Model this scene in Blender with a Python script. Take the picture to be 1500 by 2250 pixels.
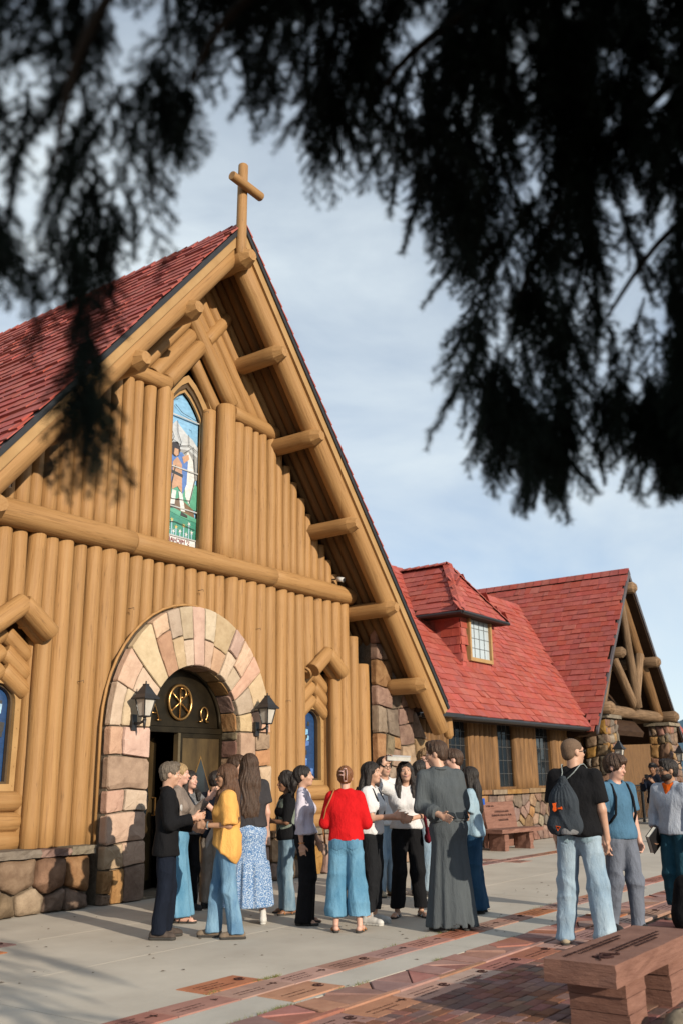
import bpy, math, random
import numpy as np
from mathutils import Matrix, Vector

scene = bpy.context.scene
for o in list(bpy.data.objects):
    bpy.data.objects.remove(o)
COL = scene.collection

# ------------------------------------------------------------------ camera
F_PX, PITCH, ROLL, YAW, CAM_H = 2062.3, .27908, -.014036, .94536, 1.5
fw = np.array([math.sin(YAW)*math.cos(PITCH), math.cos(YAW)*math.cos(PITCH), math.sin(PITCH)])
_r = np.array([math.cos(YAW), -math.sin(YAW), 0.0])
_u = np.cross(_r, fw)
cr = math.cos(ROLL)*_r + math.sin(ROLL)*_u
cu = -math.sin(ROLL)*_r + math.cos(ROLL)*_u
CAM = np.array([0, 0, CAM_H])
cam_d = bpy.data.cameras.new('camera')
cam = bpy.data.objects.new('camera', cam_d)
COL.objects.link(cam)
cam.matrix_world = Matrix(((cr[0], cu[0], -fw[0], 0), (cr[1], cu[1], -fw[1], 0), (cr[2], cu[2], -fw[2], CAM_H), (0, 0, 0, 1)))
cam_d.sensor_fit = 'VERTICAL'
cam_d.sensor_height = 36.0
cam_d.lens = F_PX/2250*36
cam_d.clip_start = 0.05
cam_d.clip_end = 9000
cam_d.dof.use_dof = True
cam_d.dof.focus_distance = 11.5
cam_d.dof.aperture_fstop = 2.3
scene.camera = cam
scene.render.resolution_x = 682
scene.render.resolution_y = 1024

# ------------------------------------------------------------------ light
SUN_AZ, SUN_EL = math.radians(15.0), math.radians(18.5)     # the way the light travels, from +Y towards +X
ld = Vector((math.sin(SUN_AZ)*math.cos(SUN_EL), math.cos(SUN_AZ)*math.cos(SUN_EL), -math.sin(SUN_EL)))
sun_d = bpy.data.lights.new('sun', 'SUN')
sun_d.energy = 5.0
sun_d.angle = math.radians(0.55)
sun_d.color = (1.0, .88, .71)
sun = bpy.data.objects.new('sun', sun_d)
COL.objects.link(sun)
sun.rotation_euler = ld.to_track_quat('-Z', 'Y').to_euler()
sun.location = (-6, -22, 18)

world = bpy.data.worlds.new('World')
scene.world = world
world.use_nodes = True
wn, wl = world.node_tree.nodes, world.node_tree.links
wn.clear()
sky = wn.new('ShaderNodeTexSky')
sky.sky_type = 'NISHITA'
sky.sun_disc = False
sky.sun_elevation = SUN_EL
sky.sun_rotation = math.atan2(-ld.x, -ld.y)
sky.altitude = 2400
sky.air_density = 1.0
sky.dust_density = .6
sky.ozone_density = 1.0
tc = wn.new('ShaderNodeTexCoord')
mp = wn.new('ShaderNodeMapping')
mp.inputs['Scale'].default_value = (1.0, 1.0, 2.4)
mp.inputs['Rotation'].default_value = (0.2, 0.35, 0.6)
n1 = wn.new('ShaderNodeTexNoise')
n1.inputs['Scale'].default_value = 2.6
n1.inputs['Detail'].default_value = 7
n1.inputs['Roughness'].default_value = .52
n1.inputs['Distortion'].default_value = .5
rmp = wn.new('ShaderNodeValToRGB')
rmp.color_ramp.elements[0].position = .34
rmp.color_ramp.elements[1].position = .68
rmp.color_ramp.elements[0].color = (.36, .36, .36, 1)
rmp.color_ramp.elements[1].color = (1, 1, 1, 1)
mixc = wn.new('ShaderNodeMix')
mixc.data_type = 'RGBA'
mixc.inputs[7].default_value = (5.0, 5.6, 5.95, 1)        # thin bright cloud veil
bg = wn.new('ShaderNodeBackground')
bg.inputs['Strength'].default_value = .128
wo = wn.new('ShaderNodeOutputWorld')
wl.new(tc.outputs['Generated'], mp.inputs['Vector'])
wl.new(mp.outputs['Vector'], n1.inputs['Vector'])
wl.new(n1.outputs['Fac'], rmp.inputs['Fac'])
wl.new(rmp.outputs['Color'], mixc.inputs[0])
wl.new(sky.outputs['Color'], mixc.inputs[6])
wl.new(mixc.outputs[2], bg.inputs['Color'])
wl.new(bg.outputs['Background'], wo.inputs['Surface'])

scene.render.engine = 'CYCLES'
vs = scene.view_settings
vs.view_transform = 'Standard'
vs.look = 'None'
vs.exposure = 0.3
vs.gamma = 1.0

# ------------------------------------------------------------------ pixel helpers (photo pixels, 1500 x 2250)
def ray(x, y):
    return cr*(x-750)/F_PX - cu*(y-1125)/F_PX + fw
def px_ground(x, y, z=0.0):
    d = ray(x, y); t = (z-CAM_H)/d[2]
    return CAM + t*d
def px_Y(x, y, Y):
    d = ray(x, y); return CAM + d*(Y/d[1])
def px_depth(x, y, dist):
    d = ray(x, y); return CAM + d/np.linalg.norm(d)*dist
def project(p):
    v = np.asarray(p, float) - CAM
    w = v@fw
    return 750+F_PX*(v@cr)/w, 1125-F_PX*(v@cu)/w, w

# ------------------------------------------------------------------ materials
MATS = {}
ALB = .78
def mat(name, col, rough=.7, col2=None, scale=6.0, stretch=(1, 1, 1), bump=0.0, bscale=None, rnd=0.0, island=False, metal=0.0,
        spec=.4, detail=5, contrast=(.35, .68), bump2=0.0, b2scale=60, hue=0.0, satv=(.65, 1.2), coat=0.0, dist=.02, crack=None):
    """procedural principled material: base colour broken up by noise, per piece variation, relief"""
    if name in MATS:
        return MATS[name]
    col = tuple(c*ALB for c in col)
    col2 = tuple(c*ALB for c in col2) if col2 else None
    m = bpy.data.materials.new(name)
    m.use_nodes = True
    N, L = m.node_tree.nodes, m.node_tree.links
    b = N['Principled BSDF']
    b.inputs['Roughness'].default_value = rough
    b.inputs['Metallic'].default_value = metal
    b.inputs['Specular IOR Level'].default_value = spec
    if coat: b.inputs['Coat Weight'].default_value = coat
    t = N.new('ShaderNodeTexCoord')
    mpg = N.new('ShaderNodeMapping')
    mpg.inputs['Scale'].default_value = stretch
    src = t.outputs['Object']
    rv = None
    if rnd or hue:
        if island:
            g = N.new('ShaderNodeNewGeometry'); r1 = g.outputs['Random Per Island']
        else:
            g = N.new('ShaderNodeObjectInfo'); r1 = g.outputs['Random']
        rv = r1
        va = N.new('ShaderNodeVectorMath'); va.operation = 'SCALE'
        va.inputs[0].default_value = (13.1, 7.7, 19.3)
        L.new(r1, va.inputs['Scale'])
        vb = N.new('ShaderNodeVectorMath'); vb.operation = 'ADD'
        L.new(src, vb.inputs[0]); L.new(va.outputs[0], vb.inputs[1])
        src = vb.outputs[0]
    L.new(src, mpg.inputs['Vector'])
    nz = N.new('ShaderNodeTexNoise')
    nz.inputs['Scale'].default_value = scale
    nz.inputs['Detail'].default_value = detail
    nz.inputs['Roughness'].default_value = .6
    L.new(mpg.outputs[0], nz.inputs['Vector'])
    rp = N.new('ShaderNodeValToRGB')
    rp.color_ramp.elements[0].position = contrast[0]
    rp.color_ramp.elements[1].position = contrast[1]
    c2 = col2 if col2 else tuple(c*.72 for c in col)
    rp.color_ramp.elements[0].color = (*c2, 1)
    rp.color_ramp.elements[1].color = (*col, 1)
    L.new(nz.outputs['Fac'], rp.inputs['Fac'])
    out = rp.outputs['Color']
    if rv is not None:
        hs = N.new('ShaderNodeHueSaturation')
        mr = N.new('ShaderNodeMapRange')
        mr.inputs['To Min'].default_value = 1-rnd; mr.inputs['To Max'].default_value = 1+rnd
        L.new(rv, mr.inputs['Value']); L.new(mr.outputs[0], hs.inputs['Value'])
        if hue:
            ml = N.new('ShaderNodeMath'); ml.operation = 'MULTIPLY'; ml.inputs[1].default_value = 7.31
            fr = N.new('ShaderNodeMath'); fr.operation = 'FRACT'
            L.new(rv, ml.inputs[0]); L.new(ml.outputs[0], fr.inputs[0])
            mh = N.new('ShaderNodeMapRange')
            mh.inputs['To Min'].default_value = .5-hue; mh.inputs['To Max'].default_value = .5+hue
            L.new(fr.outputs[0], mh.inputs['Value']); L.new(mh.outputs[0], hs.inputs['Hue'])
            ms = N.new('ShaderNodeMapRange')
            ms.inputs['To Min'].default_value = satv[0]; ms.inputs['To Max'].default_value = satv[1]
            ml2 = N.new('ShaderNodeMath'); ml2.operation = 'MULTIPLY'; ml2.inputs[1].default_value = 3.77
            fr2 = N.new('ShaderNodeMath'); fr2.operation = 'FRACT'
            L.new(rv, ml2.inputs[0]); L.new(ml2.outputs[0], fr2.inputs[0])
            L.new(fr2.outputs[0], ms.inputs['Value']); L.new(ms.outputs[0], hs.inputs['Saturation'])
        L.new(out, hs.inputs['Color'])
        out = hs.outputs['Color']
    if crack:                                               # thin dark drying checks along the grain
        mc = N.new('ShaderNodeMapping'); mc.inputs['Scale'].default_value = crack[0]; L.new(src, mc.inputs['Vector'])
        cn = N.new('ShaderNodeTexNoise'); cn.inputs['Scale'].default_value = 1.0; cn.inputs['Detail'].default_value = 3; L.new(mc.outputs[0], cn.inputs['Vector'])
        cp = N.new('ShaderNodeValToRGB'); es = cp.color_ramp.elements
        es[0].position = .0; es[0].color = (1, 1, 1, 1); es[1].position = 1; es[1].color = (1, 1, 1, 1)
        for ps, vv in ((.5-crack[2], 1), (.5, crack[1]), (.5+crack[2], 1)): q = es.new(ps); q.color = (vv, vv*.9, vv*.8, 1)
        L.new(cn.outputs['Fac'], cp.inputs['Fac'])
        mx = N.new('ShaderNodeMix'); mx.data_type = 'RGBA'; mx.blend_type = 'MULTIPLY'; mx.inputs[0].default_value = 1
        L.new(out, mx.inputs[6]); L.new(cp.outputs['Color'], mx.inputs[7]); out = mx.outputs[2]
    L.new(out, b.inputs['Base Color'])
    nrm = None
    if bump:
        bp = N.new('ShaderNodeBump')
        bp.inputs['Strength'].default_value = bump
        bp.inputs['Distance'].default_value = dist
        nb = N.new('ShaderNodeTexNoise')
        nb.inputs['Scale'].default_value = bscale or scale*2
        nb.inputs['Detail'].default_value = 6
        nb.inputs['Roughness'].default_value = .65
        L.new(mpg.outputs[0], nb.inputs['Vector'])
        L.new(nb.outputs['Fac'], bp.inputs['Height'])
        nrm = bp
    if bump2:
        bq = N.new('ShaderNodeBump')
        bq.inputs['Strength'].default_value = bump2
        bq.inputs['Distance'].default_value = .004
        nc = N.new('ShaderNodeTexNoise')
        nc.inputs['Scale'].default_value = b2scale
        nc.inputs['Detail'].default_value = 2
        L.new(src, nc.inputs['Vector'])
        L.new(nc.outputs['Fac'], bq.inputs['Height'])
        if nrm: L.new(nrm.outputs[0], bq.inputs['Normal'])
        nrm = bq
    if nrm: L.new(nrm.outputs[0], b.inputs['Normal'])
    MATS[name] = m
    return m

# ------------------------------------------------------------------ mesh helpers
def new_mesh(name, V, Fc, m=None, smooth=False):
    me = bpy.data.meshes.new(name)
    me.from_pydata([tuple(map(float, v)) for v in V], [], [tuple(f) for f in Fc])
    if smooth:
        me.polygons.foreach_set('use_smooth', [True]*len(me.polygons))
    if m: me.materials.append(m)
    me.update()
    return me
def quad_mesh(name, V, Q, m=None):
    me = bpy.data.meshes.new(name)
    n, q = len(V), len(Q)
    me.vertices.add(n); me.vertices.foreach_set('co', np.asarray(V, np.float32).ravel())
    k = Q.shape[1]
    me.loops.add(q*k); me.loops.foreach_set('vertex_index', np.asarray(Q, np.int32).ravel())
    me.polygons.add(q); me.polygons.foreach_set('loop_start', np.arange(0, q*k, k, dtype=np.int32))
    me.polygons.foreach_set('use_smooth', np.ones(q, dtype=bool))
    me.update(calc_edges=True)
    me.validate()
    if m: me.materials.append(m)
    return me
def put(name, me, parent=None, M=None):
    o = bpy.data.objects.new(name, me)
    COL.objects.link(o)
    if M is not None: o.matrix_world = M
    if parent is not None:
        o.parent = parent
        o.matrix_parent_inverse = WM[parent.name].inverted()
    WM[o.name] = M.copy() if M is not None else Matrix.Identity(4)
    return o
WM = {}
def thing(name, label, cat, loc=(0, 0, 0), rotz=0.0, group=None):
    o = bpy.data.objects.new(name, None)
    COL.objects.link(o)
    M = Matrix.Translation(Vector(loc)) @ Matrix.Rotation(rotz, 4, 'Z')
    o.matrix_world = M
    WM[o.name] = M
    o.empty_display_size = .1
    tag(o, label, cat, group)
    return o
def tag(o, label, cat, group=None):
    o['label'] = label; o['category'] = cat
    if group: o['group'] = group
    return o
def struct(o):
    o['kind'] = 'structure'; return o

class MB:
    """collects simple shapes into one mesh"""
    def __init__(s): s.V = []; s.F = []
    def add(s, V, Fc):
        k = len(s.V); s.V += [tuple(map(float, v)) for v in V]
        s.F += [tuple(i+k for i in f) for f in Fc]
        return s
    def box(s, lo, hi, M=None):
        x0, y0, z0 = lo; x1, y1, z1 = hi
        V = [(x0, y0, z0), (x1, y0, z0), (x1, y1, z0), (x0, y1, z0), (x0, y0, z1), (x1, y0, z1), (x1, y1, z1), (x0, y1, z1)]
        if M is not None: V = [tuple(M @ Vector(v)) for v in V]
        return s.add(V, [(0, 3, 2, 1), (4, 5, 6, 7), (0, 1, 5, 4), (1, 2, 6, 5), (2, 3, 7, 6), (3, 0, 4, 7)])
    def prism(s, poly, d0, d1, f):
        """poly in (u,v); f(u,v,d)->xyz"""
        n = len(poly)
        V = [f(u, v, d0) for u, v in poly] + [f(u, v, d1) for u, v in poly]
        Fc = [tuple(range(n))[::-1], tuple(range(n, 2*n))]
        Fc += [(i, (i+1) % n, n+(i+1) % n, n+i) for i in range(n)]
        return s.add(V, Fc)
    def tube(s, pts, r, n=8, closed=False):
        V, Fc = tube(pts, r, n, closed)
        return s.add(V, Fc)
    def build(s, name, m, parent=None, smooth=False, M=None):
        return put(name, new_mesh(name, s.V, s.F, m, smooth), parent, M)

def frames(pts):
    P = [Vector(p) for p in pts]
    T = []
    for i in range(len(P)):
        a = P[max(i-1, 0)]; b = P[min(i+1, len(P)-1)]
        d = b-a
        T.append(d.normalized() if d.length > 1e-9 else Vector((0, 0, 1)))
    ref = Vector((0, 0, 1)) if abs(T[0].z) < .9 else Vector((1, 0, 0))
    X = (ref - T[0]*ref.dot(T[0])).normalized()
    out = []
    for t in T:
        X = (X - t*X.dot(t)).normalized()
        out.append((X.copy(), t.cross(X)))
    return P, out
def tube(pts, r, n=8, closed=False):
    if closed: pts = list(pts)+[pts[0], pts[1]]
    P, fr = frames(pts)
    rr = r if isinstance(r, (list, tuple)) else [r]*len(P)
    V, Fc = [], []
    for p, (X, Y), q in zip(P, fr, rr):
        for k in range(n):
            a = 2*math.pi*k/n
            V.append(tuple(p + X*(q*math.cos(a)) + Y*(q*math.sin(a))))
    for i in range(len(P)-1):
        for k in range(n):
            Fc.append((i*n+k, i*n+(k+1) % n, (i+1)*n+(k+1) % n, (i+1)*n+k))
    if not closed:
        Fc.append(tuple(range(n))[::-1]); Fc.append(tuple(range((len(P)-1)*n, len(P)*n)))
    return V, Fc

def log(p0, p1, r0, r1, m, parent, name='log', seed=0, wob=.05, n=14, cut=0.0, bow=0.0):
    """a round log from p0 to p1: a little crooked and uneven, ends eased; cut>0 hews the far end into facets"""
    rnd = random.Random(seed)
    a, b = Vector(p0), Vector(p1)
    L = (b-a).length
    z = (b-a).normalized()
    q = z.to_track_quat('Z', 'Y')
    M = Matrix.Translation(a) @ q.to_matrix().to_4x4()
    rings = max(5, min(14, int(L/.35)+3))
    ph = [rnd.uniform(0, 6.28) for _ in range(6)]
    V, Fc = [], []
    ts = [0, .012/L] + [i/(rings-1) for i in range(1, rings-1)] + [1-.012/L, 1]
    ee = [.90] + [1]*(len(ts)-2) + [.90]
    if cut > 0:
        ts = [0, .012/L] + [i/(rings-1)*(1-cut/L) for i in range(1, rings)] + [1]
        ee = [.9] + [1]*(len(ts)-2) + [.55]
    for t, e in zip(ts, ee):
        rad = (r0+(r1-r0)*t)*e
        cx = bow*math.sin(math.pi*t) + .25*wob*r0*math.sin(3.1*t*L+ph[0]); cy = .25*wob*r0*math.sin(2.3*t*L+ph[1])
        for k in range(n):
            th = 2*math.pi*k/n
            w = 1 + wob*(.5*math.sin(2*th+ph[2]+t*L*.6) + .35*math.sin(3*th+ph[3]-t*L*.9) + .4*math.sin(t*L*2.6+ph[4]) + .25*math.sin(t*L*6+ph[5]+th))
            V.append((cx+rad*w*math.cos(th), cy+rad*w*math.sin(th), t*L))
    R = len(ts)
    for i in range(R-1):
        for k in range(n):
            Fc.append((i*n+k, i*n+(k+1) % n, (i+1)*n+(k+1) % n, (i+1)*n+k))
    Fc.append(tuple(range(n))[::-1]); Fc.append(tuple(range((R-1)*n, R*n)))
    me = new_mesh(name, V, Fc, m)
    sm = [True]*len(Fc)
    sm[-1] = sm[-2] = False
    if cut > 0:
        for k in range(n): sm[(R-2)*n+k] = False
    me.polygons.foreach_set('use_smooth', sm)
    return put(name, me, parent, M)

# ---- polygon tools for masonry
def clip(poly, nx, ny, c):
    """keep nx*x+ny*y <= c"""
    out = []
    for i in range(len(poly)):
        a, b = poly[i], poly[(i+1) % len(poly)]
        da, db = nx*a[0]+ny*a[1]-c, nx*b[0]+ny*b[1]-c
        if da <= 0: out.append(a)
        if (da < 0 < db) or (db < 0 < da):
            t = da/(da-db); out.append((a[0]+(b[0]-a[0])*t, a[1]+(b[1]-a[1])*t))
    return out
def voronoi(bound, seeds, aniso=1.0):
    """cells of seeds inside a convex polygon; aniso>1 makes flatter cells"""
    res = []
    B = [(x, y*aniso) for x, y in bound]
    S = [(x, y*aniso) for x, y in seeds]
    for i, s in enumerate(S):
        p = B
        for j, t in enumerate(S):
            if i == j: continue
            nx, ny = t[0]-s[0], t[1]-s[1]
            if nx*nx+ny*ny > 6: continue
            p = clip(p, nx, ny, nx*(s[0]+t[0])/2+ny*(s[1]+t[1])/2)
            if len(p) < 3: break
        if len(p) >= 3: res.append([(x, y/aniso) for x, y in p])
    return res
def area(p):
    return abs(sum(p[i][0]*p[(i+1) % len(p)][1]-p[(i+1) % len(p)][0]*p[i][1] for i in range(len(p))))/2
def stone_mesh(poly, depth, bulge, joint, rnd, f, m, name='stone', rag=.02, npts=14, smooth=False):
    """a rough faced stone: outline poly (u,v) shrunk by joint, front bulging towards -depth; f(u,v,d)->xyz with d outwards"""
    cx = sum(p[0] for p in poly)/len(poly); cy = sum(p[1] for p in poly)/len(poly)
    pts = []
    ne = len(poly)
    for i in range(ne):
        a, b = poly[i], poly[(i+1) % ne]
        if math.dist(a, b) < .02: continue
        for t in ((.10, .5, .90) if ne < 8 else (.08, .92)): pts.append((a[0]+(b[0]-a[0])*t, a[1]+(b[1]-a[1])*t))
    npts = len(pts)
    R = max(math.dist(p, (cx, cy)) for p in pts)
    out = []
    for x, y in pts:
        d = math.dist((x, y), (cx, cy)) or 1e-6
        k = max(.3, (d-joint)/d) * (1-rnd.uniform(0, rag))
        out.append((cx+(x-cx)*k, cy+(y-cy)*k))
    rings = [(1.0, -depth), (1.0, bulge*.05), (.965, bulge*.5), (.62, bulge*.85)]
    tilt = (rnd.uniform(-.35, .35)*bulge/R, rnd.uniform(-.35, .35)*bulge/R)
    V = []
    for sc, d in rings:
        for x, y in out:
            j = rnd.uniform(-.16, .16)*bulge if d > 0 else 0
            u, v = cx+(x-cx)*sc, cy+(y-cy)*sc
            V.append(f(u, v, d+j+(tilt[0]*(x-cx)+tilt[1]*(y-cy))*(1 if d > -depth else 0)))
    V.append(f(cx, cy, bulge*rnd.uniform(.75, 1.1)))
    n = npts; Fc = []
    for i in range(len(rings)-1):
        for k in range(n):
            Fc.append((i*n+k, i*n+(k+1) % n, (i+1)*n+(k+1) % n, (i+1)*n+k))
    b = (len(rings)-1)*n
    Fc += [(b+k, b+(k+1) % n, len(V)-1) for k in range(n)]
    return new_mesh(name, V, Fc, m, smooth=smooth)
def seeds_in(x0, x1, y0, y1, sx, sy, rnd, jit=.32):
    S = []
    ny = max(1, round((y1-y0)/sy))
    for j in range(ny):
        nx = max(1, round((x1-x0)/(sx*rnd.uniform(.8, 1.25))))
        for i in range(nx):
            S.append((x0+(i+.5+rnd.uniform(-jit, jit)+(.25 if j % 2 else -.25)*0.8)*(x1-x0)/nx, y0+(j+.5+rnd.uniform(-jit, jit))*(y1-y0)/ny))
    return S
def masonry(parent, bound, seeds, f, mats, rnd, depth=.12, bulge=.05, joint=.012, aniso=1.3, name='stone', npts=14, smooth=False):
    out = []
    for p in voronoi(bound, seeds, aniso):
        if area(p) < .002: continue
        me = stone_mesh(p, depth, bulge*rnd.uniform(.7, 1.3), joint, rnd, f, rnd.choice(mats), name, npts=npts, smooth=smooth)
        out.append(put(name, me, parent))
    return out

def ashlar(bound, x0, x1, z0, z1, size, rnd, warp=.03):
    """random squared rubble: split a rectangle again and again, warp it a little, clip to a convex outline"""
    out = []
    def rec(a, b, c, d):
        w, h = b-a, d-c
        if max(w, h*1.15) < size*rnd.uniform(.75, 1.5) or (w < size*.55 and h < size*.55): out.append((a, b, c, d)); return
        if w > h*1.25 or (w > h*.8 and rnd.random() < .45): m = a+w*rnd.uniform(.36, .64); rec(a, m, c, d); rec(m, b, c, d)
        else: m = c+h*rnd.uniform(.36, .64); rec(a, b, c, m); rec(a, b, m, d)
    rec(x0, x1, z0, z1)
    ph = rnd.uniform(0, 6)
    def W(u, v): return (u+warp*math.sin(5.3*v+1.7*u+ph), v+warp*math.sin(4.6*u+2.1*v+ph*2))
    res = []
    for a, b, c, d in out:
        p = [W(a, c), W((a+b)/2, c), W(b, c), W(b, (c+d)/2), W(b, d), W((a+b)/2, d), W(a, d), W(a, (c+d)/2)]
        n = len(bound)
        for i in range(n):
            q, r = bound[i], bound[(i+1) % n]
            nx, ny = r[1]-q[1], -(r[0]-q[0]); p = clip(p, nx, ny, nx*q[0]+ny*q[1])
            if len(p) < 3: break
        if len(p) >= 3 and area(p) > .004: res.append(p)
    return res
def text_mesh(body, size, m, name='lettering', extrude=.002):
    cu_ = bpy.data.curves.new('txt', 'FONT')
    cu_.body = body; cu_.size = size; cu_.extrude = extrude; cu_.align_x = 'CENTER'; cu_.align_y = 'CENTER'
    cu_.resolution_u = 3
    o = bpy.data.objects.new('txt', cu_)
    COL.objects.link(o)
    dg = bpy.context.evaluated_depsgraph_get()
    me = bpy.data.meshes.new_from_object(o.evaluated_get(dg))
    bpy.data.objects.remove(o)
    me.name = name
    me.materials.clear(); me.materials.append(m)
    return me

def rough_block(x0, x1, y0, y1, z0, z1, rnd, amp=.012, nx=7, ny=4, nz=3):
    """hewn sandstone block: subdivided box, sides knocked about, top nearly flat"""
    V = {}; L = []; Fc = []
    def vid(i, j, k):
        key = (i, j, k)
        if key not in V:
            x_, y_, z_ = x0+(x1-x0)*i/nx, y0+(y1-y0)*j/ny, z0+(z1-z0)*k/nz
            if i in (0, nx): x_ += rnd.uniform(-amp, amp)*(1.2 if 0 < k < nz else .7)
            if j in (0, ny): y_ += rnd.uniform(-amp, amp)*(1.2 if 0 < k < nz else .7)
            if k in (0, nz): z_ += rnd.uniform(-amp, amp)*.25
            V[key] = len(L); L.append((x_, y_, z_))
        return V[key]
    for i in range(nx):
        for j in range(ny):
            Fc.append((vid(i, j, nz), vid(i+1, j, nz), vid(i+1, j+1, nz), vid(i, j+1, nz))); Fc.append((vid(i, j+1, 0), vid(i+1, j+1, 0), vid(i+1, j, 0), vid(i, j, 0)))
    for i in range(nx):
        for k in range(nz):
            Fc.append((vid(i, 0, k), vid(i+1, 0, k), vid(i+1, 0, k+1), vid(i, 0, k+1))); Fc.append((vid(i, ny, k+1), vid(i+1, ny, k+1), vid(i+1, ny, k), vid(i, ny, k)))
    for j in range(ny):
        for k in range(nz):
            Fc.append((vid(0, j, k+1), vid(0, j+1, k+1), vid(0, j+1, k), vid(0, j, k))); Fc.append((vid(nx, j, k), vid(nx, j+1, k), vid(nx, j+1, k+1), vid(nx, j, k+1)))
    return L, Fc

# ------------------------------------------------------------------ shared materials
TAN = mat('tan_painted_log', (.425, .26, .112), .62, (.335, .193, .078), 2.2, (9, 9, .55), crack=((15, 15, .38), .66, .011), bump=.7, bscale=3.2, rnd=.06, spec=.3, contrast=(.28, .72), bump2=.3, b2scale=35, dist=.014)
TANB = mat('tan_painted_board', (.44, .272, .118), .6, (.36, .212, .086), 3.0, (1, 1, 1), bump=.25, spec=.3)
SOFF = mat('soffit_pole_shade_brown', (.20, .105, .042), .75, (.14, .07, .028), 2.2, (9, 9, .55), bump=.4, rnd=.1, spec=.15)  # eave shade put into the colour, darker than the tan logs
BROWNLOG = mat('stained_brown_log', (.245, .13, .052), .7, (.13, .067, .028), 2.5, (9, 9, .8), bump=.6, bscale=4, rnd=.22, spec=.25, dist=.012)
GREYLOG = mat('weathered_log', (.30, .19, .11), .8, (.13, .08, .045), 2.6, (8, 8, .7), bump=.7, bscale=4, rnd=.2, spec=.2, dist=.015)
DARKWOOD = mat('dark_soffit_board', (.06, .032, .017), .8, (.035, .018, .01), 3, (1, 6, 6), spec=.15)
REDSH = mat('red_shingle', (.42, .095, .07), .68, (.33, .066, .05), 3.0, (1.5, 1.5, 1.5), bump=.35, bscale=14, rnd=.11, hue=.004, satv=(.92, 1.04), spec=.25, bump2=.3, b2scale=70)
REDSHI = mat('red_shingle_far', (.42, .095, .07), .68, (.33, .066, .05), 3.0, (1.5, 1.5, 1.5), bump=.35, bscale=14, rnd=.11, hue=.004, satv=(.92, 1.04), island=True, spec=.25, bump2=.3, b2scale=70)
BLACKMETAL = mat('black_metal', (.012, .012, .014), .45, (.02, .02, .022), 8, spec=.5)
GRANITE = [mat('granite_pink', (.60, .375, .255), .85, (.46, .265, .175), 7, bump=.8, bscale=9, rnd=.14, hue=.015, spec=.2, bump2=.5, b2scale=90, satv=(.7, 1.0), contrast=(.25, .75)),
           mat('granite_tan', (.57, .42, .265), .85, (.43, .30, .175), 7, bump=.8, bscale=9, rnd=.16, hue=.012, spec=.2, bump2=.5, b2scale=90, satv=(.7, 1.0), contrast=(.25, .75)),
           mat('granite_brown', (.38, .24, .15), .85, (.20, .115, .07), 6, bump=.8, bscale=9, rnd=.2, hue=.015, spec=.2, bump2=.5, b2scale=90, satv=(.7, 1.0), contrast=(.25, .75)),
           mat('granite_orange', (.48, .24, .13), .85, (.33, .15, .08), 6, bump=.8, bscale=9, rnd=.15, hue=.012, spec=.2, bump2=.5, b2scale=90, satv=(.7, 1.0), contrast=(.25, .75))]
GRANITE_D = [mat('fieldstone_brown', (.26, .165, .105), .88, (.13, .08, .05), 6, bump=.9, bscale=8, rnd=.25, hue=.02, spec=.2, bump2=.5, b2scale=90),
             mat('fieldstone_rose', (.30, .175, .125), .88, (.18, .095, .07), 6, bump=.9, bscale=8, rnd=.22, hue=.015, spec=.2, bump2=.5, b2scale=90),
             mat('fieldstone_grey', (.27, .215, .155), .88, (.15, .115, .085), 6, bump=.9, bscale=8, rnd=.22, hue=.015, spec=.2, bump2=.5, b2scale=90),
             mat('fieldstone_ochre', (.36, .22, .11), .88, (.22, .12, .055), 6, bump=.9, bscale=8, rnd=.22, hue=.012, spec=.2, bump2=.5, b2scale=90)]
MORTAR = mat('mortar', (.22, .18, .135), .95, (.13, .105, .08), 14, bump=.6, bscale=30, spec=.1)
BRONZE = mat('dark_bronze', (.055, .04, .022), .38, (.028, .021, .012), 5, metal=.75, spec=.5)
GOLD = mat('gold_metal', (.62, .36, .13), .3, (.45, .25, .09), 8, metal=.9, spec=.5)
DARKGLASS = mat('dark_window_glass', (.012, .016, .02), .08, (.018, .024, .03), 3, spec=.6)
BLACKVOID = mat('dark_interior', (.012, .009, .007), .9, (.008, .006, .005), 3, spec=.05)  # near black colour stands in for the shade of interiors
# ================================================================== THE LOG CHURCH
R_ = random.Random(5)
X0, ZR, SL = 10.34, 10.57, 1.24                 # ridge x, top of the rake at the ridge, roof slope
YB = 9.40                                       # rake plane
YL = 10.42                                      # log wall axis plane
nrm = math.hypot(1, SL)
ch = thing('log_church', 'tan log church with steep red gable roof and round stone doorway', 'church', (X0, 10.3, 0))
def roof_z(x): return ZR - SL*abs(x-X0)

# --- backing walls
b = MB()
def fY(u, v, d): return (u, d, v)
XL, XR = 4.6, 16.05
def zb(x): return roof_z(x)-.75
yA, yB_ = 10.53, 10.62
TX0, TX1, AC, AR = 9.335, 11.205, 10.27, .935   # door opening and arch
ZS = 2.26
arc = [(AC+AR*math.cos(a), ZS+AR*math.sin(a)) for a in [math.pi*k/14 for k in range(15)]]
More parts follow.
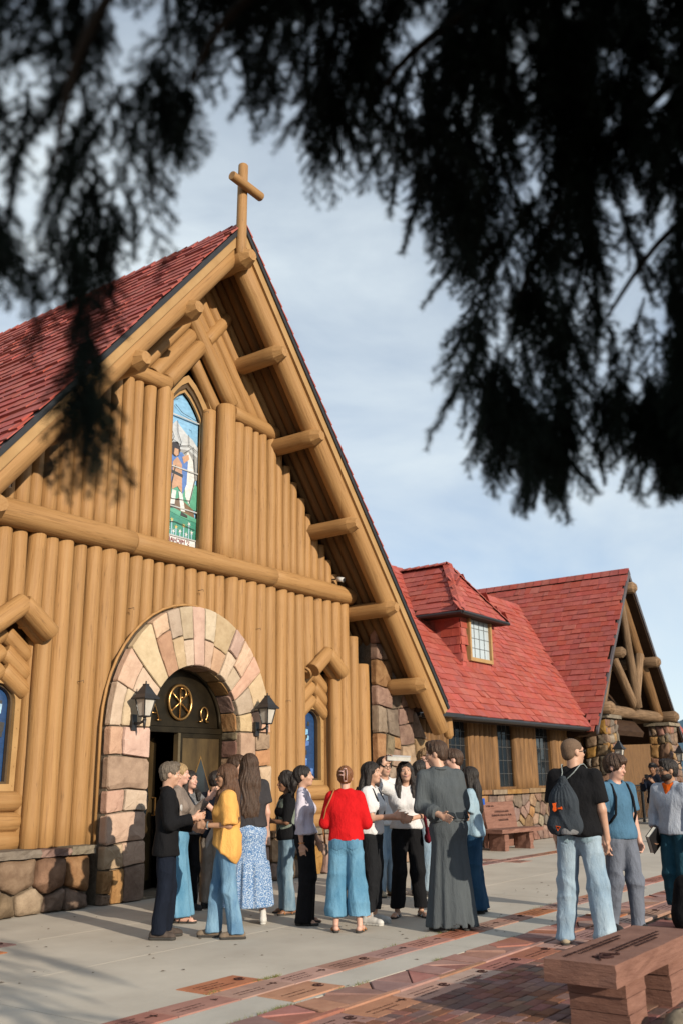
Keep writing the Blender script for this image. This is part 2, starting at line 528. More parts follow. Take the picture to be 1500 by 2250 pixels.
# pieces round the openings: door arch, two low niches, tall window
NL, NR = 7.22, 13.70
WC = 10.34
def rect(x0, x1, z0, z1): b.prism([(x0, z0), (x1, z0), (x1, z1), (x0, z1)], yA, yB_, fY)
def col_to_roof(x0, x1, z0):
    xm = [x0, x1] if not (x0 < X0 < x1) else [x0, X0, x1]
    b.prism([(x0, z0), (x1, z0)]+[(x, zb(x)) for x in xm[::-1]], yA, yB_, fY)
rect(XL, NL-.46, 0, 4.9); rect(NL-.46, NL+.46, 3.55, 4.9); rect(NL-.46, NL+.46, 0, .8); rect(NL+.46, TX0, 0, 4.9)
rect(TX1, NR-.46, 0, 4.9); rect(NR-.46, NR+.46, 3.55, 4.9); rect(NR-.46, NR+.46, 0, .8); rect(NR+.46, XR-.7, 0, 3.0)
b.prism([(TX0, ZS)]+[(TX0, 4.9), (TX1, 4.9), (TX1, ZS)]+arc, yA, yB_, fY)
b.prism([(NR+.46, 3.0), (XR-.7, 3.0), (XR-1.2, zb(XR-1.2)), (14.3, 4.9), (NR+.46, 4.9)], yA, yB_, fY)
col_to_roof(5.4, WC-.56, 4.9); col_to_roof(WC+.56, 14.35, 4.9)
b.prism([(WC-.56, 7.5), (WC, 8.5), (WC+.56, 7.5), (WC+.56, zb(WC+.56)), (X0, zb(X0)), (WC-.56, zb(WC-.56))], yA, yB_, fY)
b.build('gable_wall', TANB, ch)
# long side walls going back and the rear gable
b = MB()
b.box((4.75, 10.62, 0), (4.95, 38, 3.7)); b.box((15.7, 10.62, 0), (15.9, 38, 3.0))
b.prism([(4.95, 0), (15.7, 0), (15.7, 3.4), (X0, 9.9), (4.95, 3.4)], 37.8, 38, fY)
b.build('side_wall', TANB, ch)
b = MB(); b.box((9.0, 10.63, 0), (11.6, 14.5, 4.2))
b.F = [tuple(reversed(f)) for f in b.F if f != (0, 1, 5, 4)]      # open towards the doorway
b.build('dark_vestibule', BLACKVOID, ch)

# --- lower wall logs: edges read off under the beam (x at the log fronts)
lower = [6.45, 6.81, 7.08, 7.32, 7.58, 7.81, 8.06, 8.28, 8.53, 8.81, 9.06, 9.30, 9.55, 9.75, 9.97, 10.18, 10.45, 10.67, 10.86, 11.09, 11.36, 11.58, 11.87, 12.11,
         12.40, 12.67, 12.92, 13.18, 13.47, 13.72, 14.01, 14.27, 14.53, 14.80, 15.14]
for i in range(len(lower)-1):
    x0, x1 = lower[i], lower[i+1]
    x, r = (x0+x1)/2, (x1-x0)/2*.965
    z0, z1 = .74, 4.76
    if x > 14.5: z1 = roof_z(x)-1.05 - (.12 if x > 14.8 else 0)
    dx = abs(x-AC)
    if dx < 1.66: z0 = ZS+math.sqrt(1.55**2-dx**2)*1.08-.1 if dx < 1.5 else .74
    for nc in (NL, NR):
        if abs(x-nc) < .44: z0 = 3.62-abs(x-nc)*.7
    log((x, YL+R_.uniform(-.022, .022), z0), (x+R_.uniform(-.015, .015), YL+R_.uniform(-.022, .022), z1), r*1.03, r*.98, TAN, ch, 'wall_log', 100+i, wob=.045)
# --- upper wall logs
def soffit_z(x): return roof_z(x)-.62
upl = [6.62, 6.85, 7.06, 7.28, 7.47, 7.71, 7.95, 8.13, 8.35, 8.57, 8.77, 8.99, 9.20, 9.44, 9.68]
upr = [10.84, 11.20, 11.49, 11.74, 11.91, 12.13, 12.37, 12.56, 12.78, 12.97, 13.20, 13.38, 13.60, 13.81, 14.01, 14.2, 14.4]
for edges, lo, hi in ((upl, 8.15, 9.62), (upr, 11.2, 12.38)):
    for i in range(len(edges)-1):
        x0, x1 = edges[i], edges[i+1]
        x, r = (x0+x1)/2, (x1-x0)/2*.965
        z1 = soffit_z(x)
        jamb = (edges is upl and i == len(edges)-2) or (edges is upr and i == 0)
        if jamb: z1 = 7.72
        elif lo < x < hi: z1 = 7.50
        yy = YL - (.05 if jamb else 0)
        log((x, yy, 5.02), (x+R_.uniform(-.02, .02), yy, z1), r*1.04, r*.97, TAN, ch, 'wall_log', 300+i+(50 if edges is upr else 0), wob=.045)
# caps on the shoulders and the big cross beam
log((9.66, YL-.07, 7.64), (8.15, YL-.05, 7.60), .125, .13, TAN, ch, 'cap_log', 401)
log((11.16, YL-.07, 7.64), (12.42, YL-.05, 7.58), .125, .135, TAN, ch, 'cap_log', 402, cut=.10)
log((9.02, YL-.10, 4.905), (5.6, YL-.10, 4.90), .17, .20, TAN, ch, 'cross_beam_log', 403, wob=.03)
log((9.026, YL-.10, 4.905), (12.2, YL-.10, 4.905), .172, .165, TAN, ch, 'cross_beam_log', 404, wob=.03)
log((12.206, YL-.10, 4.905), (14.62, YL-.10, 4.905), .168, .165, TAN, ch, 'cross_beam_log', 405, wob=.03, cut=.09)
# crossing logs over the tall window and the rows that follow the two slopes
dR = Vector((1, 0, -SL)).normalized(); dL = Vector((1, 0, SL)).normalized()
pX = Vector((10.42, YL-.06, 8.66))
log(pX - dR*.66, pX + dR*1.16, .125, .14, TAN, ch, 'crossing_log', 410, cut=0)
log(pX - dL*1.22 + Vector((0, .03, 0)), pX - dL*.06 + Vector((0, .03, 0)), .14, .13, TAN, ch, 'crossing_log', 411)
log(pX + dL*.08, pX + dL*1.0, .125, .12, TAN, ch, 'crossing_log', 412)
pR = Vector((SL, 0, 1)).normalized(); pL = Vector((-SL, 0, 1)).normalized()
for k in range(1, 5):                                   # left rows, rising to the right
    c = pX + pL*(.235*k) + Vector((0, .07, 0))
    e = c + dL*(-.02)*1
    # end at the right-slope crossing log
    t1 = 0.02 + .00*k
    L1 = 1.25 + .10*k
    p1 = c + dL*(.0)
    q = c - dL*L1
    if q.z < 7.66: q = c - dL*((c.z-7.66)/dL.z)
    log(q, p1, .125, .12, TAN, ch, 'slope_log', 420+k)
for k in range(1, 5):                                   # right rows
    c = pX + pR*(.225*k) + Vector((0, .07, 0))
    top = min(1.2, ((soffit_z(c.x)-c.z)/(SL+SL)*nrm+.6) if False else 1.1-.02*k)
    a = c - dR*top
    q = c + dR*((c.z-7.66)/(-dR.z))
    log(a, q, .12, .125, TAN, ch, 'slope_log', 430+k)
# inner chevron deeper in the window recess
for s in (1, -1):
    d = Vector((s, 0, -SL)).normalized()
    log(Vector((WC+.03*s, 10.56, 8.42)), Vector((WC+.03*s, 10.56, 8.42)) + d*1.04, .115, .12, TAN, ch, 'chevron_log', 440+s)
    log((WC+.50*s, 10.585, 5.02), (WC+.50*s, 10.585, 7.62), .13, .125, TAN, ch, 'jamb_log', 445+s)

# --- tall stained glass window
win = put('stained_glass_window', None, ch)
def arch_outline(cx, hw, z0, zs, zp, n=5):
    """pointed, slightly curved head"""
    L = [(cx-hw, z0), (cx+hw, z0), (cx+hw, zs)]
    for k in range(1, n):
        t = k/n; L.append((cx+hw*(1-t)**.75*(1), zs+(zp-zs)*(t**.85)))
    L.append((cx, zp))
    for k in range(n-1, 0, -1):
        t = k/n; L.append((cx-hw*(1-t)**.75, zs+(zp-zs)*(t**.85)))
    L.append((cx-hw, zs))
    return L
def ring_frame(parent, o, i, y0, y1, m, name='frame'):
    mb = MB(); n = len(o)
    V = [(u, y0, v) for u, v in o]+[(u, y0, v) for u, v in i]+[(u, y1, v) for u, v in o]+[(u, y1, v) for u, v in i]
    Fc = []
    for k in range(n):
        j = (k+1) % n
        Fc += [(k, j, n+j, n+k), (2*n+k, 3*n+k, 3*n+j, 2*n+j), (n+k, n+j, 3*n+j, 3*n+k), (k, 2*n+k, 2*n+j, j)]
    mb.add(V, Fc)
    return mb.build(name, m, parent)
DK = mat('dark_bronze_frame', (.10, .062, .03), .5, (.07, .045, .022), 6)
ring_frame(win, arch_outline(WC, .62, 5.0, 7.40, 8.12), arch_outline(WC, .48, 5.14, 7.40, 7.99), 10.60, 10.66, TANB)
ring_frame(win, arch_outline(WC, .485, 5.13, 7.40, 7.995), arch_outline(WC, .435, 5.17, 7.39, 7.90), 10.64, 10.69, DK)
ring_frame(win, arch_outline(WC, .44, 5.165, 7.39, 7.905), arch_outline(WC, .405, 5.20, 7.38, 7.83), 10.68, 10.715, TANB)
GZ0, GZS, GZP, GH = 5.19, 7.38, 7.84, .41
def gmat(n, c): return mat('glass_'+n, c, .25, tuple(k*.72 for k in c), 9, (1, 1, 2.5), spec=.6, coat=.3, contrast=(.3, .65))
GC = dict(sky=gmat('sky', (.27, .54, .82)), snow=gmat('snow', (.60, .64, .68)), rock=gmat('rock', (.36, .37, .38)), white=gmat('white', (.78, .80, .80)), blue=gmat('blue', (.12, .24, .58)),
          green=gmat('green', (.13, .42, .29)), dgreen=gmat('dark_green', (.07, .30, .22)), skin=gmat('skin', (.60, .36, .23)), brown=gmat('brown', (.22, .15, .10)), hair=gmat('hair', (.05, .04, .04)), lead=gmat('lead', (.06, .06, .06)),
          yellow=gmat('yellow', (.70, .52, .16)), pale=gmat('pale_blue', (.42, .62, .78)))
def pane(poly, y, m, name='pane', par=None):
    mb = MB(); mb.prism(poly, y-.004, y, fY); return mb.build(name, GC[m], par or win)
def G(u, v): return (WC+(u-.5)*2*GH, GZ0+v*(GZP-GZ0))          # u 0..1 across, v 0..1 up
pane(arch_outline(WC, .41, GZ0, GZS, GZP), 10.76, 'sky')
def gp(pts, layer, m, name='pane'): return pane([G(*p) for p in pts], 10.75-.005*layer, m, name)
gp([(0, .58), (0, .70), (.2, .74), (.38, .80), (.5, .77), (.7, .73), (.85, .71), (1, .67), (1, .55), (.5, .5)], 0, 'snow')
gp([(0, .50), (0, .63), (.25, .61), (.5, .62), (.75, .63), (1, .60), (1, .45), (.5, .42)], 1, 'rock')
gp([(0, .25), (0, .45), (.2, .43), (.55, .40), (.8, .44), (1, .41), (1, .25)], 1.6, 'green')
gp([(.68, .32), (.62, .56), (.72, .62), (.88, .56), (.93, .42), (.80, .27)], 2, 'white', 'wing_pane')
gp([(.05, .36), (.03, .5), (.12, .60), (.2, .52), (.16, .36)], 2, 'white', 'wing_pane')
gp([(.2, .40), (.12, .54), (.25, .58), (.55, .60), (.72, .55), (.70, .40), (.6, .33), (.5, .42), (.33, .42), (.25, .33)], 3, 'blue')
gp([(.3, .34), (.30, .52), (.42, .56), (.55, .52), (.58, .33), (.45, .37)], 4, 'skin')
gp([(.28, .445), (.28, .465), (.58, .455), (.58, .435)], 4.6, 'lead')
gp([(.55, .57), (.72, .60), (.75, .57), (.6, .53)], 4, 'skin')
gp([(.24, .57), (.27, .645), (.42, .66), (.5, .61), (.44, .565), (.34, .555)], 4, 'hair')
gp([(.31, .57), (.33, .61), (.43, .61), (.44, .575), (.38, .56)], 5, 'skin')
gp([(.26, .24), (.31, .34), (.42, .34), (.38, .24)], 4, 'white'); gp([(.56, .22), (.48, .34), (.58, .34), (.68, .22)], 4, 'white')
gp([(.12, .21), (.14, .24), (.38, .25), (.4, .23)], 5, 'lead'); gp([(.55, .19), (.57, .215), (.74, .2), (.74, .185)], 5, 'lead')
gp([(.15, .24), (.5, .30), (.9, .25), (.95, .20), (.3, .22)], 3.3, 'brown')
gp([(.18, .25), (.36, .50), (.385, .50), (.205, .25)], 5, 'lead')
gp([(0, .05), (0, .235), (.4, .21), (1, .195), (1, .05)], 2.5, 'dgreen')
gp([(0, .215), (0, .235), (.4, .225), (1, .195), (1, .17), (.6, .18)], 3.5, 'green')
gp([(0, .0), (0, .05), (1, .05), (1, .0)], 3, 'white')
for (u, v) in ((.12, .12), (.33, .15), (.45, .11), (.38, .08), (.66, .13), (.8, .15), (.88, .10), (.73, .08), (.25, .09), (.08, .17), (.56, .09)):
    st = [(u+(.055 if k % 2 == 0 else .018)*math.cos(k*math.pi/5+u*9), v+(.0165 if k % 2 == 0 else .0055)*math.sin(k*math.pi/5+u*9)) for k in range(10)]
    gp(st, 4, 'white' if (int(u*100) % 3) else 'yellow', 'flower_pane')
    gp([(u-.012, .055), (u-.012, v), (u+.012, v), (u+.012, .055)], 3.6, 'pale', 'stem_pane')
for v in (.83, .49, .235, .052):                                 # bars
    mb = MB(); mb.box((WC-.41, 10.715, GZ0+v*(GZP-GZ0)-.011), (WC+.41, 10.722, GZ0+v*(GZP-GZ0)+.011)); mb.build('glazing_bar', mat('pale_bar', (.55, .56, .56), .5), win)
lead = MB()
for line in ([(.38, .80), (.4, .72), (.5, .66), (.46, .62)], [(0, .66), (.3, .66), (.5, .64), (.75, .66), (1, .63)], [(.3, .9), (.5, .86), (1, .84)], [(0, .9), (.4, .95)], [(.6, .6), (.85, .66), (.9, .5)], [(.1, .3), (.3, .28), (.8, .3)], [(.86, .58), (.92, .45), (.78, .28)], [(.05, .12), (.4, .14), (.95, .12)], [(.2, .74), (.3, .68), (.2, .62)], [(.7, .73), (.72, .66)]):
    lead.tube([(G(*p)[0], 10.716, G(*p)[1]) for p in line], .005, 5)
lead.build('lead_lines', GC['lead'], win)
tm = text_mesh('S\u1d57 MICHAEL', .105, mat('red_lettering', (.30, .05, .06), .5))
put('lettering', tm, win, Matrix.Translation((WC, 10.722, GZ0+.065)) @ Matrix.Rotation(math.pi/2, 4, 'X') @ Matrix.Scale(-1, 4, (1, 0, 0)))

# --- low niches with narrow windows
def niche(c, seed):
    h = Vector((0, 10.36, 0))
    for s in (1, -1):
        d = Vector((s, 0, -.78)).normalized()
        a = Vector((c+.015*s, 10.24, 3.73))
        log(a - d*.04, a+d*.55, .13, .135, TAN, ch, 'chevron_log', seed+s)
        a2 = Vector((c+.015*s, 10.40, 3.69)); log(a2, a2+d*.56, .12, .12, TAN, ch, 'chevron_log', seed+20+s)
        for k, z in enumerate((3.40, 3.17, 2.94)):
            a = Vector((c+.012*s, 10.62, z)); dd = Vector((s, 0, -.75)).normalized()
            log(a, a+dd*.46, .12, .12, TAN, ch, 'chevron_log', seed+4+k*2+s)
        log((c+.46*s, 10.585, .80), (c+.46*s, 10.585, 3.42), .135, .13, TAN, ch, 'jamb_log', seed+14+s)
    for k, z in enumerate((1.31, 1.06, .84)):
        log((c-.40, 10.585, z), (c+.40, 10.585, z), .13, .125, TAN, ch, 'sill_log', seed+18+k)
    mb = MB(); mb.box((c-.46, 10.76, .6), (c+.46, 10.84, 3.6)); mb.build('recess_wall', TANB, ch)
    w = put('narrow_window', None, ch)
    def al(hw, z0, zs, zp):
        n = 6
        L = [(c-hw, z0), (c+hw, z0)] + [(c+hw*math.cos(math.pi*k/(2*n)), zs+(zp-zs)*math.sin(math.pi*k/(2*n))) for k in range(n)]
        L += [(c, zp)] + [(c-hw*math.cos(math.pi*k/(2*n)), zs+(zp-zs)*math.sin(math.pi*k/(2*n))) for k in range(n-1, -1, -1)]
        return L
    ring_frame(w, al(.35, 1.42, 2.52, 2.86), al(.25, 1.52, 2.52, 2.76), 10.60, 10.68, TANB)
    ring_frame(w, al(.255, 1.515, 2.52, 2.765), al(.22, 1.55, 2.52, 2.73), 10.66, 10.72, DK)
    mb = MB(); mb.prism(al(.23, 1.54, 2.52, 2.74), 10.735, 10.75, fY); mb.build('pane', gmat('deep_blue', (.025, .07, .19)), w)
    rr = random.Random(seed)
    for k in range(16):
        u, v = c+rr.uniform(-.16, .16), rr.uniform(1.62, 2.55)
        s_ = rr.uniform(.03, .06)
        pane([(u-s_, v-s_*1.3), (u+s_*.8, v-s_), (u+s_, v+s_), (u-s_*.7, v+s_*1.3)], 10.733-.0005*k, rr.choice(['sky', 'blue', 'lead', 'blue', 'lead', 'pale']), 'pane', w)
    for k in range(14):                                       # bolt heads on the frame
        t = k/13
        for s in (1, -1):
            z = 1.5+t*1.02
            if k % 3 == 0:
                mb = MB(); mb.tube([(c+.30*s, 10.604, z), (c+.30*s, 10.592, z)], .011, 6); mb.build('bolt', TANB, w)
niche(NL, 500); niche(NR, 540)

# --- little coat hooks and cable stubs screwed into the logs
for (x, y) in ((440, 1297), (287, 1337), (566, 1382), (266, 985), (176, 1497), (632, 1540), (694, 1318), (452, 905)):
    p = px_Y(x, y, 10.27)
    mb = MB(); mb.tube([(p[0], 10.31, p[2]), (p[0], 10.25, p[2]), (p[0]+.03, 10.23, p[2]+.015), (p[0]+.035, 10.23, p[2]-.02)], .006, 5)
    mb.build('hook', GREYLOG, ch)

# --- stone arch and doorway
arch = put('stone_arch', None, ch)
ra = random.Random(21)
YS = 10.10
def fA(u, v, d): return (u, YS-d, v)
RO = 1.665
mb = MB()
prof = [(AC-RO+.03, 0), (AC-RO+.03, ZS)] + [(AC-(RO-.04)*math.cos(math.pi*k/20), ZS+(RO*1.10)*math.sin(math.pi*k/20)) for k in range(1, 20)] + [(AC+RO-.03, ZS), (AC+RO-.03, 0)]
inn = [(TX1+.02, 0), (TX1+.02, ZS)] + [(AC+(AR+.02)*math.cos(math.pi*k/20), ZS+(AR+.02)*math.sin(math.pi*k/20)) for k in range(1, 20)] + [(TX0-.02, ZS), (TX0-.02, 0)]
op, ip = prof, inn[::-1]
n = len(op)
V = [(u, YS+.03, v) for u, v in op]+[(u, YS+.03, v) for u, v in ip]+[(u, 10.52, v) for u, v in op]+[(u, 10.62, v) for u, v in ip]
Fc = []
for k in range(n-1):
    Fc += [(k, k+1, n+k+1, n+k), (k, 2*n+k, 2*n+k+1, k+1), (n+k, n+k+1, 3*n+k+1, 3*n+k)]
mb.add(V, Fc); mb.build('mortar_core', MORTAR, arch)
LIGHT = [GRANITE[0], GRANITE[1], GRANITE[0], GRANITE[1], GRANITE[0], GRANITE[1], GRANITE[3]]
angs = [0, 15, 30, 40, 52, 63, 75, 84, 96, 106, 117, 131, 145, 160, 180]
jit = [0]+[math.radians(ra.uniform(-4.5, 4.5)) for _ in angs[1:-1]]+[0]
for i in range(len(angs)-1):
    A0, A1, j0, j1 = math.radians(angs[i]), math.radians(angs[i+1]), jit[i], jit[i+1]
    def pol(r0, r1):
        def g0(r): return A0+j0*(r-AR)/(RO-AR)
        def g1(r): return A1+j1*(r-AR)/(RO-AR)
        def P(r, a): return (AC+r*math.cos(a), ZS+r*(1+.105*max(0, (r-1.0)/.66))*math.sin(a))
        m0, m1, rm = (g0(r0)+g1(r0))/2, (g0(r1)+g1(r1))/2, (r0+r1)/2
        w_ = ra.uniform(-.03, .03)
        return [P(r0, g0(r0)), P(r0, m0), P(r0, g1(r0)), P(rm, g1(rm)), P(r1, g1(r1)), P(r1, m1), P(r1, g0(r1)), P(rm, g0(rm))]
    cuts = [AR, RO] if i in (2, 7, 11) else [AR, ra.uniform(1.22, 1.48), RO]
    for r0, r1 in zip(cuts[:-1], cuts[1:]):
        put('voussoir_stone', stone_mesh(pol(r0, r1), .10, .03*ra.uniform(.6, 1.4), .008, ra, fA, ra.choice(LIGHT), 'voussoir_stone', rag=.015, npts=16), arch)
for x0, x1 in ((AC-RO, TX0), (TX1, AC+RO)):
    for p in ashlar([(x0, 0), (x1, 0), (x1, ZS), (x0, ZS)], x0-.03, x1+.03, -.02, ZS+.02, .60, ra, .025):
        low = min(q[1] for q in p) < .3
        put('pier_stone', stone_mesh(p, .10, .045*ra.uniform(.7, 1.4), .009, ra, fA, ra.choice([GRANITE[3], GRANITE_D[3], GRANITE[2]] if low else [GRANITE[0], GRANITE[1], GRANITE[3], GRANITE[0], GRANITE[2]]), 'pier_stone'), arch)
# reveal stones on the inside of the arch and of the piers
for k in range(10):
    a0, a1 = math.pi*k/10, math.pi*(k+1)/10
    f = lambda u, v, d: (AC+(AR-d)*math.cos(u), v, ZS+(AR-d)*math.sin(u))
    put('reveal_stone', stone_mesh([(a0, YS+.06), (a1, YS+.06), (a1, YS+.45), (a0, YS+.45)], .06, .018, .01, ra, f, ra.choice(GRANITE_D), 'reveal_stone', npts=12), arch)
for xs, s in ((TX0, 1), (TX1, -1)):
    zz = 0
    while zz < ZS-.1:
        z2 = min(ZS, zz+ra.uniform(.24, .4))
        f = lambda u, v, d: (xs+s*d, u, v)
        put('reveal_stone', stone_mesh([(YS+.05, zz), (YS+.46, zz), (YS+.46, z2), (YS+.05, z2)], .06, .02, .012, ra, f, ra.choice(GRANITE_D), 'reveal_stone', npts=12), arch)
        zz = z2
# tan strip scribed round the arch
mb = MB(); pts = [(AC+(RO+.03)*math.cos(a), YS+.14, ZS+(RO*1.105+.03)*math.sin(a)) for a in [math.pi*k/24 for k in range(25)]]
pts = [(pts[0][0], pts[0][1], .75)]+pts+[(pts[-1][0], pts[-1][1], .75)]
mb.tube(pts, .02, 8); mb.build('arch_trim', TAN, arch, smooth=True)

# --- bronze doors
YD = 10.50
door = put('bronze_doorway', None, ch)
mb = MB(); mb.prism([(TX0, ZS+.06)]+[(TX1, ZS+.06)]+[(AC+AR*math.cos(a), ZS+.05+AR*math.sin(a)) for a in [math.pi*k/18 for k in range(1, 18)]], YD, YD+.05, fY); mb.build('tympanum_panel', BRONZE, door)
mb = MB(); mb.box((TX0, YD-.05, ZS-.03), (TX1, YD+.06, ZS+.05)); mb.build('transom', BRONZE, door)
mb = MB(); pts = [(AC+(AR-.05)*math.cos(a), YD-.02, ZS+.05+(AR-.05)*math.sin(a)) for a in [math.pi*k/24 for k in range(25)]]; mb.tube(pts, .035, 6); mb.build('arch_moulding', BRONZE, door, smooth=True)
CZ = 2.68
em = MB()
em.tube([(AC+.235*math.cos(2*math.pi*k/28), YD-.03, CZ+.255*math.sin(2*math.pi*k/28)) for k in range(28)], .022, 8, closed=True)
em.tube([(AC, YD-.03, CZ-.235), (AC, YD-.03, CZ+.205)], .017, 6)
em.tube([(AC-.18, YD-.03, CZ-.14), (AC+.18, YD-.03, CZ+.14)], .015, 6)
em.tube([(AC+.18, YD-.03, CZ-.14), (AC-.18, YD-.03, CZ+.14)], .015, 6)
em.tube([(AC, YD-.03, CZ+.205)]+[(AC+.055+.062*math.cos(a), YD-.03, CZ+.138+.068*math.sin(a)) for a in [math.pi*(.5-1.0*k/9) for k in range(10)]]+[(AC+.01, YD-.03, CZ+.07)], .014, 6)
em.build('gold_monogram', GOLD, door, smooth=True)
em = MB(); ox = AC+.52; oz = 2.51
em.tube([(ox-.10, YD-.03, oz-.1), (ox-.045, YD-.03, oz-.1)]+[(ox+.075*math.cos(a), YD-.03, oz+.02+.10*math.sin(a)) for a in [math.radians(235-290*k/16) for k in range(17)]]+[(ox+.045, YD-.03, oz-.1), (ox+.10, YD-.03, oz-.1)], .014, 6)
em.build('gold_omega', GOLD, door, smooth=True)
em = MB(); ax_ = AC-.52
em.tube([(ax_-.10, YD-.03, oz-.11), (ax_, YD-.03, oz+.12), (ax_+.10, YD-.03, oz-.11)], .014, 6); em.tube([(ax_-.055, YD-.03, oz-.01), (ax_+.055, YD-.03, oz-.01)], .012, 6); em.tube([(ax_+.06, YD-.03, oz-.11), (ax_+.14, YD-.03, oz-.11)], .012, 6)
em.build('gold_alpha', GOLD, door, smooth=True)
BR2 = mat('worn_bronze', (.19, .125, .055), .42, (.075, .05, .026), 2.2, (2, 2, .6), metal=.6, spec=.5)
def leaf(hx, s, ang, nm):
    """door leaf hinged at hx reaching to s*width"""
    W = (TX1-TX0)/2-.012
    M = Matrix.Translation((hx, YD+.005, 0)) @ Matrix.Rotation(ang, 4, 'Z')
    mb = MB(); mb.box((min(0, s*W), -.03, .02), (max(0, s*W), .03, ZS-.035)); d = mb.build(nm, BR2, door, M=M)
    fr = MB()
    for (x0, x1, z0, z1) in ((0, .06, .02, ZS-.036), (W-.06, W, .02, ZS-.036), (.06, W-.06, ZS-.10, ZS-.036), (.06, W-.06, .02, .16)):
        fr.box((min(s*x0, s*x1), -.045, z0), (max(s*x0, s*x1), -.028, z1))
    put('door_frame', new_mesh('door_frame', fr.V, fr.F, BRONZE), door, M)
    cx, cz = s*W*.5, 1.28
    for k, (hw, hh, m, yo) in enumerate(((.27, .62, GOLD, -.034), (.25, .575, DARKGLASS, -.038))):
        q = MB(); q.prism([(cx-hw, cz), (cx, cz-hh), (cx+hw, cz), (cx, cz+hh)], yo-.004, yo, fY)
        put('diamond_pane' if k else 'diamond_trim', new_mesh('diamond', q.V, q.F, m), door, M)
    q = MB(); q.tube([(s*(W-.1), -.05, 1.05), (s*(W-.1), -.10, 1.05), (s*(W-.1), -.10, 1.3), (s*(W-.1), -.05, 1.3)], .012, 6)
    put('door_handle', new_mesh('door_handle', q.V, q.F, GOLD), door, M)
leaf(TX1-.005, -1, math.radians(0), 'door_leaf')
leaf(TX0+.005, 1, math.radians(26), 'door_leaf')
mb = MB(); mb.box((AC-.035, YD-.05, .02), (AC+.012, YD+.045, ZS-.035)); mb.build('meeting_post', mat('light_bronze', (.22, .17, .10), .4, metal=.6), door)
mb = MB(); mb.box((TX0-.05, YS+.05, .0), (TX1+.05, 10.9, .035)); mb.build('threshold', MORTAR, ch)

# --- boulder base left and right of the door
base = put('boulder_base', None, ch)
rb = random.Random(9)
def fB(u, v, d): return (u, 10.18-d, v)
def mortar_box(par, lo, hi): mb = MB(); mb.box(lo, hi); return mb.build('mortar_core', MORTAR, par)
mortar_box(base, (4.6, 10.22, 0), (8.47, 10.5, .70)); mortar_box(base, (11.97, 10.22, 0), (15.0, 10.5, .70))
sd = [(5.4, .2), (5.3, .55), (6.0, .30), (6.25, .62), (6.75, .48), (6.95, .12), (7.40, .46), (7.55, .10), (7.85, .42), (7.98, .08), (8.13, .08), (8.25, .42), (6.3, .12), (7.2, .05)]
masonry(base, [(4.7, 0), (8.44, 0), (8.44, .66), (4.7, .66)], sd, fB, [GRANITE_D[0], GRANITE_D[3], GRANITE_D[1], GRANITE_D[0]], rb, depth=.12, bulge=.12, joint=.012, aniso=1.1, name='boulder', npts=18, smooth=True)
masonry(base, [(12.0, 0), (15.0, 0), (15.0, .66), (12.0, .66)], seeds_in(12, 15, 0, .66, .45, .33, rb), fB, GRANITE_D, rb, depth=.12, bulge=.08, joint=.012, name='boulder')
for x0, x1 in ((4.7, 5.9), (5.9, 6.9), (6.9, 7.62), (7.62, 8.08), (8.08, 8.47), (11.97, 12.9), (12.9, 13.8), (13.8, 14.9)):
    V, Fc = rough_block(x0+.006, x1-.006, 10.06, 10.5, .655, .735+rb.uniform(-.01, .02), rb, .018, 7, 3, 2)
    put('ledge_stone', new_mesh('ledge_stone', V, Fc, rb.choice(GRANITE_D[:3])), base)

# --- stone buttress under the right eave
but = put('stone_buttress', None, ch)
def fC(u, v, d): return (u, 10.14-d, v)
bx = [(15.06, 0), (17.9, 0), (17.6, .9), (17.25, 1.8), (16.75, 2.45), (15.95, 3.55), (15.5, 4.15), (15.06, 4.4)]
mb = MB(); mb.prism([(15.22, 0), (17.85, 0), (17.2, 1.8), (15.9, 3.5), (15.22, 4.25)], 10.18, 11.3, fY); mb.build('mortar_core', MORTAR, but)
rc = random.Random(31)
BST = [GRANITE_D[0], GRANITE_D[3], GRANITE[2], GRANITE_D[2], GRANITE_D[1], GRANITE[2], GRANITE_D[3]]
for p in ashlar(bx, 15.0, 18.0, -.05, 4.5, .56, rc, .04):
    put('stone', stone_mesh(p, .1, .05*rc.uniform(.6, 1.4), .009, rc, fC, rc.choice(BST), 'stone'), but)
def fCs(u, v, d): return (15.06-d*.5, u, v)

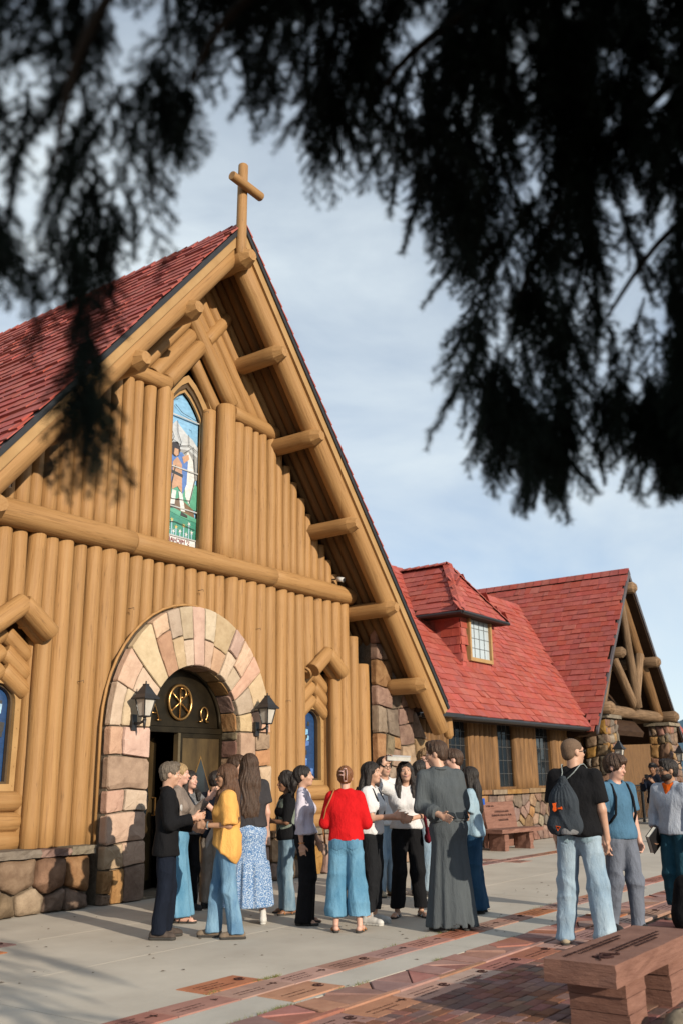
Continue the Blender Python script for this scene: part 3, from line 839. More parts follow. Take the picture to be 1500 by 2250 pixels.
# --- roof structure: rake logs, boards, drip edge, purlins, soffit poles
for s, xe in ((1, 16.55), (-1, 4.1)):
    d = Vector((s, 0, -SL)).normalized(); pn = Vector((-s*SL, 0, -1)).normalized()       # along the slope and inwards below it
    L = abs(xe-X0)*nrm
    top = Vector((X0, YB, ZR))
    def slab(o0, o1, y0, y1, m, nm, l0=0.0, l1=L, par=ch):
        A = top + d*l0 + pn*o0; Bq = top + d*l1 + pn*o0; Cq = top + d*l1 + pn*o1; D = top + d*l0 + pn*o1
        # mitre at the ridge
        if l0 == 0.0:
            A = Vector((X0, 0, ZR - o0*nrm/1.0)); D = Vector((X0, 0, ZR - o1*nrm/1.0))
        mb = MB(); mb.prism([(A.x, A.z), (Bq.x, Bq.z), (Cq.x, Cq.z), (D.x, D.z)], y0, y1, fY); return mb.build(nm, m, par)
    slab(.0, .07, YB-.02, YB+.10, BLACKMETAL, 'drip_edge')
    slab(.072, .20, YB+.012, YB+.09, TANB, 'barge_board')
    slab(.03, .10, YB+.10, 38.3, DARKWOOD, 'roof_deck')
    c0 = top + Vector((0, .13, 0)) + pn*.42
    # rake log starts at the ridge line
    st = Vector((X0+s*.02, YB+.21, ZR-.30*nrm))
    log(st, st + d*(L-.05 if s > 0 else L), .175, .17, TAN, ch, 'rake_log', 600+s, wob=.03, n=18, cut=.0)
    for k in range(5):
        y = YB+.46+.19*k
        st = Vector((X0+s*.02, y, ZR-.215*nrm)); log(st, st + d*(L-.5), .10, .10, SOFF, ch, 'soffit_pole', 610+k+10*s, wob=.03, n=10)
for k, (x, z, r) in enumerate(((X0, 9.90, .185), (9.27, 8.53, .175), (8.26, 7.30, .175), (7.18, 5.98, .175), (6.16, 4.66, .185), (11.33, 8.56, .165), (12.35, 7.34, .165), (13.40, 5.96, .16), (14.62, 4.60, .16), (15.58, 3.24, .16))):
    ye = 9.20 if k == 0 else 9.32
    log((x, 10.75 if k < 9 else 10.2, z), (x, ye, z), r, r*.97, TAN, ch, 'purlin_log', 640+k, wob=.04, n=8, cut=.16)
log((17.0, 9.75, 2.78), (17.12, 9.75, 2.30), .12, .09, TAN, ch, 'hanging_log_end', 660, cut=.05)
mb = MB(); mb.box((16.4, 9.45, 2.70), (17.25, 9.95, 2.78)); mb.build('eave_return', BLACKMETAL, ch)
# cross on the ridge: a thing fixed to the church, its own logs
cr_t = put('ridge_cross', None, ch)
log((10.24, 9.38, 9.9), (10.27, 9.38, 11.66), .092, .085, TAN, cr_t, 'cross_post', 670, wob=.02)
log((9.84, 9.24, 11.16), (10.58, 9.24, 11.14), .078, .08, TAN, cr_t, 'cross_bar', 671, wob=.02)

# --- shingles: the largest 300 as single pieces, the rest joined
def shingle_mesh(w, l, t, m):
    V = [(0, 0, .004), (w, 0, .004), (w, l, .004), (0, l, .004), (0, 0, t), (w, 0, t), (w, l, .012), (0, l, .012)]
    return new_mesh('shingle', V, [(0, 3, 2, 1), (4, 5, 6, 7), (0, 1, 5, 4), (1, 2, 6, 5), (2, 3, 7, 6), (3, 0, 4, 7)], m)
SHW = [.16, .20, .25, .30, .36, .42]
SH = {(w, t): shingle_mesh(w-.006, .32, t, REDSH) for w in SHW for t in (.022, .028, .042)}
def shingles(parent, O, U, Vd, ulen, vlen, expo, rnd, inside, tagname='shingle', maxn=300):
    """O eave corner, U along the eave, Vd up the slope; inside(u,v) keeps a piece"""
    U, Vd = Vector(U).normalized(), Vector(Vd).normalized()
    N = U.cross(Vd).normalized()
    items = []
    rows = int(vlen/expo)
    for j in range(rows):
        u = -rnd.uniform(0, .4)
        while u < ulen:
            w = rnd.choice(SHW)
            if u+w > ulen+.01: w = max([q for q in SHW if u+q <= ulen+.01], default=0)
            if not w: break
            t = .042 if rnd.random() < .16 else rnd.choice((.022, .028))
            v = j*expo + rnd.uniform(-.012, .012)
            if inside(u+w/2, v+expo/2):
                P = Vector(O)+U*u+Vd*v
                pc = P+U*(w/2)+Vd*(expo/2)
                X, Y, W = project(pc)
                if W > 0 and -260 < X < 1760 and -300 < Y < 2400:
                    Rm = Matrix((U, Vd, N)).transposed().to_4x4()
                    tiltm = Matrix.Rotation(-.045+rnd.uniform(-.012, .012), 4, 'X')
                    inview = 0 < X < 1500 and 0 < Y < 2250
                    items.append((0 if inview else 1, W, Matrix.Translation(P+N*.018) @ Rm @ Matrix.Rotation(rnd.uniform(-.006, .006), 4, 'Z') @ tiltm, (w, t)))
            u += w
    items.sort(key=lambda q: (q[0], q[1]))
    for it in items[:maxn]:
        put(tagname, SH[it[3]], parent, it[2])
    mb = MB()
    for it in items[maxn:]:
        me = SH[it[3]]
        mb.add([it[2] @ v.co for v in me.vertices], [tuple(p.vertices) for p in me.polygons])
    if mb.V:
        o = mb.build('shingles_beyond', REDSHI, parent); o['kind'] = 'stuff'
rl = put('left_roof_slope', None, ch)
d = Vector((1, 0, SL)).normalized()
L = (X0-4.1)*nrm
shingles(rl, (4.1, YB-.03, ZR-SL*(X0-4.1)), (0, -1, 0), d, 0, L, .2, random.Random(2), lambda u, v: False)
O = Vector((4.1, 38.3, ZR-SL*(X0-4.1)))
shingles(rl, O, (0, -1, 0), d, 38.3-YB+.03, L, .225, random.Random(2), lambda u, v: u < 38.3-YB+.0, 'shingle')
mb = MB()      # right slope, seen edge on
dd = Vector((1, 0, -SL)).normalized()
for j in range(int((16.55-X0)*nrm/.25)):
    p = Vector((X0, YB-.03, ZR)) + dd*(.25*j)
    q = p + dd*.27; nn = Vector((SL, 0, 1)).normalized()
    a = [p+nn*.012, q+nn*.045, q+nn*.01, p]
    V = [tuple(v) for v in a]+[(v.x, 38.2, v.z) for v in a]
    mb.add(V, [(0, 1, 2, 3), (7, 6, 5, 4), (0, 4, 5, 1), (1, 5, 6, 2)])
o = mb.build('right_slope_shingle_courses', REDSHI, ch); o['kind'] = 'stuff'
# ridge caps
for k in range(0, 100):
    y = YB + .27*k
    if y > 30: break
    mb = MB()
    for s in (1, -1):
        dx = Vector((s, 0, -SL)).normalized()
        p0 = Vector((X0, y, ZR+.075)); p1 = p0+dx*.16; q0 = Vector((X0, y+.3, ZR+.045)); q1 = q0+dx*.16
        V = [p0, p1, q1, q0]; mb.add([tuple(v) for v in V]+[(v.x, v.y, v.z-.02) for v in V], [(0, 1, 2, 3), (7, 6, 5, 4), (0, 4, 5, 1), (1, 5, 6, 2)])
    mb.build('ridge_cap', REDSH, ch)

# --- wall lanterns (things of their own)
LGL = mat('lantern_glass', (.62, .58, .52), .25, (.50, .46, .41), 4, spec=.5)
def lantern(x, z, label, ytop=10.0, yw=10.06, sc=1.0, rot=0.0):
    sc *= .9
    t = thing('wall_lantern', label, 'lantern', (x, yw, z), rot, 'black lanterns fixed to the stonework')
    M0 = Matrix.Translation((x, yw, z)) @ Matrix.Rotation(rot, 4, 'Z') @ Matrix.Scale(sc, 4)
    def P(nm, mb, m, sm=False): return put(nm, new_mesh(nm, mb.V, mb.F, m, sm), t, M0)
    mb = MB(); mb.box((-.05, -.03, -.26), (.05, .02, -.02)); P('back_plate', mb, BLACKMETAL)
    mb = MB(); mb.tube([(0, -.02, -.15), (0, -.14, -.16), (0, -.25, -.12), (0, -.25, -.05)], [.018, .02, .022, .03], 8); P('arm', mb, BLACKMETAL, True)
    mb = MB(); mb.tube([(0, -.25, -.25), (0, -.25, -.2), (0, -.25, -.16), (0, -.25, -.1)], [.006, .02, .022, .03], 8); P('finial', mb, BLACKMETAL, True)
    def fr(r, zz): return [(r*math.cos(math.pi/4+k*math.pi/2), -.25+r*math.sin(math.pi/4+k*math.pi/2), zz) for k in range(4)]
    a, b_ = fr(.085, -.06), fr(.15, .20)
    mb = MB()
    for k in range(4): mb.tube([a[k], b_[k]], .011, 5)
    for q in (a, b_):
        for k in range(4): mb.tube([q[k], q[(k+1) % 4]], .012, 5)
    P('cage', mb, BLACKMETAL)
    a, b_ = fr(.078, -.055), fr(.143, .195)
    for k in range(4):
        mb = MB(); mb.add([a[k], a[(k+1) % 4], b_[(k+1) % 4], b_[k]], [(0, 1, 2, 3)]); P('glass_pane', mb, LGL)
    rr = [(.215, .195), (.215, .215), (.15, .27), (.085, .36), (.05, .40), (.05, .425), (.012, .43), (.010, .47)]
    mb = MB(); V = []
    for r, zz in rr: V += fr(r, zz)
    mb.add(V, [(i*4+k, i*4+(k+1) % 4, i*4+4+(k+1) % 4, i*4+4+k) for i in range(len(rr)-1) for k in range(4)]+[(3, 2, 1, 0), tuple(range(len(V)-4, len(V)))])
    P('roof_cap', mb, BLACKMETAL)
    return t
pl = px_Y(322, 1560, 9.81); pr = px_Y(590, 1578, 9.81)
lantern(pl[0], pl[2]-.03, 'black lantern with frosted panes left of the arched bronze door')
lantern(pr[0], pr[2]-.03, 'black lantern with frosted panes right of the arched bronze door')
def cctv(p, d, label):
    t = thing('security_camera', label, 'camera', p)
    mb = MB(); a = Vector(p); e = a+Vector(d).normalized()*.14
    mb.tube([a, e], .045, 10); put('housing', new_mesh('housing', mb.V, mb.F, mat('camera_white', (.7, .7, .7), .4), True), t)
    mb = MB(); mb.tube([e, e+Vector(d).normalized()*.012], .036, 10); put('lens', new_mesh('lens', mb.V, mb.F, BLACKMETAL), t)
    mb = MB(); mb.tube([a+Vector((0, .18, .0)), a], .015, 6); put('bracket', new_mesh('bracket', mb.V, mb.F, BLACKMETAL), t)
p = px_Y(741, 1272, 10.22); cctv(p, (.1, -1, -.25), 'small white security camera above the right end of the cross beam')
p = px_Y(2, 1059, 10.0); cctv(p, (.7, -.7, -.2), 'small dark security camera by the left edge above the cross beam')
# ================================================================== SIDE WING
wg = thing('side_wing', 'low log wing with red shingle roof, dormer and fieldstone wall', 'building', (22, 11, 0))
YE, ZE, WS = 10.2, 2.865, 1.24
YRG = 13.6; ZRG = ZE+WS*(YRG-YE)
rw = random.Random(77)
mb = MB(); mb.box((15.9, 11.06, 0), (27.5, 11.2, 3.6)); mb.build('back_wall', mat('dark_wall', (.05, .03, .018), .9), wg)
mb = MB(); mb.box((15.9, 17.0, 0), (27.5, 17.2, 3.0)); mb.build('rear_wall', TANB, wg)
wins = [(19.15, 20.05), (21.50, 22.45), (23.72, 24.72), (25.9, 26.6)]
x = 17.2; i = 0
while x < 27.3:
    w = rw.uniform(.19, .27)
    if any(a-.1 < x+w/2 < b_+.12 for a, b_ in wins): x += .06; continue
    log((x+w/2, 10.97, 1.24), (x+w/2, 10.97, 3.15), w/2*1.05, w/2, BROWNLOG, wg, 'wall_log', 700+i, n=10); i += 1; x += w
for a, b_ in wins:
    w = put('leaded_window', None, wg)
    mb = MB(); mb.box((a, 11.02, 1.30), (b_, 11.035, 3.2)); mb.build('pane', DARKGLASS, w)
    mb = MB()
    for (x0, x1, z0, z1) in ((a-.07, a, 1.24, 3.2), (b_, b_+.07, 1.24, 3.2), (a, b_, 1.24, 1.31)): mb.box((x0, 10.93, z0), (x1, 11.04, z1))
    mb.build('frame', BROWNLOG, w)
    mb = MB()
    for k in range(1, 4): mb.box((a+(b_-a)*k/4-.006, 11.005, 1.31), (a+(b_-a)*k/4+.006, 11.018, 3.2))
    for k in range(1, 6): mb.box((a, 11.0, 1.3+.32*k-.006), (b_, 11.004, 1.3+.32*k+.006))
    mb.build('lead_grid', mat('lead_came', (.09, .09, .09), .5), w)
lw = put('low_stone_wall', None, wg)
mb = MB(); mb.box((16.5, 10.83, 0), (24.75, 11.05, 1.16)); mb.box((24.75, 10.95, 0), (27.5, 11.05, 1.16)); mb.build('mortar_core', MORTAR, lw)
def fW(u, v, d): return (u, 10.79-d, v)
masonry(lw, [(17.0, 0), (24.8, 0), (24.72, 1.15), (17.0, 1.15)], seeds_in(17, 24.8, 0, 1.15, .36, .27, rw, .42), fW, [GRANITE_D[1], GRANITE_D[0], GRANITE_D[2], GRANITE_D[3], GRANITE_D[1]], rw, depth=.08, bulge=.04, joint=.016, aniso=1.2, name='stone', npts=12)
x = 17.0
while x < 25.0:
    w = rw.uniform(.4, .8)
    mb = MB(); q = rw.uniform(-.02, .02)
    mb.box((x+.005, 10.66+q, 1.15+rw.uniform(-.006, .006)), (x+w-.005, 10.96, 1.255+rw.uniform(-.008, .008))); mb.build('sill_stone', GRANITE_D[3], lw); x += w
# roof
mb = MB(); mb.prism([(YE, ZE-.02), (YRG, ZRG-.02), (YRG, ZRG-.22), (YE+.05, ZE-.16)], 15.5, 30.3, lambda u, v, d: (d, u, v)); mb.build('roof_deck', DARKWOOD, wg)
mb = MB(); mb.prism([(YRG, ZRG-.02), (2*YRG-YE, ZE-.02), (2*YRG-YE, ZE-.2), (YRG, ZRG-.22)], 15.5, 30.3, lambda u, v, d: (d, u, v)); mb.build('rear_roof', REDSHI, wg)
mb = MB(); mb.tube([(16.6, YE-.04, ZE-.07), (25.9, YE-.04, ZE-.07)], .06, 8); mb.build('gutter', BLACKMETAL, wg)
rs = put('front_roof_slope', None, wg)
PX, PZ, PS, PY = 29.55, 7.9, 1.33, 9.95                     # porch ridge x, z, slope, front plane
XE = 15.6
def in_wing(u, v):
    xx = XE+u; yy = YE+v/math.hypot(1, WS); zz = ZE+WS*(yy-YE)
    if xx < 16.2 and False: return False
    zp = PZ-PS*(PX-xx)                                       # porch slope above?
    if xx > 24 and zp > zz+.02: return False
    if roof_z(xx) > zz+.03 and xx < 17.2: return False
    # dormer footprint
    if 20.52 < xx < 22.2 and 11.25 < yy < 12.3: return False
    return True
shingles(rs, (XE, YE-.05, ZE-.03), (1, 0, 0), (0, 1, WS), 14.8, (YRG-YE)*math.hypot(1, WS), .215, random.Random(4), in_wing)
k = 0; xx = 17.0
while xx < 29.9:
    mb = MB(); mb.prism([(YRG-.13, ZRG-.10), (YRG, ZRG+.07), (YRG+.13, ZRG-.10), (YRG, ZRG+.04)], xx, xx+.34, lambda u, v, d: (d, u, v+(.02 if d > xx+.1 else 0))); mb.build('ridge_cap', REDSH, wg); xx += .31
# dormer
dm = put('dormer', None, wg)
DX0, DX1, DY, DZ0, DZ1 = 20.47, 22.27, 11.22, 4.10, 5.52
mb = MB(); mb.box((DX0+.02, DY+.03, DZ0-.2), (DX1-.02, 12.9, DZ1)); mb.build('dormer_wall', mat('red_wall', (.25, .03, .026), .7), dm)
def wallsh(P0, U, wlen, z0, z1, keep):
    U = Vector(U); N = Vector((U.y, -U.x, 0))
    zz = z0; j = 0
    while zz < z1-.02:
        u = -rw.uniform(0, .2)
        while u < wlen:
            w = rw.choice((.16, .2, .25, .3))
            a, b2 = max(u, 0), min(u+w-.006, wlen)
            if b2-a > .03 and keep((a+b2)/2, zz+.1):
                h = min(.27, z1-zz)
                p = Vector(P0)+U*a; q = Vector(P0)+U*b2
                V = [p+N*.035+Vector((0, 0, zz)), q+N*.035+Vector((0, 0, zz)), q+N*.008+Vector((0, 0, zz+h)), p+N*.008+Vector((0, 0, zz+h)), p+Vector((0, 0, zz)), q+Vector((0, 0, zz)), q+Vector((0, 0, zz+h)), p+Vector((0, 0, zz+h))]
                put('wall_shingle', new_mesh('wall_shingle', V, [(0, 1, 2, 3), (7, 6, 5, 4), (0, 4, 5, 1), (1, 5, 6, 2), (2, 6, 7, 3), (3, 7, 4, 0)], REDSH), dm)
            u += w
        zz += .21; j += 1
wallsh((DX0, DY, 0), (1, 0, 0), DX1-DX0, DZ0-.02, DZ1, lambda u, z: not (.30 < u < 1.55 and z > 4.28))
wallsh((DX0, 12.8, 0), (0, -1, 0), 12.8-DY, DZ0-.02, DZ1, lambda u, z: z > ZE+WS*((12.8-u)-YE)-.12)
mb = MB()
for (x0, x1, z0, z1) in ((20.80, 20.88, 4.33, 5.50), (21.92, 22.0, 4.33, 5.50), (20.88, 21.92, 4.33, 4.42), (20.88, 21.92, 5.42, 5.50)): mb.box((x0, DY-.09, z0), (x1, DY+.03, z1))
mb.build('window_frame', TANB, dm)
mb = MB(); mb.box((20.88, DY-.02, 4.42), (21.92, DY-.01, 5.42)); mb.build('window_pane', mat('painted_sky_glass', (.50, .56, .60), .15, (.42, .49, .53), 2, spec=.8), dm)  # pale base colour stands in for the reflected sky
mb = MB()
for k in range(1, 4): mb.box((20.88+.26*k-.005, DY-.035, 4.42), (20.88+.26*k+.005, DY-.022, 5.42))
for k in range(1, 4): mb.box((20.88, DY-.036, 4.42+.25*k-.005), (21.92, DY-.0215, 4.42+.25*k+.005))
mb.build('lead_grid', mat('grey_came', (.22, .24, .25), .5), dm)
# hipped dormer roof
e0, e1, ey, ez = DX0-.42, DX1+.25, 10.93, 5.47
pk = Vector((21.4, 12.02, 6.98)); bk = Vector((21.4, 13.75, 6.98))
A, B_, = Vector((e0, ey, ez)), Vector((e1, ey, ez))
A2, B2 = Vector((e0, 12.62, ez)), Vector((e1, 12.62, ez))
mb = MB(); mb.add([A, B_, pk, bk, A2, B2, A+Vector((0, 0, -.09)), B_+Vector((0, 0, -.09)), A2+Vector((0, 0, -.09)), B2+Vector((0, 0, -.09))],
                  [(0, 1, 2), (0, 2, 3, 4), (1, 5, 3, 2), (0, 6, 7, 1), (4, 8, 6, 0), (1, 7, 9, 5), (6, 8, 9, 7)])
mb.build('dormer_roof_deck', DARKWOOD, dm)
def tri_shingles(P0, U, Vd, ulen, vlen, inside, seed): shingles(dm, P0, U, Vd, ulen, vlen, .21, random.Random(seed), inside, 'roof_shingle', 400)
vd = (pk-(A+B_)/2); vl = vd.length; W_ = (B_-A).length; um = pk.x-A.x
tri_shingles(A+Vector((0, 0, -.02)), (1, 0, 0), vd, W_, vl, lambda u, v: um*(v/vl) < u < W_-(W_-um)*(v/vl), 51)
vd2 = Vector((pk.x-A.x, 0, pk.z-A.z)); vl2 = vd2.length
tri_shingles(Vector((A.x, 13.75, A.z-.02)), (0, -1, 0), vd2, 13.75-ey, vl2, lambda u, v: u < (13.75-ey)-(pk.y-ey)*(v/vl2) and (A.z+(pk.z-A.z)*v/vl2) > ZE+WS*((13.75-u)-YE)-.05, 52)
vd3 = Vector((pk.x-B_.x, 0, pk.z-B_.z)); vl3 = vd3.length
tri_shingles(Vector((B_.x, ey, B_.z-.02)), (0, 1, 0), vd3, 13.75-ey, vl3, lambda u, v: u > (pk.y-ey)*(v/vl3) and (B_.z+(pk.z-B_.z)*v/vl3) > ZE+WS*((ey+u)-YE)-.05, 53)
for (P, Q) in ((A, pk), (B_, pk), (pk, bk)):                     # hip and ridge caps
    n_ = int((Q-P).length/.26)
    for k in range(n_):
        p = P+(Q-P)*(k/n_); q = P+(Q-P)*((k+1.15)/n_)
        mb = MB(); side = (Q-P).cross(Vector((0, 0, 1))).normalized()*.13; up = Vector((0, 0, 1))
        V = [p+up*.10, p+side+up*.03, q+side+up*.01, q+up*.075, p-side+up*.03, q-side+up*.01]
        mb.add(V+[v-up*.02 for v in V], [(0, 1, 2, 3), (0, 3, 5, 4), (0, 6, 7, 1), (0, 4, 10, 6), (1, 7, 8, 2), (4, 5, 11, 10)]); mb.build('hip_cap', REDSH, dm)
mb = MB(); mb.tube([(e0-.02, ey-.03, ez-.05), (e1+.02, ey-.03, ez-.05)], .05, 8); mb.tube([(e0-.03, ey-.03, ez-.05), (e0-.03, 12.5, ez-.05)], .045, 8); mb.build('dormer_gutter', BLACKMETAL, dm)

# ================================================================== ENTRY PORCH
po = thing('entry_porch', 'steep red gabled porch with open log truss on stone pillars', 'porch', (PX, 10.5, 0))
hw = (PZ-2.75)/PS
pn_ = math.hypot(1, PS)
for s in (1, -1):
    d = Vector((s, 0, -PS)).normalized(); Ls = hw*pn_
    xa = PX+s*hw
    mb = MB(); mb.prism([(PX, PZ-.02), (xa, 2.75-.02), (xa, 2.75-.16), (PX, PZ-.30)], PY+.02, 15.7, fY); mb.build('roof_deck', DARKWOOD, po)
    mb = MB(); mb.prism([(PX, PZ+.03), (xa, 2.75+.03), (xa, 2.75-.10), (PX, PZ-.22)], PY-.03, PY+.03, fY); mb.build('drip_edge', mat('grey_drip_edge', (.10, .085, .09), .5), po)
sl = put('left_roof_slope', None, po)
d = Vector((1, 0, PS)).normalized()
def in_porch(u, v):
    xx = (PX-hw)+v/pn_; yy = 15.7-u; zz = 2.75+PS*(v/pn_)
    return yy > PY-.03 and (zz > ZE+WS*(yy-YE)-.02 if yy < YRG else True)
shingles(sl, (PX-hw-.04, 15.7, 2.70), (0, -1, 0), d, 15.7-PY+.04, hw*pn_, .215, random.Random(8), in_porch)
d2 = Vector((-1, 0, PS)).normalized()
mb = MB(); mb.prism([(PX, PZ+.01), (PX+hw, 2.76), (PX+hw, 2.72), (PX, PZ-.03)], PY, 15.7, fY); mb.build('right_slope_cover', REDSHI, po)
yy = PY-.03
while yy < 15.6:
    mb = MB(); mb.prism([(PX-.14, PZ-.09), (PX, PZ+.11), (PX+.14, PZ-.09), (PX, PZ+.07)], yy, yy+.33, fY); mb.build('ridge_cap', REDSH, po); yy += .3
YT = PY+.42
log((PX-2.5, YT, 3.42), (PX+3.25, YT, 3.42), .17, .18, GREYLOG, po, 'tie_beam_log', 801, cut=.1)
tp = Vector((PX, YT, 7.2))
log(tp+Vector((-.12, .0, 0)), Vector((PX-2.3, YT, 3.55)), .15, .17, GREYLOG, po, 'rafter_log', 802)
log(tp+Vector((.12, 0, .05)), Vector((PX+2.75, YT-.02, 3.45)), .16, .18, BROWNLOG, po, 'rafter_log', 803)
log(Vector((PX+.30, YT-.12, 3.58)), Vector((PX-1.7, YT-.12, 5.4)), .14, .14, GREYLOG, po, 'strut_log', 804)
log(Vector((PX+.32, YT-.10, 3.58)), Vector((PX+1.25, YT-.10, 5.35)), .14, .15, GREYLOG, po, 'strut_log', 805)
log(Vector((PX+.25, YT-.22, 3.58)), Vector((PX-.35, YT-.20, 6.9)), .14, .13, GREYLOG, po, 'strut_log', 806)
for k, (x_, z_, r_) in enumerate(((PX, 7.35, .19), (PX-1.62, 5.12, .17), (PX+1.62, 5.12, .18), (PX-2.95, 3.42, .18), (PX+2.95, 3.42, .18))):
    log((x_, 14.5, z_), (x_, PY-.22, z_), r_, r_, GREYLOG, po, 'purlin_log', 810+k, cut=.09)
rp_ = random.Random(3)
def pillar(x0, x1, y0, y1, z1, nm):
    p = put(nm, None, po)
    mb = MB(); mb.box((x0+.06, y0+.06, 0), (x1-.06, y1-.06, z1-.02)); mb.build('mortar_core', MORTAR, p)
    t = .10
    for (P, U, ln) in (((x0, y0), (1, 0), x1-x0), ((x0, y1), (0, -1), y1-y0), ((x1, y0), (0, 1), y1-y0)):
        f = lambda u, v, d, P=P, U=U: (P[0]+U[0]*u+U[1]*(d-.05+t*(1-v/z1)), P[1]+U[1]*u-U[0]*(d-.05+t*(1-v/z1)), v)
        for c_ in ashlar([(-.05, 0), (ln+.05, 0), (ln, z1), (0, z1)], -.08, ln+.08, -.05, z1+.05, .44, rp_, .05):
            put('stone', stone_mesh(c_, .1, .06*rp_.uniform(.7, 1.3), .012, rp_, f, rp_.choice(GRANITE_D), 'stone', smooth=True), p)
    mb = MB(); mb.box((x0-.1, y0-.1, z1), (x1+.1, y1+.1, z1+.1)); mb.build('cap_stone', GRANITE_D[2], p)
pillar(26.65, 27.6, 10.05, 10.7, 3.14, 'stone_pillar'); pillar(32.05, 33.05, 10.0, 10.65, 3.12, 'stone_pillar')
mb = MB(); mb.box((26.2, 14.4, 0), (33.5, 14.6, 7)); mb.build('rear_wall', BLACKVOID, po)  # blackened wall, the porch's inner shade is in its colour
mb = MB(); mb.box((28.8, 12.6, 2.30), (33.3, 12.75, 6.0)); mb.build('porch_shade_sheet', BLACKVOID, po)  # added dark sheet standing in for shade inside the porch
for k in range(16):
    log((30.6+.21*k, 13.1, .9), (30.6+.21*k, 13.1, 3.0), .105, .10, TAN, po, 'wall_log', 830+k, n=10)
mb = MB(); mb.box((32.5, 12.9, 1.2), (33.0, 12.98, 2.8)); mb.build('window_pane', DARKGLASS, po)
mb = MB(); mb.box((30.5, 12.95, 0), (34.2, 13.25, .95)); mb.build('low_wall', MORTAR, po)
masonry(po, [(30.5, 0), (34.2, 0), (34.2, .95), (30.5, .95)], seeds_in(30.5, 34.2, 0, .95, .45, .35, rp_), lambda u, v, d: (u, 12.93-d, v), GRANITE_D, rp_, depth=.05, bulge=.06, joint=.015, npts=10)
q_ = px_Y(1363, 1662, 9.70)
lantern(q_[0], q_[2], 'black lantern on the left stone pillar of the porch', yw=9.98, sc=1.1)
q_ = px_Y(1496, 1668, 9.65)
lantern(min(q_[0], 32.95), q_[2], 'black lantern on the right stone pillar of the porch', yw=9.93, sc=1.1)
fe = thing('iron_fence', 'black iron railing with thin bars behind the porch pillars', 'fence', (32.5, 11.6, 0))
mb = MB(); mb.box((29.2, 11.58, 1.2), (35.6, 11.62, 1.24)); mb.build('top_rail', BLACKMETAL, fe)
mb = MB(); mb.box((29.2, 11.58, .10), (35.6, 11.62, .14)); mb.build('bottom_rail', BLACKMETAL, fe)
mb = MB(); mb.box((29.2, 11.58, 1.02), (35.6, 11.62, 1.05)); mb.build('middle_rail', BLACKMETAL, fe)
bar = MB(); bar.box((-.011, -.011, .1), (.011, .011, 1.22)); barm = new_mesh('bar', bar.V, bar.F, BLACKMETAL)
for k in range(46): put('bar', barm, fe, Matrix.Translation((29.3+.14*k, 11.6, 0)))
post = MB(); post.box((-.04, -.04, 0), (.04, .04, 1.3)); pm = new_mesh('post', post.V, post.F, BLACKMETAL)
for x_ in (29.2, 31.4, 33.6, 35.6): put('post', pm, fe, Matrix.Translation((x_, 11.6, 0)))
# far red roof at the right edge
fr_ = thing('far_building', 'distant red roofed building at the right edge beyond the porch', 'building', (44, 14, 0))
mb = MB(); mb.prism([(36.5, 6.1), (42.5, .9+2.2), (42.5, 2.9), (36.5, 5.85)], 12.4, 22, fY); mb.prism([(36.5, 6.1), (33.8, 3.6), (33.8, 3.4), (36.5, 5.85)], 12.4, 22, fY); mb.build('roof', REDSHI, fr_)
mb = MB(); mb.box((34.2, 12.9, 0), (41.8, 21.5, 3.2)); mb.build('wall', BROWNLOG, fr_)

# ================================================================== GROUND
CONC = mat('concrete', (.57, .52, .445), .85, (.44, .395, .335), .9, bump=.25, bscale=9, spec=.25, bump2=.35, b2scale=55, detail=8, contrast=(.3, .7), dist=.01)
CONC2 = mat('concrete_band', (.55, .515, .455), .85, (.44, .41, .36), 1.2, bump=.3, bscale=20, spec=.25, bump2=.4, b2scale=70, detail=8, dist=.008)
SAND = [mat('red_sandstone', (.44, .205, .135), .88, (.35, .15, .098), 5, bump=.5, bscale=14, rnd=.16, hue=.012, spec=.2, bump2=.4, b2scale=80, dist=.012),
        mat('rose_sandstone', (.46, .25, .185), .88, (.37, .19, .14), 5, bump=.5, bscale=14, rnd=.14, hue=.012, spec=.2, bump2=.4, b2scale=80, dist=.012),
        mat('plum_sandstone', (.36, .175, .135), .88, (.28, .125, .098), 5, bump=.5, bscale=14, rnd=.16, hue=.012, spec=.2, bump2=.4, b2scale=80, dist=.012)]
BRICK = mat('paving_brick', (.23, .112, .085), .88, (.17, .08, .062), 9, bump=.5, bscale=25, rnd=.28, hue=.018, spec=.2, bump2=.4, b2scale=90, dist=.008)
ENGR = mat('engraved_letter_shadow', (.06, .03, .028), .9, spec=.05)
SOIL = mat('joint_soil', (.07, .055, .04), .95, (.04, .03, .022), 20, spec=.05)
S_ = 400.0
mb = MB(); mb.add([(-S_, -S_, -.03), (3*S_, -S_, -.03), (3*S_, S_*3, -.03), (-S_, S_*3, -.03)], [(0, 1, 2, 3)])
gr = struct(mb.build('ground', mat('dry_ground', (.20, .17, .11), .95, (.12, .115, .06), .3), None))
mb = MB()
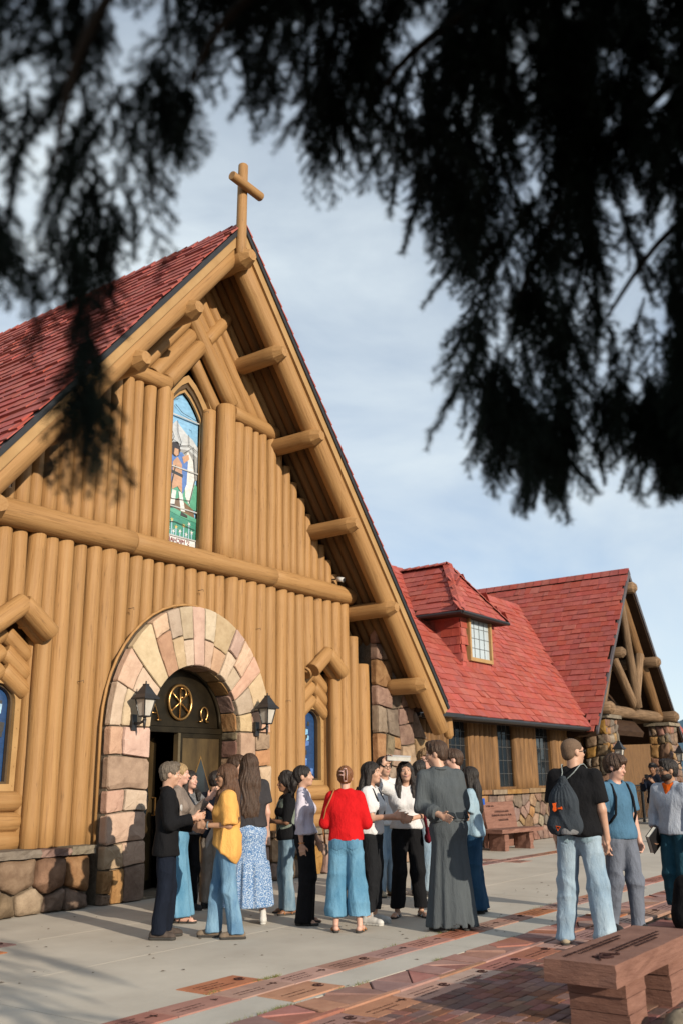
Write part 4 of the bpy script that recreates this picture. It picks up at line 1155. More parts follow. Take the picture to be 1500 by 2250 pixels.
# concrete plaza, poured in bays with thin joints
bays_x = [-6, -2.4, 1.2, 4.55, 8.35, 12.2, 16.0, 19.8, 23.6, 27.4, 31.2, 35.0, 40]
bays_y = [5.28, 6.95, 8.55, 10.75, 13.0]
pl_o = struct(put('plaza_paving', None, None))
for i in range(len(bays_x)-1):
    for j in range(len(bays_y)-1):
        m_ = MB(); g = .004
        m_.box((bays_x[i]+g, bays_y[j]+(g if j else 0), -.12), (bays_x[i+1]-g, bays_y[j+1]-g, 0.0)); m_.build('concrete_bay', CONC, pl_o)
for i in range(len(bays_x)-1):
    m_ = MB(); m_.box((bays_x[i]+.004, 4.57, -.12), (bays_x[i+1]-.004, 4.965, 0.0)); m_.build('concrete_band', CONC2, pl_o)
m_ = MB(); m_.box((-6, -4, -.10), (40, 13, -.022)); m_.build('bedding', SOIL, pl_o)
def cross_mark(x, y, s, M):
    q = MB(); q.box((-s*.5, -s*.07, 0), (s*.5, s*.07, .0016)); q.box((s*.08, -s*.3, .0002), (s*.22, s*.3, .0018)); return q
pm_ = {}
rg = random.Random(14)
def paver(x0, x1, y0, y1, m, z=.006, engr=None, name='engraved_paver'):
    q = MB(); j = .004
    a = [rg.uniform(-.004, .004) for _ in range(8)]
    V = [(x0+j+a[0], y0+j+a[1], -.05), (x1-j+a[2], y0+j+a[3], -.05), (x1-j+a[4], y1-j+a[5], -.05), (x0+j+a[6], y1-j+a[7], -.05)]
    dz = [z+rg.uniform(-.003, .003) for _ in range(4)]
    b0 = .006
    T = [(V[k][0]+(b0 if k in (0, 3) else -b0), V[k][1]+(b0 if k < 2 else -b0), dz[k]) for k in range(4)]
    S2 = [(V[k][0], V[k][1], dz[k]-.006) for k in range(4)]
    q.add(V+S2+T, [(0, 3, 2, 1), (0, 1, 5, 4), (1, 2, 6, 5), (2, 3, 7, 6), (3, 0, 4, 7), (4, 5, 9, 8), (5, 6, 10, 9), (6, 7, 11, 10), (7, 4, 8, 11), (8, 9, 10, 11)])
    o = q.build(name, m, pl_o)
    if engr:
        e = MB(); zt = max(dz)+.0012; w = x1-x0; h = y1-y0
        n_l = rg.choice((2, 3, 3))
        flip = engr
        for k in range(n_l):                                # worn, unreadable lines of lettering
            yy_ = y0+h*(.30+.18*k); u = x0+w*.12; end = x0+w*rg.uniform(.52, .68)
            while u < end:
                l = rg.uniform(.008, .022); hh = rg.uniform(.010, .017)
                e.box((u, yy_-hh/2, zt), (u+l*.35, yy_+hh/2, zt+.0008)); e.box((u+l*.35, yy_-hh*.5, zt), (u+l, yy_-hh*.25, zt+.0008))
                if rg.random() < .5: e.box((u+l*.75, yy_-hh*.25, zt), (u+l, yy_+hh*.5, zt+.0008))
                u += l+rg.choice((.006, .006, .016))
        cx, cy = x0+w*.83, (y0+y1)/2
        kind = rg.random()
        if kind < .55:
            e.box((cx-.055, cy-.007, zt), (cx+.055, cy+.007, zt+.0008)); e.box((cx+.012, cy-.035, zt+.0002), (cx+.026, cy+.035, zt+.001))
        elif kind < .85:
            pts = [(cx+.04*math.cos(t_), cy+.04*math.sin(t_), zt+.001) for t_ in [k*.55 for k in range(11)]]
            e.tube(pts, .0045, 4); e.box((cx-.012, cy-.02, zt), (cx+.012, cy+.015, zt+.0008))
        else:
            for k in range(4): e.box((cx-.03+.014*k, cy-.03+.008*k, zt), (cx-.022+.014*k, cy+.03-.01*k, zt+.0008))
        e.build('engraving', ENGR, o)
    return o
x = 3.1; k = 0
while x < 20:
    w = .62 if x < 13 else .8
    paver(x, x+w, 4.97, 5.275, SAND[rg.choice((0, 0, 1))] if x < 5.5 or x > 6.2 else SAND[1], engr=1); x += w; k += 1
# cross arms set into the plaza
def inset(x0, x1, y0, y1): paver(x0, x1, y0, y1, SAND[rg.choice((0, 2))], z=.008, engr=1)
inset(5.56, 6.20, 5.285, 5.62); inset(5.72, 6.34, 4.60, 4.96)
x = 4.4
for x in (4.4, 5.0, 5.6): inset(x, x+.6, 8.46, 8.76)
inset(5.28, 5.88, 8.14, 8.44)
x = 15.0
while x < 24: inset(x, x+.62, 8.56, 8.86); x += .62
inset(16.85, 17.35, 8.20, 8.54); inset(16.85, 17.35, 8.88, 9.22); inset(20.6, 21.1, 8.88, 9.2)
x = 12.3
# flagstone band
rf = random.Random(19)
fl_seeds = [(x0+rf.uniform(-.1, .1), 4.19+rf.uniform(.05, .34)) for x0 in np.arange(3.0, 16, .21)]
for p in voronoi([(3.0, 4.195), (16, 4.195), (16, 4.56), (3.0, 4.56)], fl_seeds, 1.0):
    if area(p) < .004: continue
    cx = sum(q[0] for q in p)/len(p); cy = sum(q[1] for q in p)/len(p)
    sh = [(cx+(u-cx)*(1-.011/max(.03, math.dist((u, v), (cx, cy)))), cy+(v-cy)*(1-.011/max(.03, math.dist((u, v), (cx, cy))))) for u, v in p]
    z = rf.uniform(.0, .014); tl = (rf.uniform(-.02, .02), rf.uniform(-.02, .02))
    q = MB(); n = len(sh)
    V = [(u, v, -.05) for u, v in sh]+[(u, v, z-.006) for u, v in sh]+[(cx+(u-cx)*.95, cy+(v-cy)*.95, z+tl[0]*(u-cx)+tl[1]*(v-cy)) for u, v in sh]
    q.add(V, [(k, (k+1) % n, n+(k+1) % n, n+k) for k in range(n)]+[(n+k, n+(k+1) % n, 2*n+(k+1) % n, 2*n+k) for k in range(n)]+[tuple(range(2*n, 3*n))])
    q.build('flagstone', rf.choice((SAND[0], SAND[2], SAND[2])), pl_o)
x = 3.0
while x < 16:
    w = rf.uniform(.35, .9); m_ = MB(); m_.box((x+.003, 4.145, -.05), (x+w-.003, 4.19, .016+rf.uniform(-.004, .004))); m_.build('edging_strip', SAND[0], pl_o); x += w
x = 3.2
while x < 17:
    paver(x, x+.61, 3.835, 4.14, SAND[rg.choice((1, 2, 1))], engr=1); x += .61
# rows of bricks; further off the paving is sandstone again
bm = {}
for v in range(4):
    q = MB(); a = [rf.uniform(-.0025, .0025) for _ in range(4)]
    q.add([(.003, .003, -.05), (.197, .003, -.05), (.197, .097, -.05), (.003, .097, -.05), (.003, .003, -.004+a[0]), (.197, .003, -.004+a[1]), (.197, .097, -.004+a[2]), (.003, .097, -.004+a[3]),
           (.009, .009, a[0]), (.191, .009, a[1]), (.191, .091, a[2]), (.009, .091, a[3])], [(0, 1, 5, 4), (1, 2, 6, 5), (2, 3, 7, 6), (3, 0, 4, 7), (4, 5, 9, 8), (5, 6, 10, 9), (6, 7, 11, 10), (7, 4, 8, 11), (8, 9, 10, 11)])
    bm[v] = new_mesh('brick', q.V, q.F, BRICK)
cand = []
for j in range(26):
    for i in range(46):
        x_ = 4.6+.2*i+(.1 if j % 2 else 0); y_ = 3.73-.1*(j+1)
        X, Y, W = project((x_+.1, y_+.05, 0))
        if 300 < X < 1700 and Y < 2420 and x_ < 12: cand.append((0 if (X < 1520 and Y < 2260) else 1, W, x_, y_))
for j in range(52):                                              # soldier course along the pavers
    x_ = 4.6+.1*j; X, Y, W = project((x_, 3.78, 0))
    put('brick', bm[j % 4], pl_o, Matrix.Translation((x_+.1, 3.732, .004)) @ Matrix.Rotation(math.pi/2, 4, 'Z'))
cand.sort()
for c_ in cand[:248]: put('brick', bm[rf.randrange(4)], pl_o, Matrix.Translation((c_[2], c_[3], .003+rf.uniform(-.002, .002))))
q = MB()
for c_ in cand[248:]:
    me = bm[rf.randrange(4)]; q.add([(v.co.x+c_[2], v.co.y+c_[3], v.co.z+.003) for v in me.vertices], [tuple(f.vertices) for f in me.polygons])
if q.V: o = q.build('bricks_beyond', mat('paving_brick_far', (.23, .112, .085), .88, (.17, .08, .062), 9, bump=.5, bscale=25, rnd=.28, hue=.018, island=True, spec=.2), pl_o); o['kind'] = 'stuff'
for j in range(5):
    for i in range(14):
        x0 = 9.85+.61*i; y0 = 3.72-.32*(j+1)
        paver(x0, x0+.6, y0, y0+.31, SAND[rg.choice((0, 1, 2))], engr=1 if rg.random() < .6 else None)
# tufts of grass in the joints
GR = mat('joint_grass', (.12, .14, .03), .8, (.20, .18, .05), 12)
q = MB()
for (xa, xb, y_) in ((7.0, 12, 5.285), (6.5, 11.5, 4.565), (5.6, 6.4, 5.29), (4.5, 6.5, 4.565)):
    for _ in range(46):
        cx = rg.uniform(xa, xb)
        if math.sin(cx*5.1)+math.sin(cx*2.3+1) < .35: continue
        for _ in range(9):
            x_, yq = cx+rg.gauss(0, .03), y_+rg.gauss(0, .008); h = rg.uniform(.008, .03); dx, dy = rg.gauss(0, .012), rg.gauss(0, .012)
            q.add([(x_-.003, yq, -.005), (x_+.003, yq, -.005), (x_+dx, yq+dy, h)], [(0, 1, 2)])
o = q.build('joint_grass', GR); o['kind'] = 'stuff'; tag(o, 'small tufts of grass in the paving joints', 'grass')

# ------------------------------------------------------------------ benches and rock
BEN = mat('bench_sandstone', (.275, .142, .105), .9, (.195, .095, .07), 4, (1, 1, 6), bump=.6, bscale=10, spec=.2, bump2=.4, b2scale=80, dist=.015)
rk = random.Random(40)
nb = thing('stone_bench', 'red sandstone slab bench without back at the lower right corner', 'bench', (6.7, 2.52, 0))
V, Fc = rough_block(5.90, 7.52, 2.30, 2.76, .29, .42, rk, .005, 9, 4, 3); put('seat_slab', new_mesh('seat_slab', V, Fc, BEN), nb)
for lx in (6.15, 6.98):
    for k in range(3):
        V, Fc = rough_block(lx+rk.uniform(-.015, .015), lx+.34+rk.uniform(-.015, .015), 2.34, 2.72, .097*k+.001, .097*(k+1)-.003, rk, .005, 3, 3, 2); put('leg_block', new_mesh('leg_block', V, Fc, BEN), nb)
e = MB()
for (yl, xa, xb) in ((2.665, 6.0, 6.95), (2.625, 6.15, 6.85), (2.50, 6.35, 7.3), (2.46, 6.35, 7.15), (2.42, 6.6, 7.0)):
    u = xa
    while u < xb:
        l = rk.uniform(.012, .032); hh = .024
        e.box((u, yl-hh/2, .4245), (u+.006, yl+hh/2, .4265)); e.box((u, yl-hh/2, .4246), (u+l, yl-hh*.2, .4266))
        if rk.random() < .6: e.box((u+l-.006, yl-hh/2, .4247), (u+l, yl+hh/2, .4267))
        u += l+rk.choice((.007, .007, .018))
e.tube([(6.06+.10*t_, 2.46+.055*math.sin(t_*5.5), .425) for t_ in np.linspace(0, 2.2, 16)], .006, 5); e.tube([(6.14+.06*math.cos(t_), 2.45+.045*math.sin(t_), .425) for t_ in np.linspace(0, 5, 14)], .007, 5); e.tube([(6.0, 2.43, .425), (6.08, 2.47, .425), (6.22, 2.50, .425)], .008, 5)
e.build('engraving', ENGR, nb)
def back_bench(x, y, ang, label, lines):
    M = Matrix.Translation((x, y, 0)) @ Matrix.Rotation(ang, 4, 'Z')
    t = thing('stone_bench', label, 'bench', (x, y, 0), ang, 'sandstone benches with backs along the wing')
    V, Fc = rough_block(-.85, .85, -.42, .10, .37, .45, rk, .01, 12, 4, 2); put('seat_slab', new_mesh('seat_slab', V, Fc, BEN), t, M)
    V, Fc = rough_block(-.62, .62, .10, .20, .05, 1.0, rk, .01, 10, 2, 7)
    V = [(a, b_+.20*max(0, c-.42), c) for a, b_, c in V]; put('backrest', new_mesh('backrest', V, Fc, BEN), t, M)
    for lx in (-.62, .40):
        V, Fc = rough_block(lx, lx+.16, -.32, .08, .0, .37, rk, .01, 3, 4, 4); put('leg', new_mesh('leg', V, Fc, BEN), t, M)
    e = MB()
    for k, (zl, a, b_) in enumerate(lines):
        u = a
        while u < b_:
            l = rk.uniform(.02, .04); yy_ = .10+.20*(zl-.42)-.018
            e.box((u, yy_, zl-.02), (u+.012, yy_+.004, zl+.02)); e.box((u, yy_+.0005, zl-.02), (u+l, yy_+.0045, zl-.006))
            u += l+rk.choice((.01, .01, .03))
    put('engraving', new_mesh('engraving', e.V, e.F, ENGR), t, M)
back_bench(19.95, 10.0, math.radians(-6), 'sandstone bench with engraved backrest against the fieldstone wall', ((.80, -.2, .35), (.72, -.35, .42), (.62, -.1, .30), (.92, -.5, -.2)))
back_bench(25.2, 10.35, math.radians(-38), 'farther sandstone bench at the end of the fieldstone wall', ((.82, -.3, .3), (.72, -.3, .3)))
def boulder(loc, r, m, label, seed):
    rnd = random.Random(seed); V, Fc = [], []
    n1_, n2 = 14, 9
    ph = [rnd.uniform(0, 6.28) for _ in range(6)]
    for j in range(n2+1):
        la = -math.pi/2+math.pi*j/n2
        for i in range(n1_):
            lo = 2*math.pi*i/n1_
            w = 1+.14*math.sin(2*lo+ph[0])+.10*math.sin(3*lo+ph[1]+2*la)+.08*math.sin(5*lo+ph[2])*math.cos(la)+rnd.uniform(-.05, .05)
            V.append((loc[0]+r[0]*w*math.cos(la)*math.cos(lo), loc[1]+r[1]*w*math.cos(la)*math.sin(lo), loc[2]+r[2]*w*math.sin(la)))
    for j in range(n2):
        for i in range(n1_): Fc.append((j*n1_+i, j*n1_+(i+1) % n1_, (j+1)*n1_+(i+1) % n1_, (j+1)*n1_+i))
    return tag(put('rock', new_mesh('rock', V, Fc, m, True)), label, 'rock')
q_ = px_ground(1500, 2262)
boulder((q_[0], q_[1], .02), (.17, .13, .085), GRANITE_D[2], 'rough grey fieldstone on the ground in front of the near bench', 3)
# hills far off
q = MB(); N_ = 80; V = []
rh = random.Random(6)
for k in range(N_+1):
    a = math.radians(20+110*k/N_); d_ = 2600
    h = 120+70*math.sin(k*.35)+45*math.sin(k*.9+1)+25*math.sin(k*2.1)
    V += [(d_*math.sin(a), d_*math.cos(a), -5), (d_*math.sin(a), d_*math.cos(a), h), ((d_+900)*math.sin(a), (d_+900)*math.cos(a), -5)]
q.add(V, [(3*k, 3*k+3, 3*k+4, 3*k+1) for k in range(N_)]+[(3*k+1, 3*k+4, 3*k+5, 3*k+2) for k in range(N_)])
struct(q.build('hills', mat('haze_blue_hills', (.07, .14, .20), .95, (.05, .10, .15), .004), None))  # distance haze is mixed into the hill colour

# dry bits of leaf and twig on the paving
DEB = mat('dry_leaf_bits', (.10, .065, .035), .9, (.06, .04, .022), 9)
q = MB()
for _ in range(110):
    x_, y_ = rg.uniform(4.8, 14), rg.uniform(4.6, 9.8); a_ = rg.uniform(0, 6.28); l_ = rg.uniform(.008, .03); w_ = l_*rg.uniform(.2, .5)
    q.add([(x_+l_*math.cos(a_), y_+l_*math.sin(a_), .004), (x_-w_*math.sin(a_), y_+w_*math.cos(a_), .009), (x_-l_*math.cos(a_), y_-l_*math.sin(a_), .004), (x_+w_*math.sin(a_), y_-w_*math.cos(a_), .007)], [(0, 1, 2, 3)])
o = q.build('leaf_litter', DEB); o['kind'] = 'stuff'; tag(o, 'scattered dry leaf bits on the concrete plaza', 'leaf litter')
# ================================================================== PEOPLE: smooth-blended volumes turned into skin
def v3(*a): return np.array(a, float)
def unit(a): a = np.asarray(a, float); return a/np.linalg.norm(a)
def rotz(a): c, s = math.cos(a), math.sin(a); return np.array([[c, -s, 0], [s, c, 0], [0, 0, 1.0]])
def rotx(a): c, s = math.cos(a), math.sin(a); return np.array([[1, 0, 0], [0, c, -s], [0, s, c]])
def roty(a): c, s = math.cos(a), math.sin(a); return np.array([[c, 0, s], [0, 1, 0], [-s, 0, c]])
class Vol:
    def __init__(s): s.ops = []
    def ell(s, c, r, R=None, k=.02, sub=False):
        c = np.asarray(c, float); r = np.asarray(r, float); m = r.max()
        def f(P):
            q = P-c
            if R is not None: q = q@R
            a = q/r; k0 = np.sqrt((a*a).sum(-1)); k1 = np.sqrt(((q/(r*r))**2).sum(-1))+1e-9
            return k0*(k0-1)/k1
        s.ops.append((f, c-m, c+m, k, sub)); return s
    def cone(s, a, b, ra, rb, k=.02, flat=None, sub=False, end=False):
        """tapered capsule; flat=(axis, f) squashes it along axis"""
        a = np.asarray(a, float); b = np.asarray(b, float); d = b-a; dd = max(d@d, 1e-9); m = max(ra, rb)
        def f(P):
            q = P-a
            if flat is not None:
                ax, fl = flat; q = q+np.multiply.outer(q@ax, ax)*(1/fl-1); d2 = d+ax*(d@ax)*(1/fl-1)
            else: d2 = d
            t = np.clip((q@d2)/max(d2@d2, 1e-9), 0, 1)
            e = q-t[..., None]*d2
            r_ = np.sqrt((e*e).sum(-1))-(ra+(rb-ra)*t)
            return np.maximum(r_, (P-b)@(d/math.sqrt(dd))) if end else r_
        s.ops.append((f, np.minimum(a, b)-m, np.maximum(a, b)+m, k, sub)); return s
    def fn(s, f, lo, hi, k=.02, sub=False): s.ops.append((f, np.asarray(lo, float), np.asarray(hi, float), k, sub)); return s
    def cut(s, p, n, lo=None, hi=None):
        """remove everything on the side n of point p (inside an optional box)"""
        p = np.asarray(p, float); n = unit(n); s.ops.append((('cut', p, n), lo, hi, 0, False)); return s
    def mesh(s, h):
        ad = [o for o in s.ops if not isinstance(o[0], tuple) and not o[4]]
        lo = np.min([o[1] for o in ad], 0)-.04; hi = np.max([o[2] for o in ad], 0)+.04
        n = np.ceil((hi-lo)/h).astype(int)+1
        F = np.full(n, .5, np.float32)
        ax = [lo[i]+h*np.arange(n[i]) for i in range(3)]
        for f, a, b, k, sub in s.ops:
            if a is None: i0, i1 = np.zeros(3, int), n
            else:
                i0 = np.clip(np.floor((np.asarray(a)-k-2*h-lo)/h).astype(int), 0, n); i1 = np.clip(np.ceil((np.asarray(b)+k+2*h-lo)/h).astype(int)+1, 0, n)
            if np.any(i1 <= i0): continue
            sl = tuple(slice(i0[q], i1[q]) for q in range(3))
            P = np.stack(np.meshgrid(*[ax[q][sl[q]] for q in range(3)], indexing='ij'), -1)
            if isinstance(f, tuple):
                F[sl] = np.maximum(F[sl], (P-f[1])@f[2]); continue
            d = f(P); A = F[sl]
            if sub: F[sl] = np.maximum(A, -d); continue
            if k > 0:
                g = np.clip(.5+.5*(A-d)/k, 0, 1); F[sl] = A*(1-g)+d*g-k*g*(1-g)
            else: F[sl] = np.minimum(A, d)
        return nets(F, lo, h)
def nets(F, lo, h):
    S = F < 0
    c = np.zeros(np.array(F.shape)-1, np.int8)
    for i in (0, 1):
        for j in (0, 1):
            for k in (0, 1):
                c += S[i:F.shape[0]-1+i, j:F.shape[1]-1+j, k:F.shape[2]-1+k]
    act = (c > 0) & (c < 8)
    idx = np.argwhere(act)
    ids = np.full(act.shape, -1, np.int32); ids[act] = np.arange(len(idx))
    cor = [(i, j, k) for i in (0, 1) for j in (0, 1) for k in (0, 1)]
    val = {q: F[idx[:, 0]+q[0], idx[:, 1]+q[1], idx[:, 2]+q[2]] for q in cor}
    acc = np.zeros((len(idx), 3)); cnt = np.zeros(len(idx))
    for q in cor:
        for axx in range(3):
            if q[axx]: continue
            q2 = list(q); q2[axx] = 1; q2 = tuple(q2)
            a, b = val[q], val[q2]; m = (a < 0) != (b < 0)
            t = np.where(m, a/np.where(m, a-b, 1), 0)
            p = np.array(q, float)[None, :].repeat(len(idx), 0); p[:, axx] = t
            acc[m] += p[m]; cnt[m] += 1
    V = (idx+acc/cnt[:, None])*h+lo
    Q = []
    for axx in range(3):
        o1, o2 = [(1, 2), (2, 0), (0, 1)][axx]
        s0 = [slice(None)]*3; s1 = [slice(None)]*3
        s0[axx] = slice(0, -1); s1[axx] = slice(1, None)
        A, B_ = S[tuple(s0)], S[tuple(s1)]
        e = np.argwhere(A != B_)
        if len(e) == 0: continue
        ok = (e[:, o1] > 0) & (e[:, o2] > 0) & (e[:, o1] < F.shape[o1]-1) & (e[:, o2] < F.shape[o2]-1)
        e = e[ok]; ins = A[e[:, 0], e[:, 1], e[:, 2]]
        def cell(d1, d2):
            w = e.copy(); w[:, o1] -= d1; w[:, o2] -= d2; return ids[w[:, 0], w[:, 1], w[:, 2]]
        q = np.stack([cell(1, 1), cell(0, 1), cell(0, 0), cell(1, 0)], 1)
        q[~ins] = q[~ins][:, ::-1]
        Q.append(q)
    return V, np.concatenate(Q)
def vnormals(V, Q):
    n = np.cross(V[Q[:, 2]]-V[Q[:, 0]], V[Q[:, 3]]-V[Q[:, 1]])
    N = np.zeros_like(V)
    for k in range(4): np.add.at(N, Q[:, k], n)
    return N/(np.linalg.norm(N, axis=1)[:, None]+1e-12)
def relax(V, Q, it=1, w=.5):
    for _ in range(it):
        A = np.zeros_like(V); c = np.zeros(len(V))
        for k in range(4):
            np.add.at(A, Q[:, k], V[Q[:, (k+1) % 4]]+V[Q[:, (k+3) % 4]]); np.add.at(c, Q[:, k], 2)
        V = V*(1-w)+A/c[:, None]*w
    return V
def fold(V, seed, f=(1, 1, 1), freq=18.0, n=5):
    """wandering creases in -1..1"""
    r = np.random.RandomState(seed); P = V*np.array(f)
    W = P+.035*np.stack([np.sin(P@r.normal(0, 9, 3)+r.rand()*6) for _ in range(3)], 1)
    t = np.zeros(len(V))
    for k in range(n):
        d = r.normal(0, 1, 3); d /= np.linalg.norm(d); t += np.sin(W@d*freq*(.7+.9*r.rand())+r.rand()*6.28)
    t /= n*.5
    return 1.15-1.9*np.abs(t)**.8

# ---- cloth and skin materials
def cloth(name, col, var=.78, rough=.9, sc=9.0): return mat('cloth_'+name, col, rough, tuple(c*var for c in col), sc, (1.3, 1.3, .6), bump=.75, bscale=9, spec=.12, bump2=.3, b2scale=240, dist=.035)
def denim(name, col, fade): return mat('denim_'+name, fade, .9, col, 5.5, (1.2, 1.2, .5), bump=.75, bscale=10, spec=.12, bump2=.35, b2scale=260, dist=.03, contrast=(.3, .7))
SKIN = dict(fair=mat('skin_fair', (.66, .40, .31), .5, (.58, .32, .24), 12, spec=.35, bump2=.08), light=mat('skin_light', (.58, .35, .25), .5, (.50, .28, .19), 12, spec=.35, bump2=.08),
            tan=mat('skin_tan', (.42, .235, .145), .5, (.35, .185, .11), 12, spec=.35, bump2=.08), brown=mat('skin_brown', (.27, .135, .078), .5, (.21, .10, .056), 12, spec=.35, bump2=.08))
def hairm(n, c): return mat('hair_'+n, c, .5, tuple(k*.45 for k in c), 4, (26, 26, 2.2), bump=.9, bscale=5, spec=.4, dist=.012)
HAIR = dict(dark=hairm('dark', (.022, .014, .011)), brown=hairm('brown', (.085, .042, .022)), chest=hairm('chestnut', (.14, .062, .028)), blonde=hairm('blonde', (.50, .33, .16)), grey=hairm('grey', (.20, .155, .115)),
            red=hairm('auburn', (.30, .115, .04)), dblond=hairm('dark_blond', (.28, .16, .07)), buzz=mat('hair_buzz', (.17, .105, .065), .8, (.11, .066, .04), 90))
EYEW = mat('eye_white', (.7, .68, .64), .3); IRIS = mat('iris_dark', (.02, .014, .01), .25); LIP = mat('lips', (.45, .17, .14), .45); TEETH = mat('teeth', (.8, .77, .7), .35)
GLASSM = mat('glasses_frame', (.02, .018, .016), .35)
RUB = mat('rubber_sole', (.05, .045, .04), .8); WSOLE = mat('white_sole', (.62, .6, .56), .7)
FR = .0085

def person(label, pos, H=1.7, face=0.0, sex='f', skin='light', hair=('long', 'brown'), top=None, bottom=None, shoes=None, R=None, Larm=None, feet=None, hyaw=0, hpitch=0, hroll=0,
           lean=(0, 0), res=.009, smile=False, glasses=False, beard=None, group='people gathered in front of the church', far=False, wide=1.0, extra=None, turn=None):
    gx, gy = pos
    T = unit((-gx, -gy, 0)); Rr = unit((cr[0], cr[1], 0)); Rr = unit(Rr-T*(Rr@T))
    a = math.radians(face); fd = math.cos(a)*T+math.sin(a)*Rr
    th = math.atan2(-fd[0], fd[1])
    t = thing('person', label, 'person', (gx, gy, 0), th, group)
    s = H/1.72
    M = Matrix.Translation((gx, gy, 0)) @ Matrix.Rotation(th, 4, 'Z') @ Matrix.Scale(s, 4)
    def P(nm, VQ, m): return put(nm, quad_mesh(nm, VQ[0], VQ[1], m), t, M)
    men = sex == 'm'
    sw = .172 if men else .152
    lx, ly = lean
    def up(z): k = np.clip((z-.95)/.5, 0, 1.4); return v3(lx*k, ly*k, 0)
    yax, xax = v3(0, 1, 0), v3(1, 0, 0)
    sh = {1: v3(sw, 0, 1.395)+up(1.4), -1: v3(-sw, 0, 1.395)+up(1.4)}
    if R is None: R = dict(u=(.10, -.02, -1), f=(.02, .12, -1))
    if Larm is None: Larm = dict(u=(-.10, -.02, -1), f=(-.02, .12, -1))
    arm = {}
    for sd_, A in ((1, R), (-1, Larm)):
        u_, f_ = unit(A['u']), unit(A['f'])
        el = sh[sd_]+u_*.285; wr = el+f_*.245
        arm[sd_] = (sh[sd_], el, wr, u_, f_, A.get('curl', .35), A.get('point', False), A.get('hint'))
    feet = feet or ((-.10, 0, -8), (.10, 0, 8))
    leg = {}
    for sd_, (fx, fy, fa) in ((-1, feet[0]), (1, feet[1])):
        hip = v3(.085*sd_, 0, .90); an = v3(fx, fy-.03, .085); kn = (hip+an)/2+v3(0, .035, .0)
        fdv = v3(math.sin(math.radians(fa)), math.cos(math.radians(fa)), 0)
        leg[sd_] = (hip, kn, an, fdv)
    hc = v3(0, .012, 1.605)+up(1.6)
    Rh = rotz(-math.radians(hyaw)) @ rotx(math.radians(hpitch)) @ roty(math.radians(hroll))
    def hp(x, y, z): return hc+Rh@v3(x, y, z)
    # ------------------------------------------------ skin: one continuous body
    B = Vol()
    B.cone((-.07, 0, .93), (.07, 0, .93), .10, .10, .05, (yax, .85)).cone((0, 0, .98), up(1.2)+v3(0, 0, 1.2), .115, .115, .05, (yax, .72))
    B.cone(v3(-.07, 0, 1.28)+up(1.28), v3(.07, 0, 1.28)+up(1.28), .105, .105, .05, (yax, .78)).cone(sh[-1]*.9+v3(0, 0, .14)*1, sh[1]*.9+v3(0, 0, .14), .05, .05, .05)
    B.cone(v3(0, -.012, 1.40)+up(1.4), hc+v3(0, -.02, -.07), .062 if men else .052, .055 if men else .046, .03)
    jw = .066 if men else .059
    B.ell(hp(0, -.012, .035), (.077, .098, .083), Rh, .02).ell(hp(0, .022, -.028), (jw, .07, .083), Rh, .03).ell(hp(0, .066, -.085), (.028, .024, .02), Rh, .03)
    B.cone(hp(0, .086, .012), hp(0, .108, -.020), .010, .015, .012).ell(hp(0, .090, -.052), (.026, .014, .013), Rh, .012)
    B.ell(hp(.035, .066, -.02), (.026, .022, .022), Rh, .02).ell(hp(-.035, .066, -.02), (.026, .022, .022), Rh, .02)
    B.ell(hp(0, .075, .034), (.052, .022, .014), Rh, .02)
    for q in (1, -1): B.ell(hp(.077*q, -.006, -.004), (.011, .022, .032), Rh, .008)
    for sd_ in (1, -1):
        S0, E0, W0, u_, f_, curl, point, hint = arm[sd_]
        am = 1.0 if men else .86
        B.cone(S0, E0, .048*am, .040*am, .03).cone(E0, W0, .041*am, .028*am, .02)
        hd = f_; hn = v3(*hint) if hint else (v3(0, 1, 0) if abs(hd[2]) > .75 else v3(0, 0, 1))
        tx = unit(hn-hd*(hn@hd)); pn_h = -np.cross(hd, tx)*sd_
        pc = W0+hd*.05
        B.cone(W0, W0+hd*.02, .027*am, .028*am, .012)
        B.cone(pc-tx*.018-hd*.01, pc+tx*.018-hd*.01, .027, .027, .012, (unit(pn_h), .55)).cone(pc-tx*.02+hd*.03, pc+tx*.02+hd*.03, .021, .021, .012, (unit(pn_h), .6))
        for k, (o_, ln) in enumerate(((.030, .072), (.010, .080), (-.010, .074), (-.029, .058))):
            cu_ = .04 if (point and k == 0) else (1.0 if point else curl+.06*k)
            b0 = W0+hd*.092+tx*o_
            a1 = math.radians(62*cu_); a2 = math.radians(135*cu_)
            m1 = b0+(hd*math.cos(a1)+pn_h*math.sin(a1))*ln*.55; e1_ = m1+(hd*math.cos(a2)+pn_h*math.sin(a2))*ln*.5
            B.cone(b0-hd*.015, m1, FR+.0015, FR, .004).cone(m1, e1_, FR, FR-.001, .003)
        tb = W0+hd*.035+tx*.026; tm_ = tb+unit(hd*.6+tx*.75+pn_h*.25)*.036; te = tm_+unit(hd*.9+tx*.25+pn_h*.3)*.03
        B.cone(tb, tm_, .012, .010, .01).cone(tm_, te, .010, .0085, .003)
    bare_leg = shoes and shoes.get('kind') in ('sandal', 'clog', 'white') or (bottom and bottom['hem'] > .13)
    if bare_leg:
        for sd_ in (1, -1):
            hip, kn, an, fdv = leg[sd_]
            if bottom and bottom['kind'] == 'pants': B.cone(hip, kn, .06, .045, .04)
            B.cone(kn if bottom['kind'] == 'pants' else kn*.6+an*.4, an, .046, .032, .02)
            if shoes['kind'] == 'sandal':
                B.cone(an+v3(0, 0, -.045)-fdv*.035, an+fdv*.12+v3(0, 0, -.055), .032, .030, .02)
                for k in range(5):
                    sd2 = v3(fdv[1], -fdv[0], 0)*sd_
                    o_ = (-.026+.0125*k); b0 = an+fdv*.13+sd2*o_+v3(0, 0, -.062); B.cone(b0, b0+fdv*(.045-.007*k*.9), .011 if k else .013, .009, .003)
